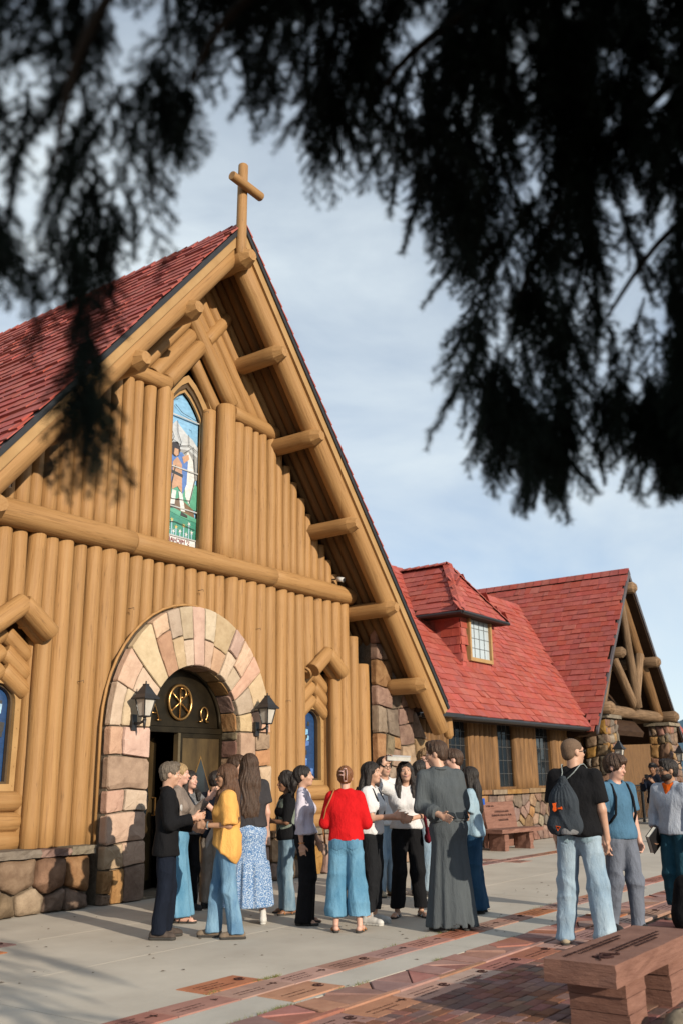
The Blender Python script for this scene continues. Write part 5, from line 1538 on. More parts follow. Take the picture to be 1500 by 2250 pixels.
    B.cut((0, 0, .004), (0, 0, -1))
    V, Q = B.mesh(res)
    V = relax(V, Q, 1, .35)
    P('body', (V, Q), SKIN[skin])
    # ------------------------------------------------ face
    if not far:
        def blob(nm, items, m, h=.0045):
            v = Vol()
            for c, r in items: v.ell(c, r, Rh, 0)
            P(nm, v.mesh(h), m)
        blob('eyes', [(hp(.031*q, .0825, .010), (.0145, .008, .0065)) for q in (1, -1)], EYEW)
        blob('irises', [(hp(.031*q, .0885, .010), (.0062, .0045, .006)) for q in (1, -1)], IRIS)
        v = Vol()
        for q in (1, -1): v.cone(hp(.016*q, .094, .030), hp(.046*q, .081, .031), .005, .0035, 0)
        P('eyebrows', v.mesh(.004), HAIR.get(hair[1], HAIR['dark']))
        if smile:
            v = Vol(); v.cone(hp(-.024, .086, -.047), hp(0, .099, -.054), .008, .011, .004).cone(hp(0, .099, -.054), hp(.024, .086, -.047), .011, .008, .004); P('lips', v.mesh(.004), LIP)
            v = Vol(); v.cone(hp(-.017, .095, -.049), hp(0, .1045, -.054), .005, .0065, .003).cone(hp(0, .1045, -.054), hp(.017, .095, -.049), .0065, .005, .003); P('teeth', v.mesh(.0035), TEETH)
        else:
            v = Vol(); v.cone(hp(-.020, .091, -.052), hp(.020, .091, -.052), .0055, .0055, .004).ell(hp(0, .098, -.053), (.018, .008, .008), Rh, .006); P('lips', v.mesh(.004), LIP)
        if glasses:
            g = MB()
            for q in (1, -1):
                g.tube([tuple(hp(.033*q+.022*math.cos(w_), .104-.002*abs(math.cos(w_)), .008+.017*math.sin(w_))) for w_ in [2*math.pi*k/12 for k in range(12)]], .0026, 5, closed=True)
                g.tube([tuple(hp(.055*q, .10, .012)), tuple(hp(.079*q, .05, .012)), tuple(hp(.081*q, -.012, .008))], .0026, 5)
            g.tube([tuple(hp(-.011, .108, .012)), tuple(hp(.011, .108, .012))], .0026, 5)
            put('glasses', new_mesh('glasses', g.V, g.F, GLASSM), t, M)
        if beard:
            v = Vol(); v.ell(hp(0, .026, -.050), (jw+.004, .074, .066), Rh, .02).ell(hp(0, .070, -.090), (.032, .027, .024), Rh, .02).cone(hp(-.028, .088, -.040), hp(.028, .088, -.040), .008, .008, .008)
            v.ell(hp(0, .088, -.010), (.05, .045, .028), Rh, 0, True).ell(hp(0, .105, -.053), (.015, .02, .005), Rh, 0, True)
            v.cut(hp(0, 0, -.022), Rh@v3(0, -.25, 1)); v.cut(hp(0, -.02, 0), Rh@v3(0, -1, 0)); P('beard', v.mesh(.006), HAIR[beard])
    # ------------------------------------------------ hair
    hk, hcn = hair[0], hair[1]
    Hm = HAIR[hcn]
    v = Vol()
    if hk != 'buzz':
        vol_ = dict(short=.010, long=.012, curly=.026, bun=.010, pony=.010, mop=.022)[hk]
        v.ell(hp(0, -.016, .040), (.079+vol_, .100+vol_, .086+vol_), Rh, .02)
        if hk in ('short', 'mop'):
            v.ell(hp(0, .035, .105), (.062, .058, .030+vol_*.5), Rh, .02).ell(hp(0, -.05, -.02), (.068+vol_*.6, .05+vol_*.6, .06), Rh, .02)
            if hk == 'mop': v.ell(hp(.02, .075, .085), (.05, .035, .028), Rh, .02).ell(hp(-.04, .06, .09), (.045, .04, .03), Rh, .02)
        if hk == 'curly':
            rr_ = random.Random(int(gx*1000))
            for k in range(34):
                th_, ph_ = rr_.uniform(0, 6.28), rr_.uniform(-.5, 1.5)
                d_ = v3(math.cos(th_)*math.cos(ph_), math.sin(th_)*math.cos(ph_), math.sin(ph_))
                if d_[1] > .45 and d_[2] < .62: continue
                v.ell(hp(*(d_*v3(.100, .115, .112)+v3(0, -.016, .034))), (.026, .026, .026), None, .012)
            ln_ = hair[2] if len(hair) > 2 else 0
            if ln_:
                for k in range(26):
                    x_, z_ = rr_.uniform(-.12, .12), rr_.uniform(-ln_, -.02); v.ell(hp(x_, -.055+rr_.uniform(-.035, .03), z_), (.032, .032, .036), None, .015)
        if hk in ('bun', 'pony'): v.ell(hp(0, -.05, -.005), (.072, .06, .07), Rh, .02)
        if hk == 'bun': v.ell(hp(.0, -.118, .035), (.042, .035, .06), Rh, .02)
        if hk == 'pony': v.ell(hp(0, -.115, .01), (.036, .035, .04), Rh, .02).cone(hp(0, -.13, 0), hp(0, -.15, -.2), .032, .022, .02).ell(hp(0, -.12, -.07), (.06, .04, .08), None, .03)
        v.ell(hp(0, .098, -.040), (.066, .062, .105), Rh, 0, True)
        v.ell(hp(0, .085, -.015), (.050, .040, .072), Rh, 0, True)
        if hk in ('short', 'mop', 'bun', 'pony'):
            v.cut(hp(0, -.02, -.062 if hk != 'bun' else -.05), Rh@v3(0, .15, -1), hp(0, 0, 0)-.16, hp(0, 0, 0)+.16) if hk != 'pony' else None
            for q in (1, -1): v.ell(hp(.088*q, .004, -.010), (.022, .028, .036), Rh, 0, True)
        if hk == 'long':
            ln_ = hair[2] if len(hair) > 2 else .34
            front = hair[3] if len(hair) > 3 else 0
            v.cone(hp(0, -.045, .0), hc+v3(0, -.085, -.17), .085, .095, .04, (yax, .75)).cone(hc+v3(0, -.09, -.15), hc+v3(0, -.118, -ln_), .118, .105, .04, (yax, .42))
            for q in (1, -1):
                v.cone(hp(.068*q, .0, .03), hp(.085*q, -.015, -.13), .034, .036, .02)
                if front: v.cone(hp(.086*q, -.012, -.10), hc+v3(.095*q, .055, -.17), .036, .034, .02).cone(hc+v3(.095*q, .055, -.17), hc+v3(.075*q, .095, -front), .036, .022, .02)
        V, Q = v.mesh(.0085 if not far else .012)
        N = vnormals(V, Q); L_ = V-hc
        an_ = np.arctan2(L_[:, 0], -L_[:, 1])
        amp = .0035 if hk != 'curly' else .002
        V = V+N*(amp*np.sin(an_*34+3*np.sin(V[:, 2]*19)+1.5*np.sin(an_*7))+.0025*np.sin(an_*13+V[:, 2]*30))[:, None]
        P('hair', (V, Q), Hm)
    else:
        v.ell(hp(0, -.014, .040), (.081, .102, .086), Rh, .02).ell(hp(0, -.05, -.015), (.070, .055, .06), Rh, .02)
        v.ell(hp(0, .100, -.045), (.068, .066, .108), Rh, 0, True)
        for q in (1, -1): v.ell(hp(.085*q, .006, -.008), (.02, .03, .038), Rh, 0, True)
        v.cut(hp(0, -.02, -.06), Rh@v3(0, .15, -1)); P('hair', v.mesh(.0085), Hm)
    # ------------------------------------------------ top
    if top:
        e = top.get('ease', .02); hem = top['hem']; sl = top['sleeve']; w = wide
        v = Vol()
        fl = top.get('flat', .74)
        ch_ = v3(0, 0, 1.29)+up(1.29)
        v.cone(ch_+v3(-.075*w, 0, 0), ch_+v3(.075*w, 0, 0), .108+e, .108+e, .04, (yax, fl+.04))
        v.cone(v3(0, 0, 1.22)+up(1.22), v3(0, top.get('hy', 0), hem+.04)+up(hem), (.138+e)*w, (top.get('hr', .135)+e)*w, .05, (yax, fl))
        for q in (1, -1): v.cone(sh[q]+v3(-.02*q, 0, -.008), v3(.03*q, -.01, 1.435)+up(1.43), .05+e*.45, .052+e*.3, .045)
        v.cone(v3(-.05, -.012, 1.425)+up(1.42), v3(.05, -.012, 1.425)+up(1.42), .055, .055, .04)
        if not men and top.get('bust', 1):
            for q in (1, -1): v.ell(ch_+v3(.068*q, .078, -.045), (.062+e*.4, .055+e*.4, .062), None, .05)
        for sd_ in (1, -1):
            S0, E0, W0, u_, f_, *_ = arm[sd_]
            am = 1.0 if men else .9; ea = top.get('ea', e*.7); r_e = top.get('cuff', .0)
            if sl <= 1:
                pe = S0+(E0-S0)*sl
                v2_r = .040*am+ea+r_e
                v.cone(S0, pe, .052*am+ea, v2_r, .03, None, False, True)
            else:
                pe = E0+(W0-E0)*(sl-1)
                v.cone(S0, E0, .052*am+ea, .046*am+ea, .03).cone(E0, pe, .047*am+ea, .034*am+ea*.8+r_e, .02, None, False, True)
            if top.get('puff'): v.ell(S0+(E0-S0)*.5, (.078, .078, .095), None, .03)
        if hem < 1.0:                                    # the garment hangs over the hips
            hv = .112 if men else .118
            if bottom and bottom['kind'] == 'pants': hv = bottom.get('hip', hv)
            g_ = .022+top.get('hang', 0)
            v.cone((-.062*wide, -.008, .95), (.062*wide, -.008, .95), hv+g_, hv+g_, .05, (yax, .88))
            if not men and hem < .93:
                for q in (1, -1): v.ell((.068*q, -.06, .90), (.085+g_, .07+g_, .10+g_), None, .05)
            if hem < .86: v.cone((-.07*wide, -.008, .84), (.07*wide, -.008, .84), hv+g_+.004, hv+g_+.004, .05, (yax, .92))
        nr = top.get('neck', .062)
        v.ell(v3(0, .02 if not top.get('vneck') else .06, 1.485)+up(1.46), (nr, nr*1.1, .052 if not top.get('vneck') else .11), None, 0, True)
        ht = top.get('tilt', 0); v.cut((0, 0, hem), (0, ht, -1), v3(-.32, -.32, hem-.35), v3(.32, .32, hem+(.24 if ht else 0)))
        V, Q = v.mesh(res+.0005)
        N = vnormals(V, Q)
        am_ = 1.35*top.get('wr', .006)
        zz = np.clip((1.36-V[:, 2])/.3, .25, 1)
        V = V+N*(am_*zz*fold(V, int(gx*977) % 9999, (1, 1, .6), 17))[:, None]
        if top.get('gather'):
            k_ = np.exp(-((V[:, 2]-hem-.03)/.05)**2); V = V-N*(k_*top['gather'])[:, None]
        V = relax(V, Q, 1, .3)
        to_ = P(top.get('name', 'shirt'), (V, Q), top['m'])
        if top.get('collar'):
            g = MB(); cz = v3(0, .0, 1.455)+up(1.45)
            pts = [tuple(cz+v3(.068*math.sin(w_), .070*math.cos(w_)-.012, .012-.03*max(0, math.cos(w_)))) for w_ in np.linspace(.35, 2*math.pi-.35, 16)]
            g.tube(pts, .016, 6); put('collar', new_mesh('collar', g.V, g.F, top['collar'], True), t, M)
    # ------------------------------------------------ bottom
    if bottom:
        bk = bottom['kind']; hem = bottom['hem']; v = Vol()
        wz = bottom.get('waist', 1.03)
        if bk == 'pants':
            r1, r2, r3 = bottom.get('r', (.092, .07, .07))
            hipw = bottom.get('hip', .112 if men else .118)
            v.cone((-.062*wide, -.008, .94), (.062*wide, -.008, .94), hipw, hipw, .05, (yax, .86)).cone((0, 0, .96), (0, 0, wz), hipw+.02, .128, .04, (yax, .78))
            if not men: 
                for q in (1, -1): v.ell((.068*q, -.06, .90), (.085, .07, .10), None, .05)
            for sd_ in (1, -1):
                hip, kn, an, fdv = leg[sd_]
                an2 = an+v3(0, 0, hem-.085)-v3(0, 0, .0)
                tt = (kn[2]-an2[2]); an2 = v3(an[0], an[1]+.01, hem-.03)
                v.cone(hip+v3(.004*sd_, -.008, -.01), kn, r1, r2, .035).cone(kn, an2, r2, r3, .03)
            v.cut((0, 0, wz), (0, 0, 1), v3(-.3, -.3, wz), v3(.3, .3, wz+.2)); v.cut((0, 0, hem), (0, 0, -1), v3(-.6, -.6, hem-.2), v3(.6, .6, hem))
            V, Q = v.mesh(res+.0005)
            N = vnormals(V, Q)
            kz = .35+.65*np.exp(-((V[:, 2]-.48)/.14)**2)+.7*np.exp(-((V[:, 2]-hem-.05)/.09)**2)+.4*np.exp(-((V[:, 2]-.85)/.08)**2)
            V = V+N*(1.3*bottom.get('wr', .006)*kz*fold(V, int(gy*991+7) % 9999, (.75, .75, 1.0), 17))[:, None]
            V = V+N*(.005*fold(V, int(gy*313+3) % 9999, (1.3, 1.3, .22), 24)*np.clip((.9-V[:, 2])*2.5, 0, 1))[:, None]
        else:
            r0, r1 = bottom['r']; pl_ = bottom.get('pleat', .05); np_ = bottom.get('n', 11); tier = bottom.get('tier'); ex = bottom.get('flat', .82)
            cx0, cy0 = bottom.get('off', (0, 0)); lean2 = bottom.get('sway', (0, 0))
            sd0 = int(gx*613) % 97
            def f(Pp):
                x_, y_, z_ = Pp[..., 0]-cx0, Pp[..., 1]-cy0, Pp[..., 2]
                tt = np.clip((wz-z_)/(wz-hem), 0, 1)
                x_ = x_-lean2[0]*tt; y_ = y_-lean2[1]*tt
                an_ = np.arctan2(y_/ex, x_); rho = np.hypot(x_, y_/ex)
                hipb = .035*np.exp(-((z_-.92)/.09)**2)
                r_ = r0+(r1-r0)*tt**bottom.get('pow', .9)+hipb
                am = pl_*np.clip(tt-.08, 0, 1)
                if tier: am = np.where(z_ < tier, pl_*.9*(.5+.5*np.clip((tier-z_)*8, 0, 1)), am*.25); r_ = np.where(z_ < tier, r_+.018, r_)
                r_ = r_+am*(.55*np.sin(np_*an_+1.3*np.sin(2*an_+sd0)+.8*np.sin(3*z_))+.45*np.sin((np_*1.7)*an_+sd0+2*np.sin(an_)))
                return (rho-r_)*.6
            rm = max(r0, r1)+pl_+.06
            v.fn(f, (-rm+min(0, cx0+lean2[0]), -rm+min(0, cy0+lean2[1]), hem), (rm+max(0, cx0+lean2[0]), rm+max(0, cy0+lean2[1]), wz), 0)
            v.cut((0, 0, wz), (0, 0, 1), (-.6, -.6, wz), (.6, .6, wz+.3)); v.cut((0, 0, hem), (0, 0, -1), (-.9, -.9, hem-.3), (.9, .9, hem))
            v.ell((0, 0, hem), ((r1+cx0)*.85, r1*.7, .10), None, 0, True)
            V, Q = v.mesh(res+.001)
        V = relax(V, Q, 2, .4)
        if bottom.get('pockets'):                                # patch pockets on the seat
            N = vnormals(V, Q)
            for q_ in (1, -1):
                c_ = V[Q].mean(1); sel = (np.abs(c_[:, 0]-.082*q_) < .058) & (c_[:, 2] > .84+.12*np.abs(c_[:, 0]-.082*q_)*4) & (c_[:, 2] < .955) & (c_[:, 1] < -.02)
                qs = Q[sel]
                if len(qs):
                    un, inv = np.unique(qs, return_inverse=True); P('back_pocket', (V[un]+N[un]*.006, inv.reshape(-1, 4)), bottom['pockets'])
        P(bottom.get('name', 'trousers' if bk == 'pants' else 'skirt'), (V, Q), bottom['m'])
        if bottom.get('belt') and top:
            e_ = top['ease']+.016; zb_ = bottom['belt'][0]; v = Vol()
            v.cone(v3(0, 0, 1.22)+up(1.22), v3(0, 0, top['hem']+.04)+up(top['hem']), (.138+e_)*wide, (top.get('hr', .135)+e_)*wide, .05, (yax, top.get('flat', .74)))
            v.cone((-.062*wide, -.008, .95), (.062*wide, -.008, .95), .112+.034, .112+.034, .05, (yax, .88))
            v.cut((0, 0, zb_-.032), (0, 0, -1)); v.cut((0, 0, zb_+.032), (0, 0, 1)); P('sash', v.mesh(.009), bottom['belt'][1])
    # ------------------------------------------------ shoes
    if shoes:
        for sd_ in (1, -1):
            hip, kn, an, fdv = leg[sd_]
            side = v3(fdv[1], -fdv[0], 0)
            b0 = v3(an[0], an[1], 0)
            so = Vol()
            wd = .042 if men else .037
            hz = shoes.get('sole', .022)
            so.cone(b0-fdv*.055+v3(0, 0, hz*.5), b0+fdv*.15+v3(0, 0, hz*.5), wd*.85, wd*1.08, .01); so.cut((0, 0, hz), (0, 0, 1)); so.cut((0, 0, .001), (0, 0, -1))
            P('sole', so.mesh(.007), shoes.get('sm', RUB))
            u = Vol()
            if shoes['kind'] == 'sandal':
                for f_ in (.10, .0):
                    u.cone(b0+fdv*f_-side*.042+v3(0, 0, .02), b0+fdv*f_+v3(0, 0, .075 if f_ < .05 else .058), .009, .009, .006).cone(b0+fdv*f_+v3(0, 0, .075 if f_ < .05 else .058), b0+fdv*f_+side*.042+v3(0, 0, .02), .009, .009, .006)
                P('strap', u.mesh(.0055), shoes['m'])
            else:
                u.cone(b0-fdv*.045+v3(0, 0, .045), b0+fdv*.13+v3(0, 0, .036), wd*.95, wd*.95, .02).ell(b0+fdv*.155+v3(0, 0, .03), (wd*.98, wd*.98, .034), None, .02)
                if shoes['kind'] != 'clog': u.cone(b0-fdv*.03+v3(0, 0, .05), b0-fdv*.025+v3(0, 0, .115 if shoes['kind'] == 'white' else .10), wd*.95, wd*.92, .02)
                u.cone(b0+v3(0, 0, .07), b0+fdv*.08+v3(0, 0, .052), wd*.8, wd*.85, .02)
                u.cut((0, 0, hz-.003), (0, 0, -1)); P('shoe', u.mesh(.007), shoes['m'])
    def world(p): return M @ Vector(tuple(map(float, p)))
    return dict(t=t, M=M, s=s, arm=arm, sh=sh, hc=hc, hp=hp, up=up, world=world, P=P, leg=leg)
# ------------------------------------------------ the crowd
BLACK = cloth('black', (.011, .011, .013)); NAVY = cloth('dark_navy', (.010, .014, .026))
J_LIGHT = denim('light', (.20, .30, .41), (.41, .51, .59)); J_MID = denim('mid', (.07, .165, .30), (.24, .40, .54)); J_DARK = denim('dark', (.012, .045, .10), (.03, .085, .155)); J_TEAL = denim('teal', (.012, .055, .085), (.03, .09, .125))
J_CYAN = denim('cyan', (.075, .21, .34), (.17, .35, .50))
FLORAL = mat('cloth_floral', (.62, .70, .80), .9, (.06, .17, .38), 120, spec=.1, contrast=(.49, .60), detail=2)
WHITE = cloth('white', (.72, .71, .72), .93); LILAC = cloth('pale_lilac', (.62, .58, .68), .93)
def S(kind, m, **k): return dict(kind=kind, m=m, **k)
LEATHER = mat('tan_leather', (.40, .17, .055), .6, (.30, .12, .04), 9); DLEATH = mat('dark_leather', (.045, .025, .016), .6)
HIKE = mat('hiking_shoe', (.085, .062, .05), .85, (.05, .036, .03), 20); TAUPE = mat('taupe_suede', (.24, .18, .13), .9); WSHOE = mat('white_shoe', (.66, .64, .61), .7)
SNEAK = mat('dark_sneaker', (.03, .03, .033), .8); CREAM = mat('cream_shoe', (.50, .42, .30), .8)
down = dict(u=(.10, -.03, -1), f=(.03, .14, -1)); downL = dict(u=(-.10, -.03, -1), f=(-.03, .14, -1))

p1 = person('person in black jacket and dark trousers with short grey hair, facing right', (7.24, 7.51), 1.70, 88, 'm', 'light', ('short', 'grey'),
    dict(m=BLACK, name='jacket', hem=.80, sleeve=1.93, ease=.034, ea=.024, hr=.145, collar=BLACK, wr=.007), dict(kind='pants', m=NAVY, hem=.05, r=(.098, .082, .082)), S('shoe', HIKE, sole=.03),
    R=dict(u=(.18, .12, -1), f=(-.15, 1, .22), curl=.5), Larm=dict(u=(-.12, .15, -1), f=(.2, 1, -.25), curl=.6), hpitch=-6, feet=((-.09, .03, -12), (.10, -.03, 14)))
p2 = person('person with blonde hair, taupe sweater and flared denim skirt behind the black jacket', (8.12, 8.26), 1.71, 80, 'f', 'fair', ('bun', 'blonde'),
    dict(m=cloth('taupe', (.26, .21, .18)), name='sweater', hem=.98, sleeve=1.9, ease=.022, hr=.12), dict(kind='skirt', m=J_CYAN, hem=.07, r=(.125, .245), pleat=.022, n=7, waist=1.04, sway=(.02, .02), pow=1.3), S('sandal', DLEATH),
    R=dict(u=(.15, .1, -1), f=(-.1, 1, -.25), curl=.5), Larm=dict(u=(-.2, .5, -.8), f=(.2, .8, .75), curl=.1), feet=((-.1, .05, -5), (.1, .12, 10)), smile=True)
p3 = person('smiling person with dark hair in grey top pointing, by the bronze door', (8.88, 8.84), 1.64, 38, 'f', 'fair', ('long', 'dark', .32, .24),
    dict(m=cloth('grey_print', (.22, .22, .23), .4, sc=60), hem=.93, sleeve=.55, ease=.02, hr=.13), dict(kind='pants', m=BLACK, hem=.06, r=(.09, .075, .08)), S('shoe', SNEAK),
    R=dict(u=(.25, .3, -1), f=(-.3, .9, .3), curl=.5), Larm=dict(u=(-.55, .55, -.65), f=(-.25, .55, .85), point=True, hint=(0, 1, .2)), hyaw=-8, hpitch=4, smile=True, res=.01)
p4 = person('person in navy tee and loose khaki trousers standing in the doorway', (9.23, 8.72), 1.63, 150, 'm', 'light', ('short', 'dark'),
    dict(m=NAVY, hem=.88, sleeve=.62, ease=.028, hr=.14, cuff=.012), dict(kind='pants', m=cloth('khaki', (.40, .34, .29)), hem=.07, r=(.105, .092, .088), wr=.011), S('shoe', SNEAK, sole=.03), res=.011, R=dict(u=(.15, .2, -1), f=(-.3, .9, .2)), Larm=dict(u=(-.15, .2, -1), f=(.3, .9, .2)))
p5 = person('person in oversized orange tee and jeans with long brown hair, facing left', (7.56, 6.98), 1.67, -84, 'f', 'tan', ('long', 'chest', .42, .30),
    dict(m=cloth('orange', (.80, .42, .12), .88), hem=.80, tilt=.85, sleeve=.95, ease=.040, ea=.036, hr=.165, cuff=.018, wr=.014), dict(kind='pants', m=J_MID, hem=.05, r=(.092, .073, .085)), S('clog', TAUPE, sole=.025),
    R=dict(u=(.05, .15, -1), f=(-.35, .9, .15), curl=.6), Larm=dict(u=(-.12, -.05, -1), f=(.30, 1, .02), curl=.6), feet=((-.10, -.10, 10), (.10, .12, 20)), glasses=True, hpitch=-3)
p6 = person('person with brown hair hidden behind the long haired one, only the head showing', (9.50, 8.62), 1.82, 60, 'm', 'light', ('mop', 'brown'),
    dict(m=cloth('faded_blue', (.16, .22, .30)), hem=.88, sleeve=.6, ease=.03), dict(kind='pants', m=J_MID, hem=.06), S('shoe', SNEAK), res=.012, hyaw=10)
p7 = person('tall person from behind with waist length hair, charcoal tee and blue floral skirt', (8.42, 7.43), 1.80, 188, 'f', 'fair', ('long', 'brown', .47),
    dict(m=cloth('charcoal', (.050, .047, .052)), hem=.97, sleeve=.66, ease=.03, ea=.026, hr=.135, cuff=.012), dict(kind='skirt', m=FLORAL, hem=.17, r=(.145, .25), pleat=.022, n=13, waist=1.06, tier=.62), S('white', WSHOE, sm=WSOLE),
    R=dict(u=(.16, -.04, -1), f=(.0, .32, -1)), Larm=dict(u=(-.16, .1, -1), f=(.2, .9, -.1)), wide=1.08, feet=((-.14, 0, -8), (.16, .0, 10)))
p8 = person('half hidden person with dark curly hair, sage vest and jeans, arms folded', (9.28, 7.58), 1.59, -75, 'f', 'brown', ('curly', 'dark', .10),
    dict(m=BLACK, hem=.9, sleeve=1.0, ease=.028, hr=.14), dict(kind='pants', m=denim('worn', (.10, .18, .26), (.30, .40, .47)), hem=.05, r=(.092, .075, .085)), S('sandal', LEATHER), res=.011, R=dict(u=(.15, .2, -1), f=(-.8, .7, .1)), Larm=dict(u=(-.15, .2, -1), f=(.8, .7, .05), curl=.6))
p9 = person('person in pale long sleeved top and black trousers, dark hair tied back', (8.74, 6.86), 1.66, 82, 'f', 'light', ('pony', 'dark'),
    dict(m=LILAC, name='top', hem=.97, sleeve=1.93, ease=.008, ea=.010, hr=.122, vneck=True, wr=.004), dict(kind='pants', m=BLACK, hem=.03, r=(.095, .085, .098), waist=1.04, hip=.11), S('sandal', BLACK, sole=.03),
    R=dict(u=(.10, -.10, -1), f=(.02, .12, -1), curl=.3), Larm=dict(u=(-.10, .1, -1), f=(.1, .5, -1)), hpitch=6, lean=(0, -.03))
p10 = person('person in bright red sweater and wide blue trousers, auburn hair clipped up', (8.54, 6.17), 1.64, 176, 'f', 'fair', ('bun', 'red'),
    dict(m=cloth('red', (.62, .012, .015), .85), name='sweater', hem=.94, sleeve=1.5, ease=.034, ea=.026, hr=.145, wr=.006, gather=.008), dict(kind='pants', m=J_CYAN, hem=.16, r=(.100, .098, .120), waist=1.02, hip=.112, wr=.009, pockets=denim('cyan_pocket', (.06, .17, .29), (.14, .30, .44))), S('sandal', LEATHER),
    R=dict(u=(.28, .06, -1), f=(-.30, .95, .12)), Larm=dict(u=(-.28, .06, -1), f=(.30, .95, .12)), feet=((-.12, 0, -10), (.14, -.02, 12)))
p11 = person('person in white puff sleeved blouse and dark trousers reaching out a hand', (9.13, 6.24), 1.69, 70, 'f', 'light', ('long', 'dark', .22),
    dict(m=WHITE, name='blouse', hem=.95, sleeve=.82, ease=.028, ea=.02, hr=.135, puff=True, wr=.008), dict(kind='pants', m=cloth('washed_black', (.017, .018, .021)), hem=.14, r=(.098, .072, .06)), S('shoe', WSHOE, sm=WSOLE),
    R=dict(u=(.10, .25, -1), f=(-.10, 1, .10), curl=.5), Larm=dict(u=(-.1, .25, -1), f=(.1, 1, -.05)), hyaw=4, hpitch=2)
p12 = person('person with dark hair, glasses and white tee standing behind the raised book', (11.30, 7.50), 1.79, 30, 'm', 'light', ('mop', 'dark'),
    dict(m=WHITE, hem=.88, sleeve=.65, ease=.03, cuff=.012), dict(kind='pants', m=J_LIGHT, hem=.06, r=(.10, .085, .085)), S('shoe', CREAM), glasses=True, res=.011)
p13 = person('smiling person in white tee and black trousers holding a book overhead', (9.78, 6.19), 1.70, 6, 'f', 'light', ('long', 'dark', .40, .36),
    dict(m=WHITE, hem=.97, sleeve=.72, ease=.030, ea=.03, hr=.14, cuff=.014, wr=.008), dict(kind='pants', m=BLACK, hem=.10, r=(.096, .083, .082), waist=1.05, hip=.11), S('sandal', mat('silver_strap', (.5, .5, .5), .4, metal=.4), sole=.02),
    R=dict(u=(.78, .30, .32), f=(-.55, .05, .85), curl=.5, hint=(-1, 0, 0)), Larm=dict(u=(-.22, -.05, -1), f=(.75, .75, -.15), curl=.3), smile=True, hpitch=6, hroll=3, feet=((-.14, 0, -14), (.14, .02, 22)))
p14 = person('person with short dark hair in grey tee, back turned, behind the book holder', (11.62, 7.12), 1.74, 150, 'm', 'tan', ('short', 'dark'),
    dict(m=cloth('pale_grey', (.36, .36, .36)), hem=.86, sleeve=.65, ease=.03, cuff=.012), dict(kind='pants', m=J_LIGHT, hem=.06, r=(.10, .082, .08)), S('shoe', SNEAK), res=.011)
p15 = person('person with curly dark blond hair and glasses in light blue tee, beside the robed one', (12.0, 7.24), 1.89, -12, 'm', 'fair', ('curly', 'dblond'),
    dict(m=cloth('light_blue', (.16, .32, .52)), hem=.86, sleeve=.65, ease=.03, cuff=.012), dict(kind='pants', m=BLACK, hem=.06, r=(.10, .08, .08)), S('shoe', SNEAK), glasses=True, res=.011)
ROBE = mat('cloth_grey_habit', (.098, .112, .122), .9, (.07, .081, .090), 5, (1.5, 1.5, .3), bump=.8, bscale=7, spec=.1, bump2=.35, b2scale=260, dist=.04)
p16 = person('person in long grey habit with dark sash, back turned, looking left', (9.15, 5.27), 1.89, 196, 'm', 'light', ('short', 'brown'),
    dict(m=ROBE, name='habit_top', hem=.98, sleeve=1.8, ease=.026, ea=.020, hr=.135, cuff=.016, wr=.010, collar=ROBE), dict(kind='skirt', name='habit_skirt', m=ROBE, hem=.035, r=(.15, .25), pleat=.026, n=9, waist=1.04, flat=.72, pow=1.15, belt=(1.03, cloth('sash', (.022, .028, .034)))), S('shoe', SNEAK),
    R=dict(u=(.18, .05, -1), f=(-.25, .9, .05)), Larm=dict(u=(-.14, -.14, -1), f=(.52, -.72, -.28), curl=.2), hyaw=-62, hpitch=-8, lean=(-.06, .03), wide=1.05, feet=((-.13, .0, -10), (.13, .03, 10)))
p17 = person('person with brown hair in black tee and black backpack, just right of the robed one', (10.93, 6.17), 1.86, -110, 'm', 'fair', ('short', 'brown'),
    dict(m=BLACK, hem=.86, sleeve=.65, ease=.034, cuff=.012), dict(kind='pants', m=J_DARK, hem=.06, r=(.10, .085, .085)), S('shoe', SNEAK), hyaw=-20, hpitch=-4, res=.010)
p18 = person('person in denim shirt and dark jeans hugging books, right of the grey habit', (10.46, 5.70), 1.63, -95, 'f', 'tan', ('long', 'dark', .36),
    dict(m=denim('shirt', (.20, .32, .42), (.36, .48, .56)), name='denim_shirt', hem=.90, sleeve=.75, ease=.03, ea=.03, hr=.15, cuff=.016, wr=.009), dict(kind='pants', m=J_DARK, hem=.05, r=(.105, .10, .125)), S('shoe', SNEAK),
    R=dict(u=(.1, .2, -1), f=(-.5, .9, .25), curl=.5), Larm=dict(u=(-.16, .18, -1), f=(.38, .9, .28), curl=.5), feet=((-.08, .0, 0), (.10, -.02, 5)))
p19 = person('person with buzz cut in black tee and pale baggy jeans, back turned', tuple(px_ground(1290, 2079)[:2]), 1.86, 166, 'm', 'light', ('buzz', 'buzz'),
    dict(m=BLACK, hem=.90, sleeve=.80, ease=.030, ea=.022, hr=.14, cuff=.016, wr=.009), dict(kind='pants', m=J_LIGHT, hem=.045, r=(.102, .090, .092), hip=.115, waist=1.0, wr=.008, pockets=denim('light_pocket', (.20, .31, .39), (.34, .45, .51))), S('shoe', CREAM),
    R=dict(u=(.16, .0, -1), f=(.05, .25, -1), curl=.35), Larm=dict(u=(-.18, .06, -1), f=(-.02, .3, -1)), hyaw=42, glasses=True, wide=1.05, feet=((-.19, .03, -14), (.17, -.02, 14)))
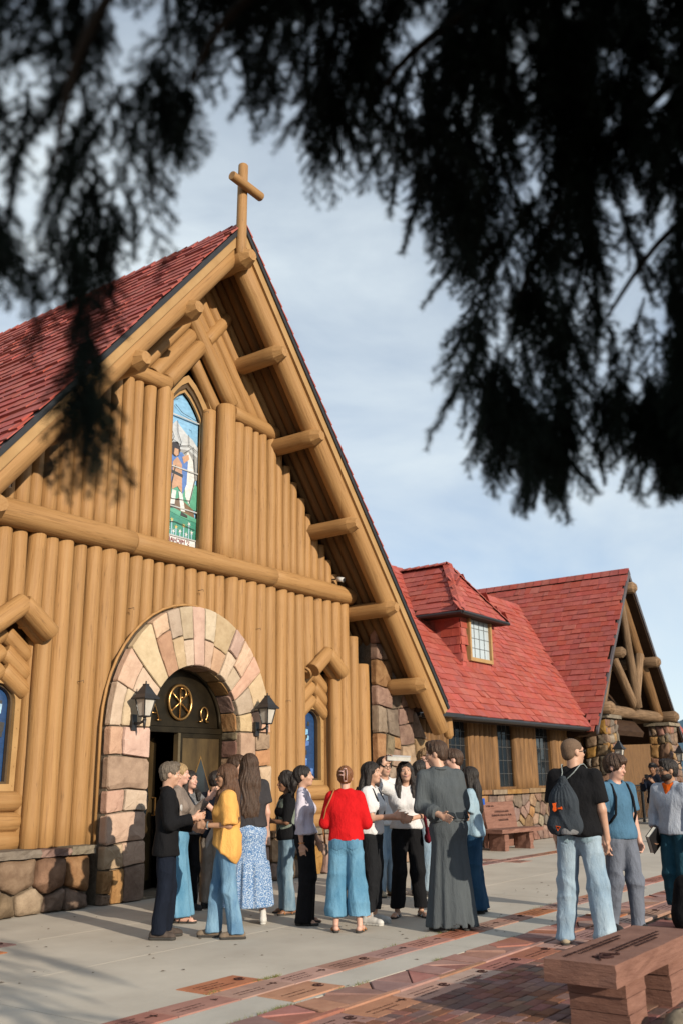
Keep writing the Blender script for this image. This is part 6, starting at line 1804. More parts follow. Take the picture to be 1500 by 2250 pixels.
p20 = person('person in blue tee and grey sweatpants with tousled brown hair', tuple(px_ground(1381, 2050)[:2]), 1.71, 42, 'm', 'fair', ('mop', 'brown'),
    dict(m=cloth('slate_blue', (.085, .19, .30)), hem=.90, sleeve=.78, ease=.022, ea=.022, hr=.128, cuff=.012, wr=.008), dict(kind='pants', m=cloth('grey_sweat', (.17, .19, .24)), hem=.06, r=(.100, .085, .066), wr=.009), S('shoe', SNEAK),
    R=dict(u=(.12, -.10, -1), f=(.0, .1, -1), curl=.6), Larm=dict(u=(-.14, -.06, -1), f=(-.06, .18, -1), curl=.8), hyaw=-24, hpitch=-14, feet=((-.10, .06, -5), (.10, -.12, 5)))
p21 = person('bearded person in pale grey quarter zip sweater over orange polo, at right edge', tuple(px_ground(1502, 2022)[:2]), 1.67, -32, 'm', 'tan', ('short', 'dark'),
    dict(m=cloth('pale_heather', (.42, .46, .54), .92), name='sweater', hem=.91, sleeve=1.62, ease=.034, ea=.028, hr=.14, vneck=True, wr=.008, collar=cloth('orange_polo', (.75, .13, .012))), dict(kind='pants', m=J_TEAL, hem=.15, r=(.105, .09, .082)), S('sandal', BLACK, sole=.03),
    R=dict(u=(.30, -.10, -1), f=(-.10, .45, -.9), curl=.6), Larm=dict(u=(-.14, .0, -1), f=(.0, .3, -1)), hyaw=34, hpitch=-2, glasses=True, beard='dark')
p22 = person('distant person in dark cap and navy jacket taking a photo with a phone', (23.55, 7.80), 1.80, -25, 'f', 'brown', ('short', 'dark'),
    dict(m=NAVY, name='jacket', hem=.85, sleeve=1.85, ease=.04), dict(kind='pants', m=BLACK, hem=.06, r=(.10, .085, .085)), S('shoe', SNEAK), R=dict(u=(.2, .5, -.8), f=(-.35, .75, .65), curl=.5), Larm=dict(u=(-.2, .5, -.8), f=(.35, .75, .65), curl=.5), res=.016, far=True, group=None)

# ------------------------------------------------ things carried and worn
def vol_thing(name, label, cat, parts, M, group=None):
    loc = M.translation
    t = thing(name, label, cat, tuple(loc), 0, group)
    for nm, v, m, h in parts:
        V, Q = v.mesh(h); put(nm, quad_mesh(nm, V, Q, m), t, M)
    return t
def tube_part(t, nm, pts, r, m, M, n=6):
    g = MB(); g.tube([tuple(map(float, p)) for p in pts], r, n); return put(nm, new_mesh(nm, g.V, g.F, m, True), t, M)
def strap_path(p, sd_, z_low, out=.0):
    """over the shoulder, from the back down the front"""
    sh_ = p['sh'][sd_]; x = sh_[0]*.62
    return [(x*.9, -.135, z_low+.05), (x, -.13, 1.30), (x, -.085, 1.43), (x, -.02, 1.468), (x, .055, 1.43), (x*1.05, .112, 1.31), (x*1.25, .110, 1.14), (x*1.6, .02, z_low)]
def backpack(p, label, m, m2, z0=.98, z1=1.42, depth=.10, w=.13, y=-.15):
    v = Vol().cone((-w*.55, y-depth*.5, z0+.09), (w*.55, y-depth*.5, z0+.09), .095, .095, .04, (v3(0, 1, 0), .75)).cone((-w*.45, y-depth*.5, z1-.10), (w*.45, y-depth*.5, z1-.10), .09, .09, .06, (v3(0, 1, 0), .7)).cone((-w*.5, y-depth*.5, (z0+z1)/2), (w*.5, y-depth*.5, (z0+z1)/2), .10, .10, .05, (v3(0, 1, 0), .75))
    f = Vol().cone((-w*.35, y-depth*1.05, z0+.09), (w*.35, y-depth*1.05, z0+.09), .065, .065, .03, (v3(0, 1, 0), .5)).cone((-w*.35, y-depth*1.05, z0+.17), (w*.35, y-depth*1.05, z0+.17), .05, .05, .03, (v3(0, 1, 0), .5))
    t = vol_thing('backpack', label, 'backpack', [('bag_body', v, m, .009), ('front_pocket', f, m2, .008)], p['M'])
    for sd_ in (1, -1): tube_part(t, 'shoulder_strap', strap_path(p, sd_, z0+.05), .014, m2, p['M'])
    tube_part(t, 'grab_handle', [(-.03, y-.02, z1), (0, y-.02, z1+.035), (.03, y-.02, z1)], .008, m2, p['M'])
    return t
BAGB = cloth('bag_black', (.010, .010, .012)); BAGG = cloth('bag_slate', (.045, .055, .068)); STR = cloth('strap', (.015, .016, .02))
backpack(p11, 'black backpack on the person in the white puff sleeved blouse', BAGB, STR)
bp = backpack(p17, 'black backpack with a blue mark, just right of the grey habit', BAGB, STR, y=-.17)
g = MB(); g.box((-.05, -.335, 1.10), (.05, -.325, 1.17)); put('blue_mark', new_mesh('blue_mark', g.V, g.F, cloth('mark_blue', (.02, .12, .55))), bp, p17['M'])
backpack(p20, 'black backpack on the person in the blue tee', BAGB, STR)
# drawstring bag
v = Vol().cone((0, -.20, 1.0), (0, -.195, 1.16), .135, .12, .06, (v3(0, 1, 0), .6)).cone((0, -.195, 1.16), (0, -.17, 1.34), .115, .03, .06, (v3(0, 1, 0), .7)).cone((-.06, -.20, .95), (.06, -.20, .95), .085, .085, .06, (v3(0, 1, 0), .75)); v.cut((0, 0, .885), (0, 0, -1))
V, Q = v.mesh(.008); N = vnormals(V, Q); an_ = np.arctan2(V[:, 0], V[:, 1]+.2); V = V+N*(.007*np.clip((V[:, 2]-1.05)/.25, 0, 1)*np.sin(17*an_)+.006*fold(V, 5, (1, 1, .6), 24))[:, None]
DM = p19['M'] @ Matrix.Translation((-.065, .0, .03))
ds = thing('drawstring_bag', 'slate drawstring bag with orange emblem on the back of the person in black tee', 'bag', tuple(DM.translation))
put('bag_body', quad_mesh('bag_body', V, Q, BAGG), ds, DM)
v = Vol().cone((.055, -.235, .93), (.085, -.215, 1.03), .055, .02, .03, (v3(0, 1, 0), .6)).cone((.02, -.25, .915), (.09, -.225, .925), .05, .04, .03, (v3(0, 1, 0), .6)); v.cut((0, 0, .885), (0, 0, -1)); V, Q = v.mesh(.008); put('grey_panel', quad_mesh('grey_panel', V, Q, cloth('bag_grey', (.25, .25, .26))), ds, DM)
for sd_ in (1, -1): tube_part(ds, 'cord', [(0+.02*sd_, -.175, 1.33), (.05*sd_+.05, -.16, 1.40), (.085*sd_+.065, -.10, 1.47), (.095*sd_+.065, -.02, 1.475), (.12*sd_+.065, .06, 1.42)], .0045, cloth('cord_pale', (.34, .38, .38)), DM)
ORG = cloth('emblem_orange', (.85, .13, .02))
e = MB()
ey = -.288
for pts in ([(-.075, 1.145), (-.04, 1.15), (-.048, 1.118), (-.038, 1.09), (-.06, 1.075), (-.078, 1.09), (-.068, 1.118)], [(-.03, 1.108), (.005, 1.112), (.004, 1.10), (-.03, 1.097)], [(-.002, 1.118), (.006, 1.118), (.008, 1.095), (.0, 1.095)]):
    e.prism(pts, ey-.006, ey+.02, lambda u, v_, d: (u, d+.10*abs(u)**1.3, v_))
e.build('orange_emblem', ORG, None); eo = bpy.data.objects['orange_emblem']; eo.parent = ds; eo.matrix_parent_inverse = WM[ds.name].inverted(); eo.matrix_basis = DM
e = MB(); e.tube([(-.06, -.275, .955), (-.02, -.285, .95), (-.045, -.28, .92), (-.06, -.275, .955), (-.02, -.285, .95)], .005, 5); e.build('orange_loop', ORG, None); eo = bpy.data.objects['orange_loop']; eo.parent = ds; eo.matrix_parent_inverse = WM[ds.name].inverted(); eo.matrix_basis = DM
# books
def book(label, c, X, Y, Z, size, cover, cat='book', group=None):
    """c centre; X spine->fore edge, Y length, Z thickness axes"""
    X, Y, Z = unit(X), None, unit(Z); Yv = unit(np.cross(Z, X)); Z = np.cross(X, Yv)
    M = Matrix(((X[0], Yv[0], Z[0], c[0]), (X[1], Yv[1], Z[1], c[1]), (X[2], Yv[2], Z[2], c[2]), (0, 0, 0, 1)))
    w, l, h = size
    t = thing('book', label, cat, tuple(c), 0, group)
    g = MB(); g.box((-w/2+.004, -l/2+.004, -h/2+.004), (w/2-.004, l/2-.004, h/2-.004)); put('pages', new_mesh('pages', g.V, g.F, mat('paper', (.72, .69, .62), .9)), t, M)
    for zz in (-1, 1):
        g = MB(); g.box((-w/2, -l/2, zz*h/2-.0035), (w/2, l/2, zz*h/2+.0035)); put('cover', new_mesh('cover', g.V, g.F, cover), t, M)
    g = MB(); g.box((-w/2-.004, -l/2, -h/2-.0035), (-w/2+.003, l/2, h/2+.0035)); put('spine', new_mesh('spine', g.V, g.F, cover), t, M)
    return t
DKB = mat('black_cover', (.014, .013, .014), .5); WHB = mat('white_cover', (.68, .66, .64), .6); MAR = mat('maroon_cover', (.10, .018, .022), .6)
def wd(p, a): return np.array(p['world'](a))
hd_ = p13['hc']
book('thick white book held flat over the smiling person\'s head', wd(p13, v3(.075, .075, 1.772)), np.array((p13['M'].to_3x3() @ Vector((-1, .1, -.06)))), None, np.array((p13['M'].to_3x3() @ Vector((-.06, .10, 1)))), (.27, .18, .045), WHB)
A = p18['arm'][-1]
book('white book hugged by the person in the denim shirt', wd(p18, v3(-.05, .26, 1.12)), np.array(p18['M'].to_3x3() @ Vector((.1, .5, .9))), None, np.array(p18['M'].to_3x3() @ Vector((-.9, .3, .1))), (.16, .22, .04), WHB)
book('dark red book under the white one in the arms of the person in denim shirt', wd(p18, v3(-.02, .25, 1.06)), np.array(p18['M'].to_3x3() @ Vector((.1, .7, .7))), None, np.array(p18['M'].to_3x3() @ Vector((.3, -.6, .9))), (.15, .21, .03), MAR)
A = p21['arm'][1]
book('black book held at the side of the person in the grey quarter zip', wd(p21, A[2]+v3(-.035, .06, -.06)), np.array(p21['M'].to_3x3() @ Vector((.1, .8, -.6))), None, np.array(p21['M'].to_3x3() @ Vector((1, .1, .2))), (.17, .24, .045), DKB)
A = p1['arm'][-1]
# folded papers held between the pair on the left
g = MB(); M_ = p1['M'] @ Matrix.Translation((-.03, .47, 1.02)) @ Matrix.Rotation(.5, 4, 'Y') @ Matrix.Rotation(-.4, 4, 'X')
for k in range(4): g.box((-.10+.006*k, -.004+.004*k, -.15+.01*k), (.10-.004*k, -.002+.004*k, .13+.012*k))
tag(put('folded_papers', new_mesh('folded_papers', g.V, g.F, mat('printed_paper', (.46, .48, .50), .8, (.30, .32, .35), 30)), None, M_), 'folded grey papers held in front of the black jacket', 'papers')
# phone of the distant photographer
A1, A2_ = p22['arm'][1][2], p22['arm'][-1][2]
mid = (A1+A2_)/2+v3(0, .06, .10)
ph = thing('phone', 'phone held up by the distant photographer', 'phone', tuple(wd(p22, mid)))
g = MB(); g.box((-.04, -.005, -.075), (.04, .005, .075)); put('case', new_mesh('case', g.V, g.F, BLACKMETAL), ph, p22['M'] @ Matrix.Translation(tuple(mid)))
g = MB(); g.box((-.036, -.0075, -.07), (.036, -.0055, .07)); put('screen', new_mesh('screen', g.V, g.F, DARKGLASS), ph, p22['M'] @ Matrix.Translation(tuple(mid)))
v = Vol().ell(p22['hp'](0, -.012, .055), (.10, .115, .075), None, .02).cone(p22['hp'](0, .07, .06), p22['hp'](0, .15, .05), .06, .04, .02, (v3(0, 0, 1), .3)); v.cut(p22['hp'](0, 0, .03), (0, 0, -1)); p22['P']('cap', v.mesh(.012), BAGB)
# beige handbag on a long strap (red sweater), maroon bag (white tee)
t = thing('handbag', 'small beige handbag hanging at the left hip of the person in red', 'handbag', tuple(p10['M'].translation))
v = Vol().cone((-.235, .02, .81), (-.235, .10, .81), .036, .036, .02, (v3(1, 0, 0), .8)).cone((-.235, .02, .87), (-.235, .10, .87), .032, .032, .02, (v3(1, 0, 0), .7)); V, Q = v.mesh(.006); put('bag_body', quad_mesh('bag_body', V, Q, mat('beige_leather', (.52, .33, .24), .6)), t, p10['M'])
tube_part(t, 'strap', [(-.235, .10, .90), (-.245, .03, 1.10), (-.205, -.02, 1.28), (-.145, -.085, 1.42), (-.115, -.03, 1.488), (-.10, .07, 1.43)], .007, LEATHER, p10['M']); tube_part(t, 'strap', [(-.235, .02, .90), (-.26, -.02, 1.1), (-.21, -.09, 1.28), (-.15, -.105, 1.40), (-.118, -.04, 1.49)], .007, LEATHER, p10['M'])
t = thing('shoulder_bag', 'maroon shoulder bag on the smiling person in white tee', 'bag', tuple(p13['M'].translation))
v = Vol().cone((-.235, .0, .86), (-.235, .13, .86), .055, .055, .03, (v3(1, 0, 0), .6)).cone((-.235, .02, .95), (-.235, .11, .95), .04, .04, .03, (v3(1, 0, 0), .6)); V, Q = v.mesh(.008); MRN = cloth('maroon', (.14, .012, .022)); put('bag_body', quad_mesh('bag_body', V, Q, MRN), t, p13['M'])
tube_part(t, 'strap', [(-.225, .06, .97), (-.20, .125, 1.15), (-.145, .135, 1.32), (-.115, .08, 1.44), (-.115, .0, 1.488), (-.13, -.08, 1.42), (-.19, -.09, 1.2), (-.235, .0, .98)], .016, MRN, p13['M'])
# claw clip
g = MB()
hp = p10['hp']
for q in (1, -1):
    g.tube([tuple(hp(.012+.018*q, -.158, .09)), tuple(hp(.012+.018*q, -.163, .02)), tuple(hp(.012+.018*q, -.150, -.03))], .005, 6)
g.tube([tuple(hp(-.006, -.165, .10)), tuple(hp(.03, -.165, .10))], .007, 6); g.tube([tuple(hp(-.006, -.155, -.035)), tuple(hp(.03, -.155, -.035))], .007, 6)
for z_ in (.07, .03): g.tube([tuple(hp(-.01, -.165, z_)), tuple(hp(-.05, -.15, z_+.005)), tuple(hp(-.055, -.12, z_))], .007, 6)
put('claw_clip', new_mesh('claw_clip', g.V, g.F, mat('pink_plastic', (.62, .38, .34), .35), True), p10['t'], p10['M'])
# watches, badge
def band(p, sd_, k, m, r=.036):
    W0, f_ = p['arm'][sd_][2], p['arm'][sd_][4]; c = W0-f_*k; a = unit(np.cross(f_, (.3, .5, .8))); b2 = np.cross(f_, a)
    g = MB(); g.tube([tuple(c+r*(a*math.cos(w_)+b2*math.sin(w_))) for w_ in [2*math.pi*q/14 for q in range(14)]], .008, 5, closed=True); put('wrist_band', new_mesh('wrist_band', g.V, g.F, m, True), p['t'], p['M'])
band(p5, -1, .015, mat('watch_grey', (.18, .22, .24), .4)); band(p18, -1, .01, WHITE, .034); band(p9, 1, .01, LEATHER, .03); band(p13, 1, .02, BLACK, .032); band(p3, -1, .02, GOLD, .03)
g = MB(); g.tube([(.10, .135, 1.27), (.102, .146, 1.27)], .033, 14); put('badge', new_mesh('badge', g.V, g.F, WHB), p1['t'], p1['M'])
# black jacket hanging from the left hand of the person in black tee
W_h = p19['arm'][-1][2]; v = Vol().cone(W_h+v3(.02, .02, -.05), v3(W_h[0]+.03, W_h[1]+.04, .56), .035, .07, .03, (v3(1, 0, 0), .5)).cone((W_h[0]+.03, W_h[1], .48), (W_h[0]+.03, W_h[1]+.09, .47), .06, .06, .03, (v3(1, 0, 0), .5)); v.cut((0, 0, .43), (0, 0, -1)); V, Q = v.mesh(.008)
t = thing('jacket', 'black jacket hanging from the hand of the person with the drawstring bag', 'jacket', tuple(p19['M'].translation)); put('cloth', quad_mesh('cloth', V, Q, BLACK), t, p19['M'])
# sage vest of the half hidden person
v = Vol().cone((-.06, 0, 1.29), (.06, 0, 1.29), .145, .145, .04, (v3(0, 1, 0), .8)).cone((0, 0, 1.25), (0, 0, .95), .175, .172, .05, (v3(0, 1, 0), .78)); v.ell((0, .14, 1.1), (.055, .16, .4), None, 0, True).cut((0, 0, .93), (0, 0, -1)); v.ell((0, .0, 1.45), (.09, .1, .08), None, 0, True)
p8['P']('vest', v.mesh(.011), cloth('sage', (.22, .26, .22)))
# black bag on the ground at the right edge
gp_ = px_ground(1503, 2044)
v = Vol().cone((0, 0, .16), (0, 0, .40), .17, .12, .05).cone((-.08, 0, .1), (.08, 0, .1), .14, .14, .05); v.cut((0, 0, .0), (0, 0, -1)); V, Q = v.mesh(.012)
t = thing('duffel_bag', 'black bag standing on the paving at the right edge', 'bag', (gp_[0]+.12, gp_[1], 0)); put('bag_body', quad_mesh('bag_body', V, Q, BAGB), t, Matrix.Translation((gp_[0]+.12, gp_[1]-.02, .0)))
tube_part(t, 'handle', [(-.05, 0, .47), (-.04, 0, .50), (.04, 0, .50), (.05, 0, .47)], .010, STR, Matrix.Translation((gp_[0]+.12, gp_[1]-.02, 0)))
# orange polo showing in the neck of the quarter zip
v = Vol().cone((0, .03, 1.43), (0, .075, 1.33), .062, .045, .03, (v3(0, 1, 0), .7)).cone((-.05, 0, 1.44), (.05, 0, 1.44), .055, .055, .03); v.ell((0, .03, 1.50), (.055, .062, .055), None, 0, True); v.cut((0, 0, 1.478), (0, 0, 1)); p21['P']('polo', v.mesh(.007), cloth('orange_polo', (.75, .13, .012)))
# ================================================================== SPRUCE over the camera
NEEDLE = mat('spruce_needles', (.016, .026, .018), .7, (.009, .015, .011), 40, rnd=.25, spec=.15)
BARK = mat('spruce_bark', (.055, .038, .028), .95, (.028, .02, .015), 9, (1, 1, .4), bump=.9, bscale=12, spec=.1)
def spray_mesh(seed, L=.34, dens=800, nw=.0012):
    """a hanging spruce shoot: stem, side shoots, single needles"""
    r = np.random.RandomState(seed)
    segs = []
    n = 9
    stem = [np.array([0, 0, 0.])]; d = np.array([r.normal(0, .12), r.normal(0, .12), -1.0]); d /= np.linalg.norm(d)
    for k in range(n):
        d = d+np.array([r.normal(0, .07), r.normal(0, .07), -.04]); d /= np.linalg.norm(d); stem.append(stem[-1]+d*L/n)
    segs.append((stem, .0028, .0012))
    side = 1
    for t in np.linspace(.10, .93, 15):
        k = t*n; i = int(k); p = stem[i]+(stem[min(i+1, n)]-stem[i])*(k-i)
        dd = stem[min(i+1, n)]-stem[i]; dd /= np.linalg.norm(dd)
        a = r.rand()*.9+ (0 if side > 0 else math.pi); side = -side
        o = np.array([math.cos(a), math.sin(a), 0]); o -= dd*(o@dd); o /= np.linalg.norm(o)
        q = dd*.75+o*.75; q /= np.linalg.norm(q)
        ln = (.085*(1-t)**.7+.025)*r.uniform(.7, 1.2)*L/.34
        pts = [p]
        for j in range(4):
            q = q+np.array([r.normal(0, .08), r.normal(0, .08), -.10]); q /= np.linalg.norm(q); pts.append(pts[-1]+q*ln/4)
        segs.append((pts, .0018, .0010))
        if ln > .08:
            for tt in (.35, .65):
                pp = pts[int(tt*4)]; q2 = q+r.normal(0, .7, 3); q2[2] -= .4; q2 /= np.linalg.norm(q2)
                segs.append(([pp, pp+q2*ln*.25, pp+q2*ln*.48+np.array([0, 0, -.006])], .0014, .0009))
    V, Fc = [], []
    for pts, r0, r1 in segs:
        k0 = len(V); vv, ff = tube([tuple(p) for p in pts], [r0+(r1-r0)*i/(len(pts)-1) for i in range(len(pts))], 4)
        V += vv; Fc += [tuple(i+k0 for i in f) for f in ff]
        for i in range(len(pts)-1):
            a, b = np.array(pts[i]), np.array(pts[i+1]); l = np.linalg.norm(b-a); dd = (b-a)/l
            m = max(2, int(l*dens))
            for _ in range(m):
                p = a+(b-a)*r.rand(); o = r.normal(0, 1, 3); o -= dd*(o@dd); o /= np.linalg.norm(o)
                nd = dd*r.uniform(.3, .75)+o*.8; nd /= np.linalg.norm(nd)
                sd = np.cross(nd, r.normal(0, 1, 3)); sd /= np.linalg.norm(sd); ln = r.uniform(.014, .021)
                k = len(V); V += [tuple(p-sd*nw), tuple(p+sd*nw), tuple(p+nd*ln)]; Fc.append((k, k+1, k+2))
    return new_mesh('needle_shoot', V, Fc, NEEDLE)
SPR = [spray_mesh(60+k, (.34, .30, .38, .26, .22)[k]) for k in range(5)]
TR = (1.75, -1.75)
spruce = thing('spruce_tree', 'dark spruce whose drooping branches hang across the top of the view', 'tree', (TR[0], TR[1], 0))
log((TR[0], TR[1], -.1), (TR[0]+.1, TR[1], 10.5), .24, .04, BARK, spruce, 'trunk', 901, wob=.06, n=12)
rt = random.Random(12)
def branch(pts, r0, r1):
    P = [Vector(p) for p in pts]; fine = []
    for i in range(len(P)-1):
        for k in range(5):
            t = k/5; p0 = P[max(i-1, 0)]; p1 = P[i]; p2 = P[i+1]; p3 = P[min(i+2, len(P)-1)]
            fine.append(.5*((2*p1)+(p2-p0)*t+(2*p0-5*p1+4*p2-p3)*t*t+(3*p1-p0-3*p2+p3)*t**3))
    fine.append(P[-1])
    g = MB(); g.tube([tuple(p) for p in fine], [r0+(r1-r0)*i/(len(fine)-1) for i in range(len(fine))], 6)
    return g.build('branch', BARK, spruce, smooth=True)
SHOOTS = []
def shoot(p, parent, scale=1.0, tilt=.35, k=None):
    M = Matrix.Translation(Vector(tuple(map(float, p)))) @ Matrix.Rotation(rt.uniform(0, 6.28), 4, 'Z') @ Matrix.Rotation(rt.gauss(0, tilt), 4, 'X') @ Matrix.Scale(scale, 4)
    SHOOTS.append((M, rt.randrange(5) if k is None else k, parent, p))
# lower edge of the foliage across the picture (photo pixels) and clear gaps
EDGE = [(-120, 720), (0, 690), (40, 640), (100, 655), (150, 690), (172, 700), (184, 1000), (192, 1085), (202, 990), (214, 700), (245, 660), (270, 610), (330, 560), (345, 440), (365, 400), (420, 395), (470, 300), (490, 262), (520, 200), (560, 205), (590, 260), (615, 335), (655, 390), (690, 430), (735, 340), (780, 425),
        (800, 300), (830, 300), (860, 440), (900, 520), (935, 500), (965, 590), (1010, 610), (1040, 700), (1020, 850), (1060, 985), (1110, 1060), (1160, 1130), (1200, 1130), (1235, 1050), (1290, 1085), (1330, 1000), (1380, 1020), (1440, 1085), (1500, 1060), (1640, 1050)]
def edge(x):
    for (a, ya), (b, yb) in zip(EDGE[:-1], EDGE[1:]):
        lo_, hi_ = min(a, b), max(a, b)
        if lo_ <= x <= hi_ and hi_ > lo_: return ya+(yb-ya)*(x-a)/(b-a)
    return 700
GAPS = [(150, 430, 35, 45), (230, 300, 30, 60), (20, 480, 30, 50), (120, 270, 25, 45), (420, 120, 25, 50), (200, 150, 25, 45), (730, 120, 22, 50), (1250, 620, 22, 30), (1460, 150, 25, 40), (310, 45, 60, 75), (500, 70, 35, 60), (950, 40, 45, 75), (60, 120, 45, 70), (30, 300, 35, 60), (300, 350, 30, 110), (500, 180, 60, 60), (640, 250, 30, 60), (1400, 465, 36, 75), (1345, 575, 42, 42), (1375, 760, 42, 85), (1445, 640, 24, 45), (1180, 850, 34, 50), (1290, 900, 35, 60), (1085, 560, 20, 30), (1155, 165, 28, 32), (1160, 350, 30, 40), (1120, 480, 25, 35), (1430, 260, 20, 30), (340, 620, 40, 130), (90, 560, 35, 35), (860, 140, 28, 60), (560, 120, 22, 40), (1040, 450, 20, 30)]
def gap(x, y): return any(((x-a)/c)**2+((y-b)/d)**2 < 1 for a, b, c, d in GAPS)
def depth_at(x): return 1.7+.5*min(1, max(0, (x-150)/800))
limbs = []
def limb(px_pts, dep, h=3.0):
    q = [px_depth(x, y, d) for (x, y), d in zip(px_pts, dep)]
    st = Vector((TR[0], TR[1], h)); q0 = Vector(tuple(q[0]))
    mid = st.lerp(q0, .5)+Vector((0, 0, .35))
    return branch([st, mid]+[tuple(p) for p in q], .022, .004)
LB = [limb([(1750, -150), (1500, 150), (1250, 420), (1120, 700)], (2.3, 2.2, 2.15, 2.1), 3.1), limb([(1800, 250), (1580, 420), (1440, 540), (1330, 700)], (2.4, 2.3, 2.2, 2.2), 2.9), limb([(1500, -300), (1150, -60), (900, 120), (800, 260)], (2.2, 2.1, 2.0, 2.0), 3.2),
      limb([(1200, -420), (800, -180), (520, 20), (420, 180)], (2.0, 1.85, 1.7, 1.65), 3.3), limb([(900, -520), (450, -250), (200, 60), (120, 360)], (1.8, 1.6, 1.45, 1.4), 3.4), limb([(500, -560), (120, -260), (-60, 80), (-90, 400)], (1.7, 1.5, 1.4, 1.4), 3.5), limb([(1900, 650), (1650, 800), (1480, 880), (1350, 900)], (2.4, 2.3, 2.2, 2.2), 2.8)]
cnt = 0; SHADE_SHOOTS = []
# the rest of the crown, above and behind the camera, clear of the view
def unseen(p, L):
    for q in (p, p-Vector((0, 0, L))):
        X, Y, W = project(tuple(q))
        if W > .12 and -900 < X < 2400 and Y > -700: return False
    return True
for x in list(np.arange(-120, 1640, 13.0))+[188, 194]:
    d0 = depth_at(x); ppm = F_PX/d0
    e_ = edge(x)
    n_ = int(1.0 + (e_+320)/(95 if x > 950 else 215 if x < 480 else 140)+rt.random())
    for _ in range(n_):
        L = rt.choice((.22, .26, .30, .34, .38)); k = {.34: 0, .30: 1, .38: 2, .26: 3, .22: 4}[L]
        sc = rt.uniform(.55, .85) if x < 900 else rt.uniform(.6, .95)
        lp = L*sc*ppm*.92
        y = rt.uniform(-330, e_-lp)
        if rt.random() < .22: y = e_-lp*rt.uniform(.98, 1.05)
        xx = x+rt.uniform(-8, 8)
        if y < -340 or gap(xx, y+lp*.35) or gap(xx, y+lp*.7) or gap(xx, y+lp*.05): continue
        par = min(LB, key=lambda o: 0) if False else LB[(0 if x > 1050 else 2 if x > 620 else 3 if x > 330 else 4 if x > 80 else 5) if x < 1280 else (1 if y < 600 else 6)]
        dd = d0*rt.uniform(.93, 1.15)
        pt = px_depth(xx, y, dd)
        shoot(pt, par, sc*dd/d0, .30, k); cnt += 1
        for _ in range(2):                                       # unseen shoots added along the sun rays to shade the visible ones
            pb = Vector(tuple(map(float, pt)))-ld*rt.uniform(.5, 2.8)+Vector((rt.gauss(0, .08), rt.gauss(0, .08), rt.gauss(0, .1)))
            if unseen(pb, .45): SHADE_SHOOTS.append((pb, par))
for pb, par in SHADE_SHOOTS: shoot(pb, par, rt.uniform(1.0, 1.4), .35)
for i in range(60):
    a = rt.uniform(-2.6, -.2); z0 = rt.uniform(2.7, 8.0); R0 = (1.8 if z0 < 5 else 1.8*(9.5-z0)/4.5)*rt.uniform(.7, 1.1)
    e2 = Vector((TR[0]+R0*math.cos(a), TR[1]+R0*math.sin(a), z0-.4))
    if not unseen(e2, .6): continue
    bo = branch([(TR[0], TR[1], z0), (TR[0]+R0*.5*math.cos(a), TR[1]+R0*.5*math.sin(a), z0+.1), tuple(e2)], .03, .006)
    for k in range(4):
        t = rt.uniform(.2, 1.0); p = Vector((TR[0], TR[1], z0)).lerp(e2, t)+Vector((rt.gauss(0, .14), rt.gauss(0, .14), .05)); sc = rt.uniform(1.4, 2.0)
        if unseen(p, .45*sc): shoot(p, bo, sc, .4)

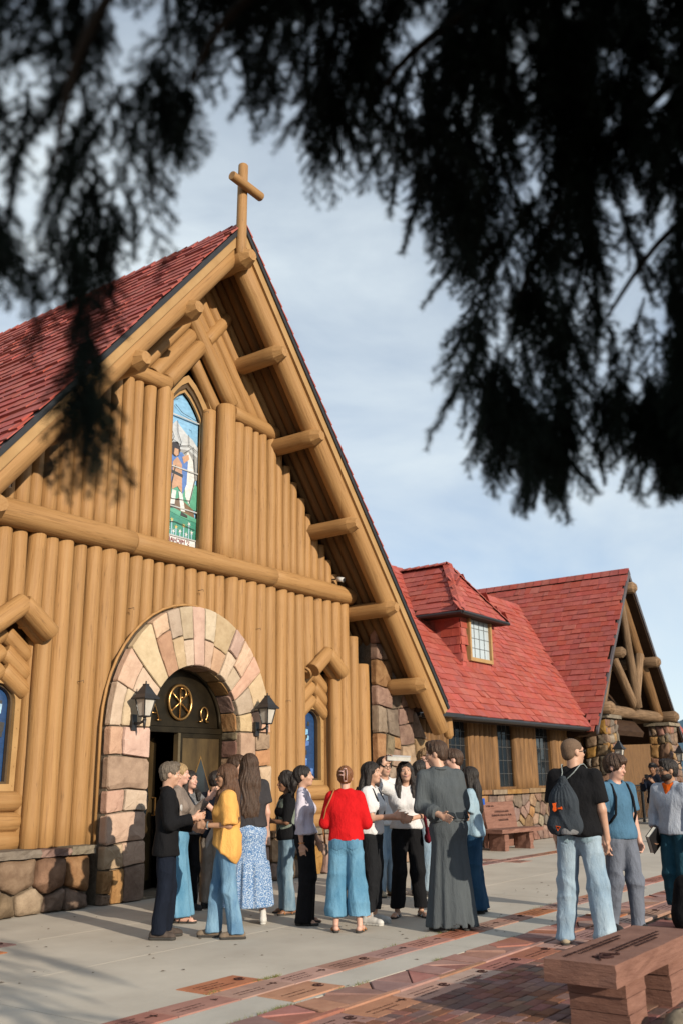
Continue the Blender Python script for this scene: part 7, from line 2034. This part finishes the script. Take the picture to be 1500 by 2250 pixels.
# the 300 shoots that show largest are single parts; the rest of the foliage is one mass
def rank(q):
    X, Y, W = project(tuple(map(float, q[3])))
    return (0 if (W > 0 and -40 < X < 1540 and -60 < Y < 2250) else 1, W if W > 0 else 9)
SHOOTS.sort(key=rank)
first = {}
for M, k, par, p in SHOOTS[:300]:
    o = put('needle_shoot', SPR[k], par, M); first.setdefault(k, o)
rest = SHOOTS[300:]
me = bpy.data.meshes.new('foliage'); me.vertices.add(len(rest))
me.vertices.foreach_set('co', np.array([tuple(M.translation) for M, *_ in rest], np.float32).ravel())
for nm, ty, key, vals in (('rot', 'FLOAT_VECTOR', 'vector', np.array([tuple(M.to_euler()) for M, *_ in rest], np.float32)), ('siz', 'FLOAT', 'value', np.array([M.to_scale()[0] for M, *_ in rest], np.float32)), ('kind_id', 'INT', 'value', np.array([q[1] for q in rest], np.int32))):
    at = me.attributes.new(nm, ty, 'POINT'); at.data.foreach_set(key, vals.ravel())
me.materials.append(NEEDLE)
fo = put('foliage', me, spruce); fo['kind'] = 'stuff'
ng = bpy.data.node_groups.new('foliage_shoots', 'GeometryNodeTree')
ng.interface.new_socket('Geometry', in_out='INPUT', socket_type='NodeSocketGeometry'); ng.interface.new_socket('Geometry', in_out='OUTPUT', socket_type='NodeSocketGeometry')
gi, go = ng.nodes.new('NodeGroupInput'), ng.nodes.new('NodeGroupOutput'); jn = ng.nodes.new('GeometryNodeJoinGeometry')
def attr(nm, ty): n = ng.nodes.new('GeometryNodeInputNamedAttribute'); n.data_type = ty; n.inputs['Name'].default_value = nm; return n.outputs['Attribute']
ar, as_, ak = attr('rot', 'FLOAT_VECTOR'), attr('siz', 'FLOAT'), attr('kind_id', 'INT')
er = ng.nodes.new('FunctionNodeEulerToRotation'); ng.links.new(ar, er.inputs[0])
for k in range(5):
    if k not in first: continue
    oi = ng.nodes.new('GeometryNodeObjectInfo'); oi.transform_space = 'ORIGINAL'; oi.inputs['Object'].default_value = first[k]; oi.inputs['As Instance'].default_value = True
    cm = ng.nodes.new('FunctionNodeCompare'); cm.data_type = 'INT'; cm.operation = 'EQUAL'
    ii = [i_ for i_ in cm.inputs if i_.type == 'INT']; ng.links.new(ak, ii[0]); ii[1].default_value = k
    ip_ = ng.nodes.new('GeometryNodeInstanceOnPoints')
    ng.links.new(gi.outputs[0], ip_.inputs['Points']); ng.links.new(cm.outputs[0], ip_.inputs['Selection']); ng.links.new(oi.outputs['Geometry'], ip_.inputs['Instance'])
    ng.links.new(er.outputs[0], ip_.inputs['Rotation']); ng.links.new(as_, ip_.inputs['Scale']); ng.links.new(ip_.outputs[0], jn.inputs[0])
ng.links.new(jn.outputs[0], go.inputs[0])
md = fo.modifiers.new('shoots', 'NODES'); md.node_group = ng
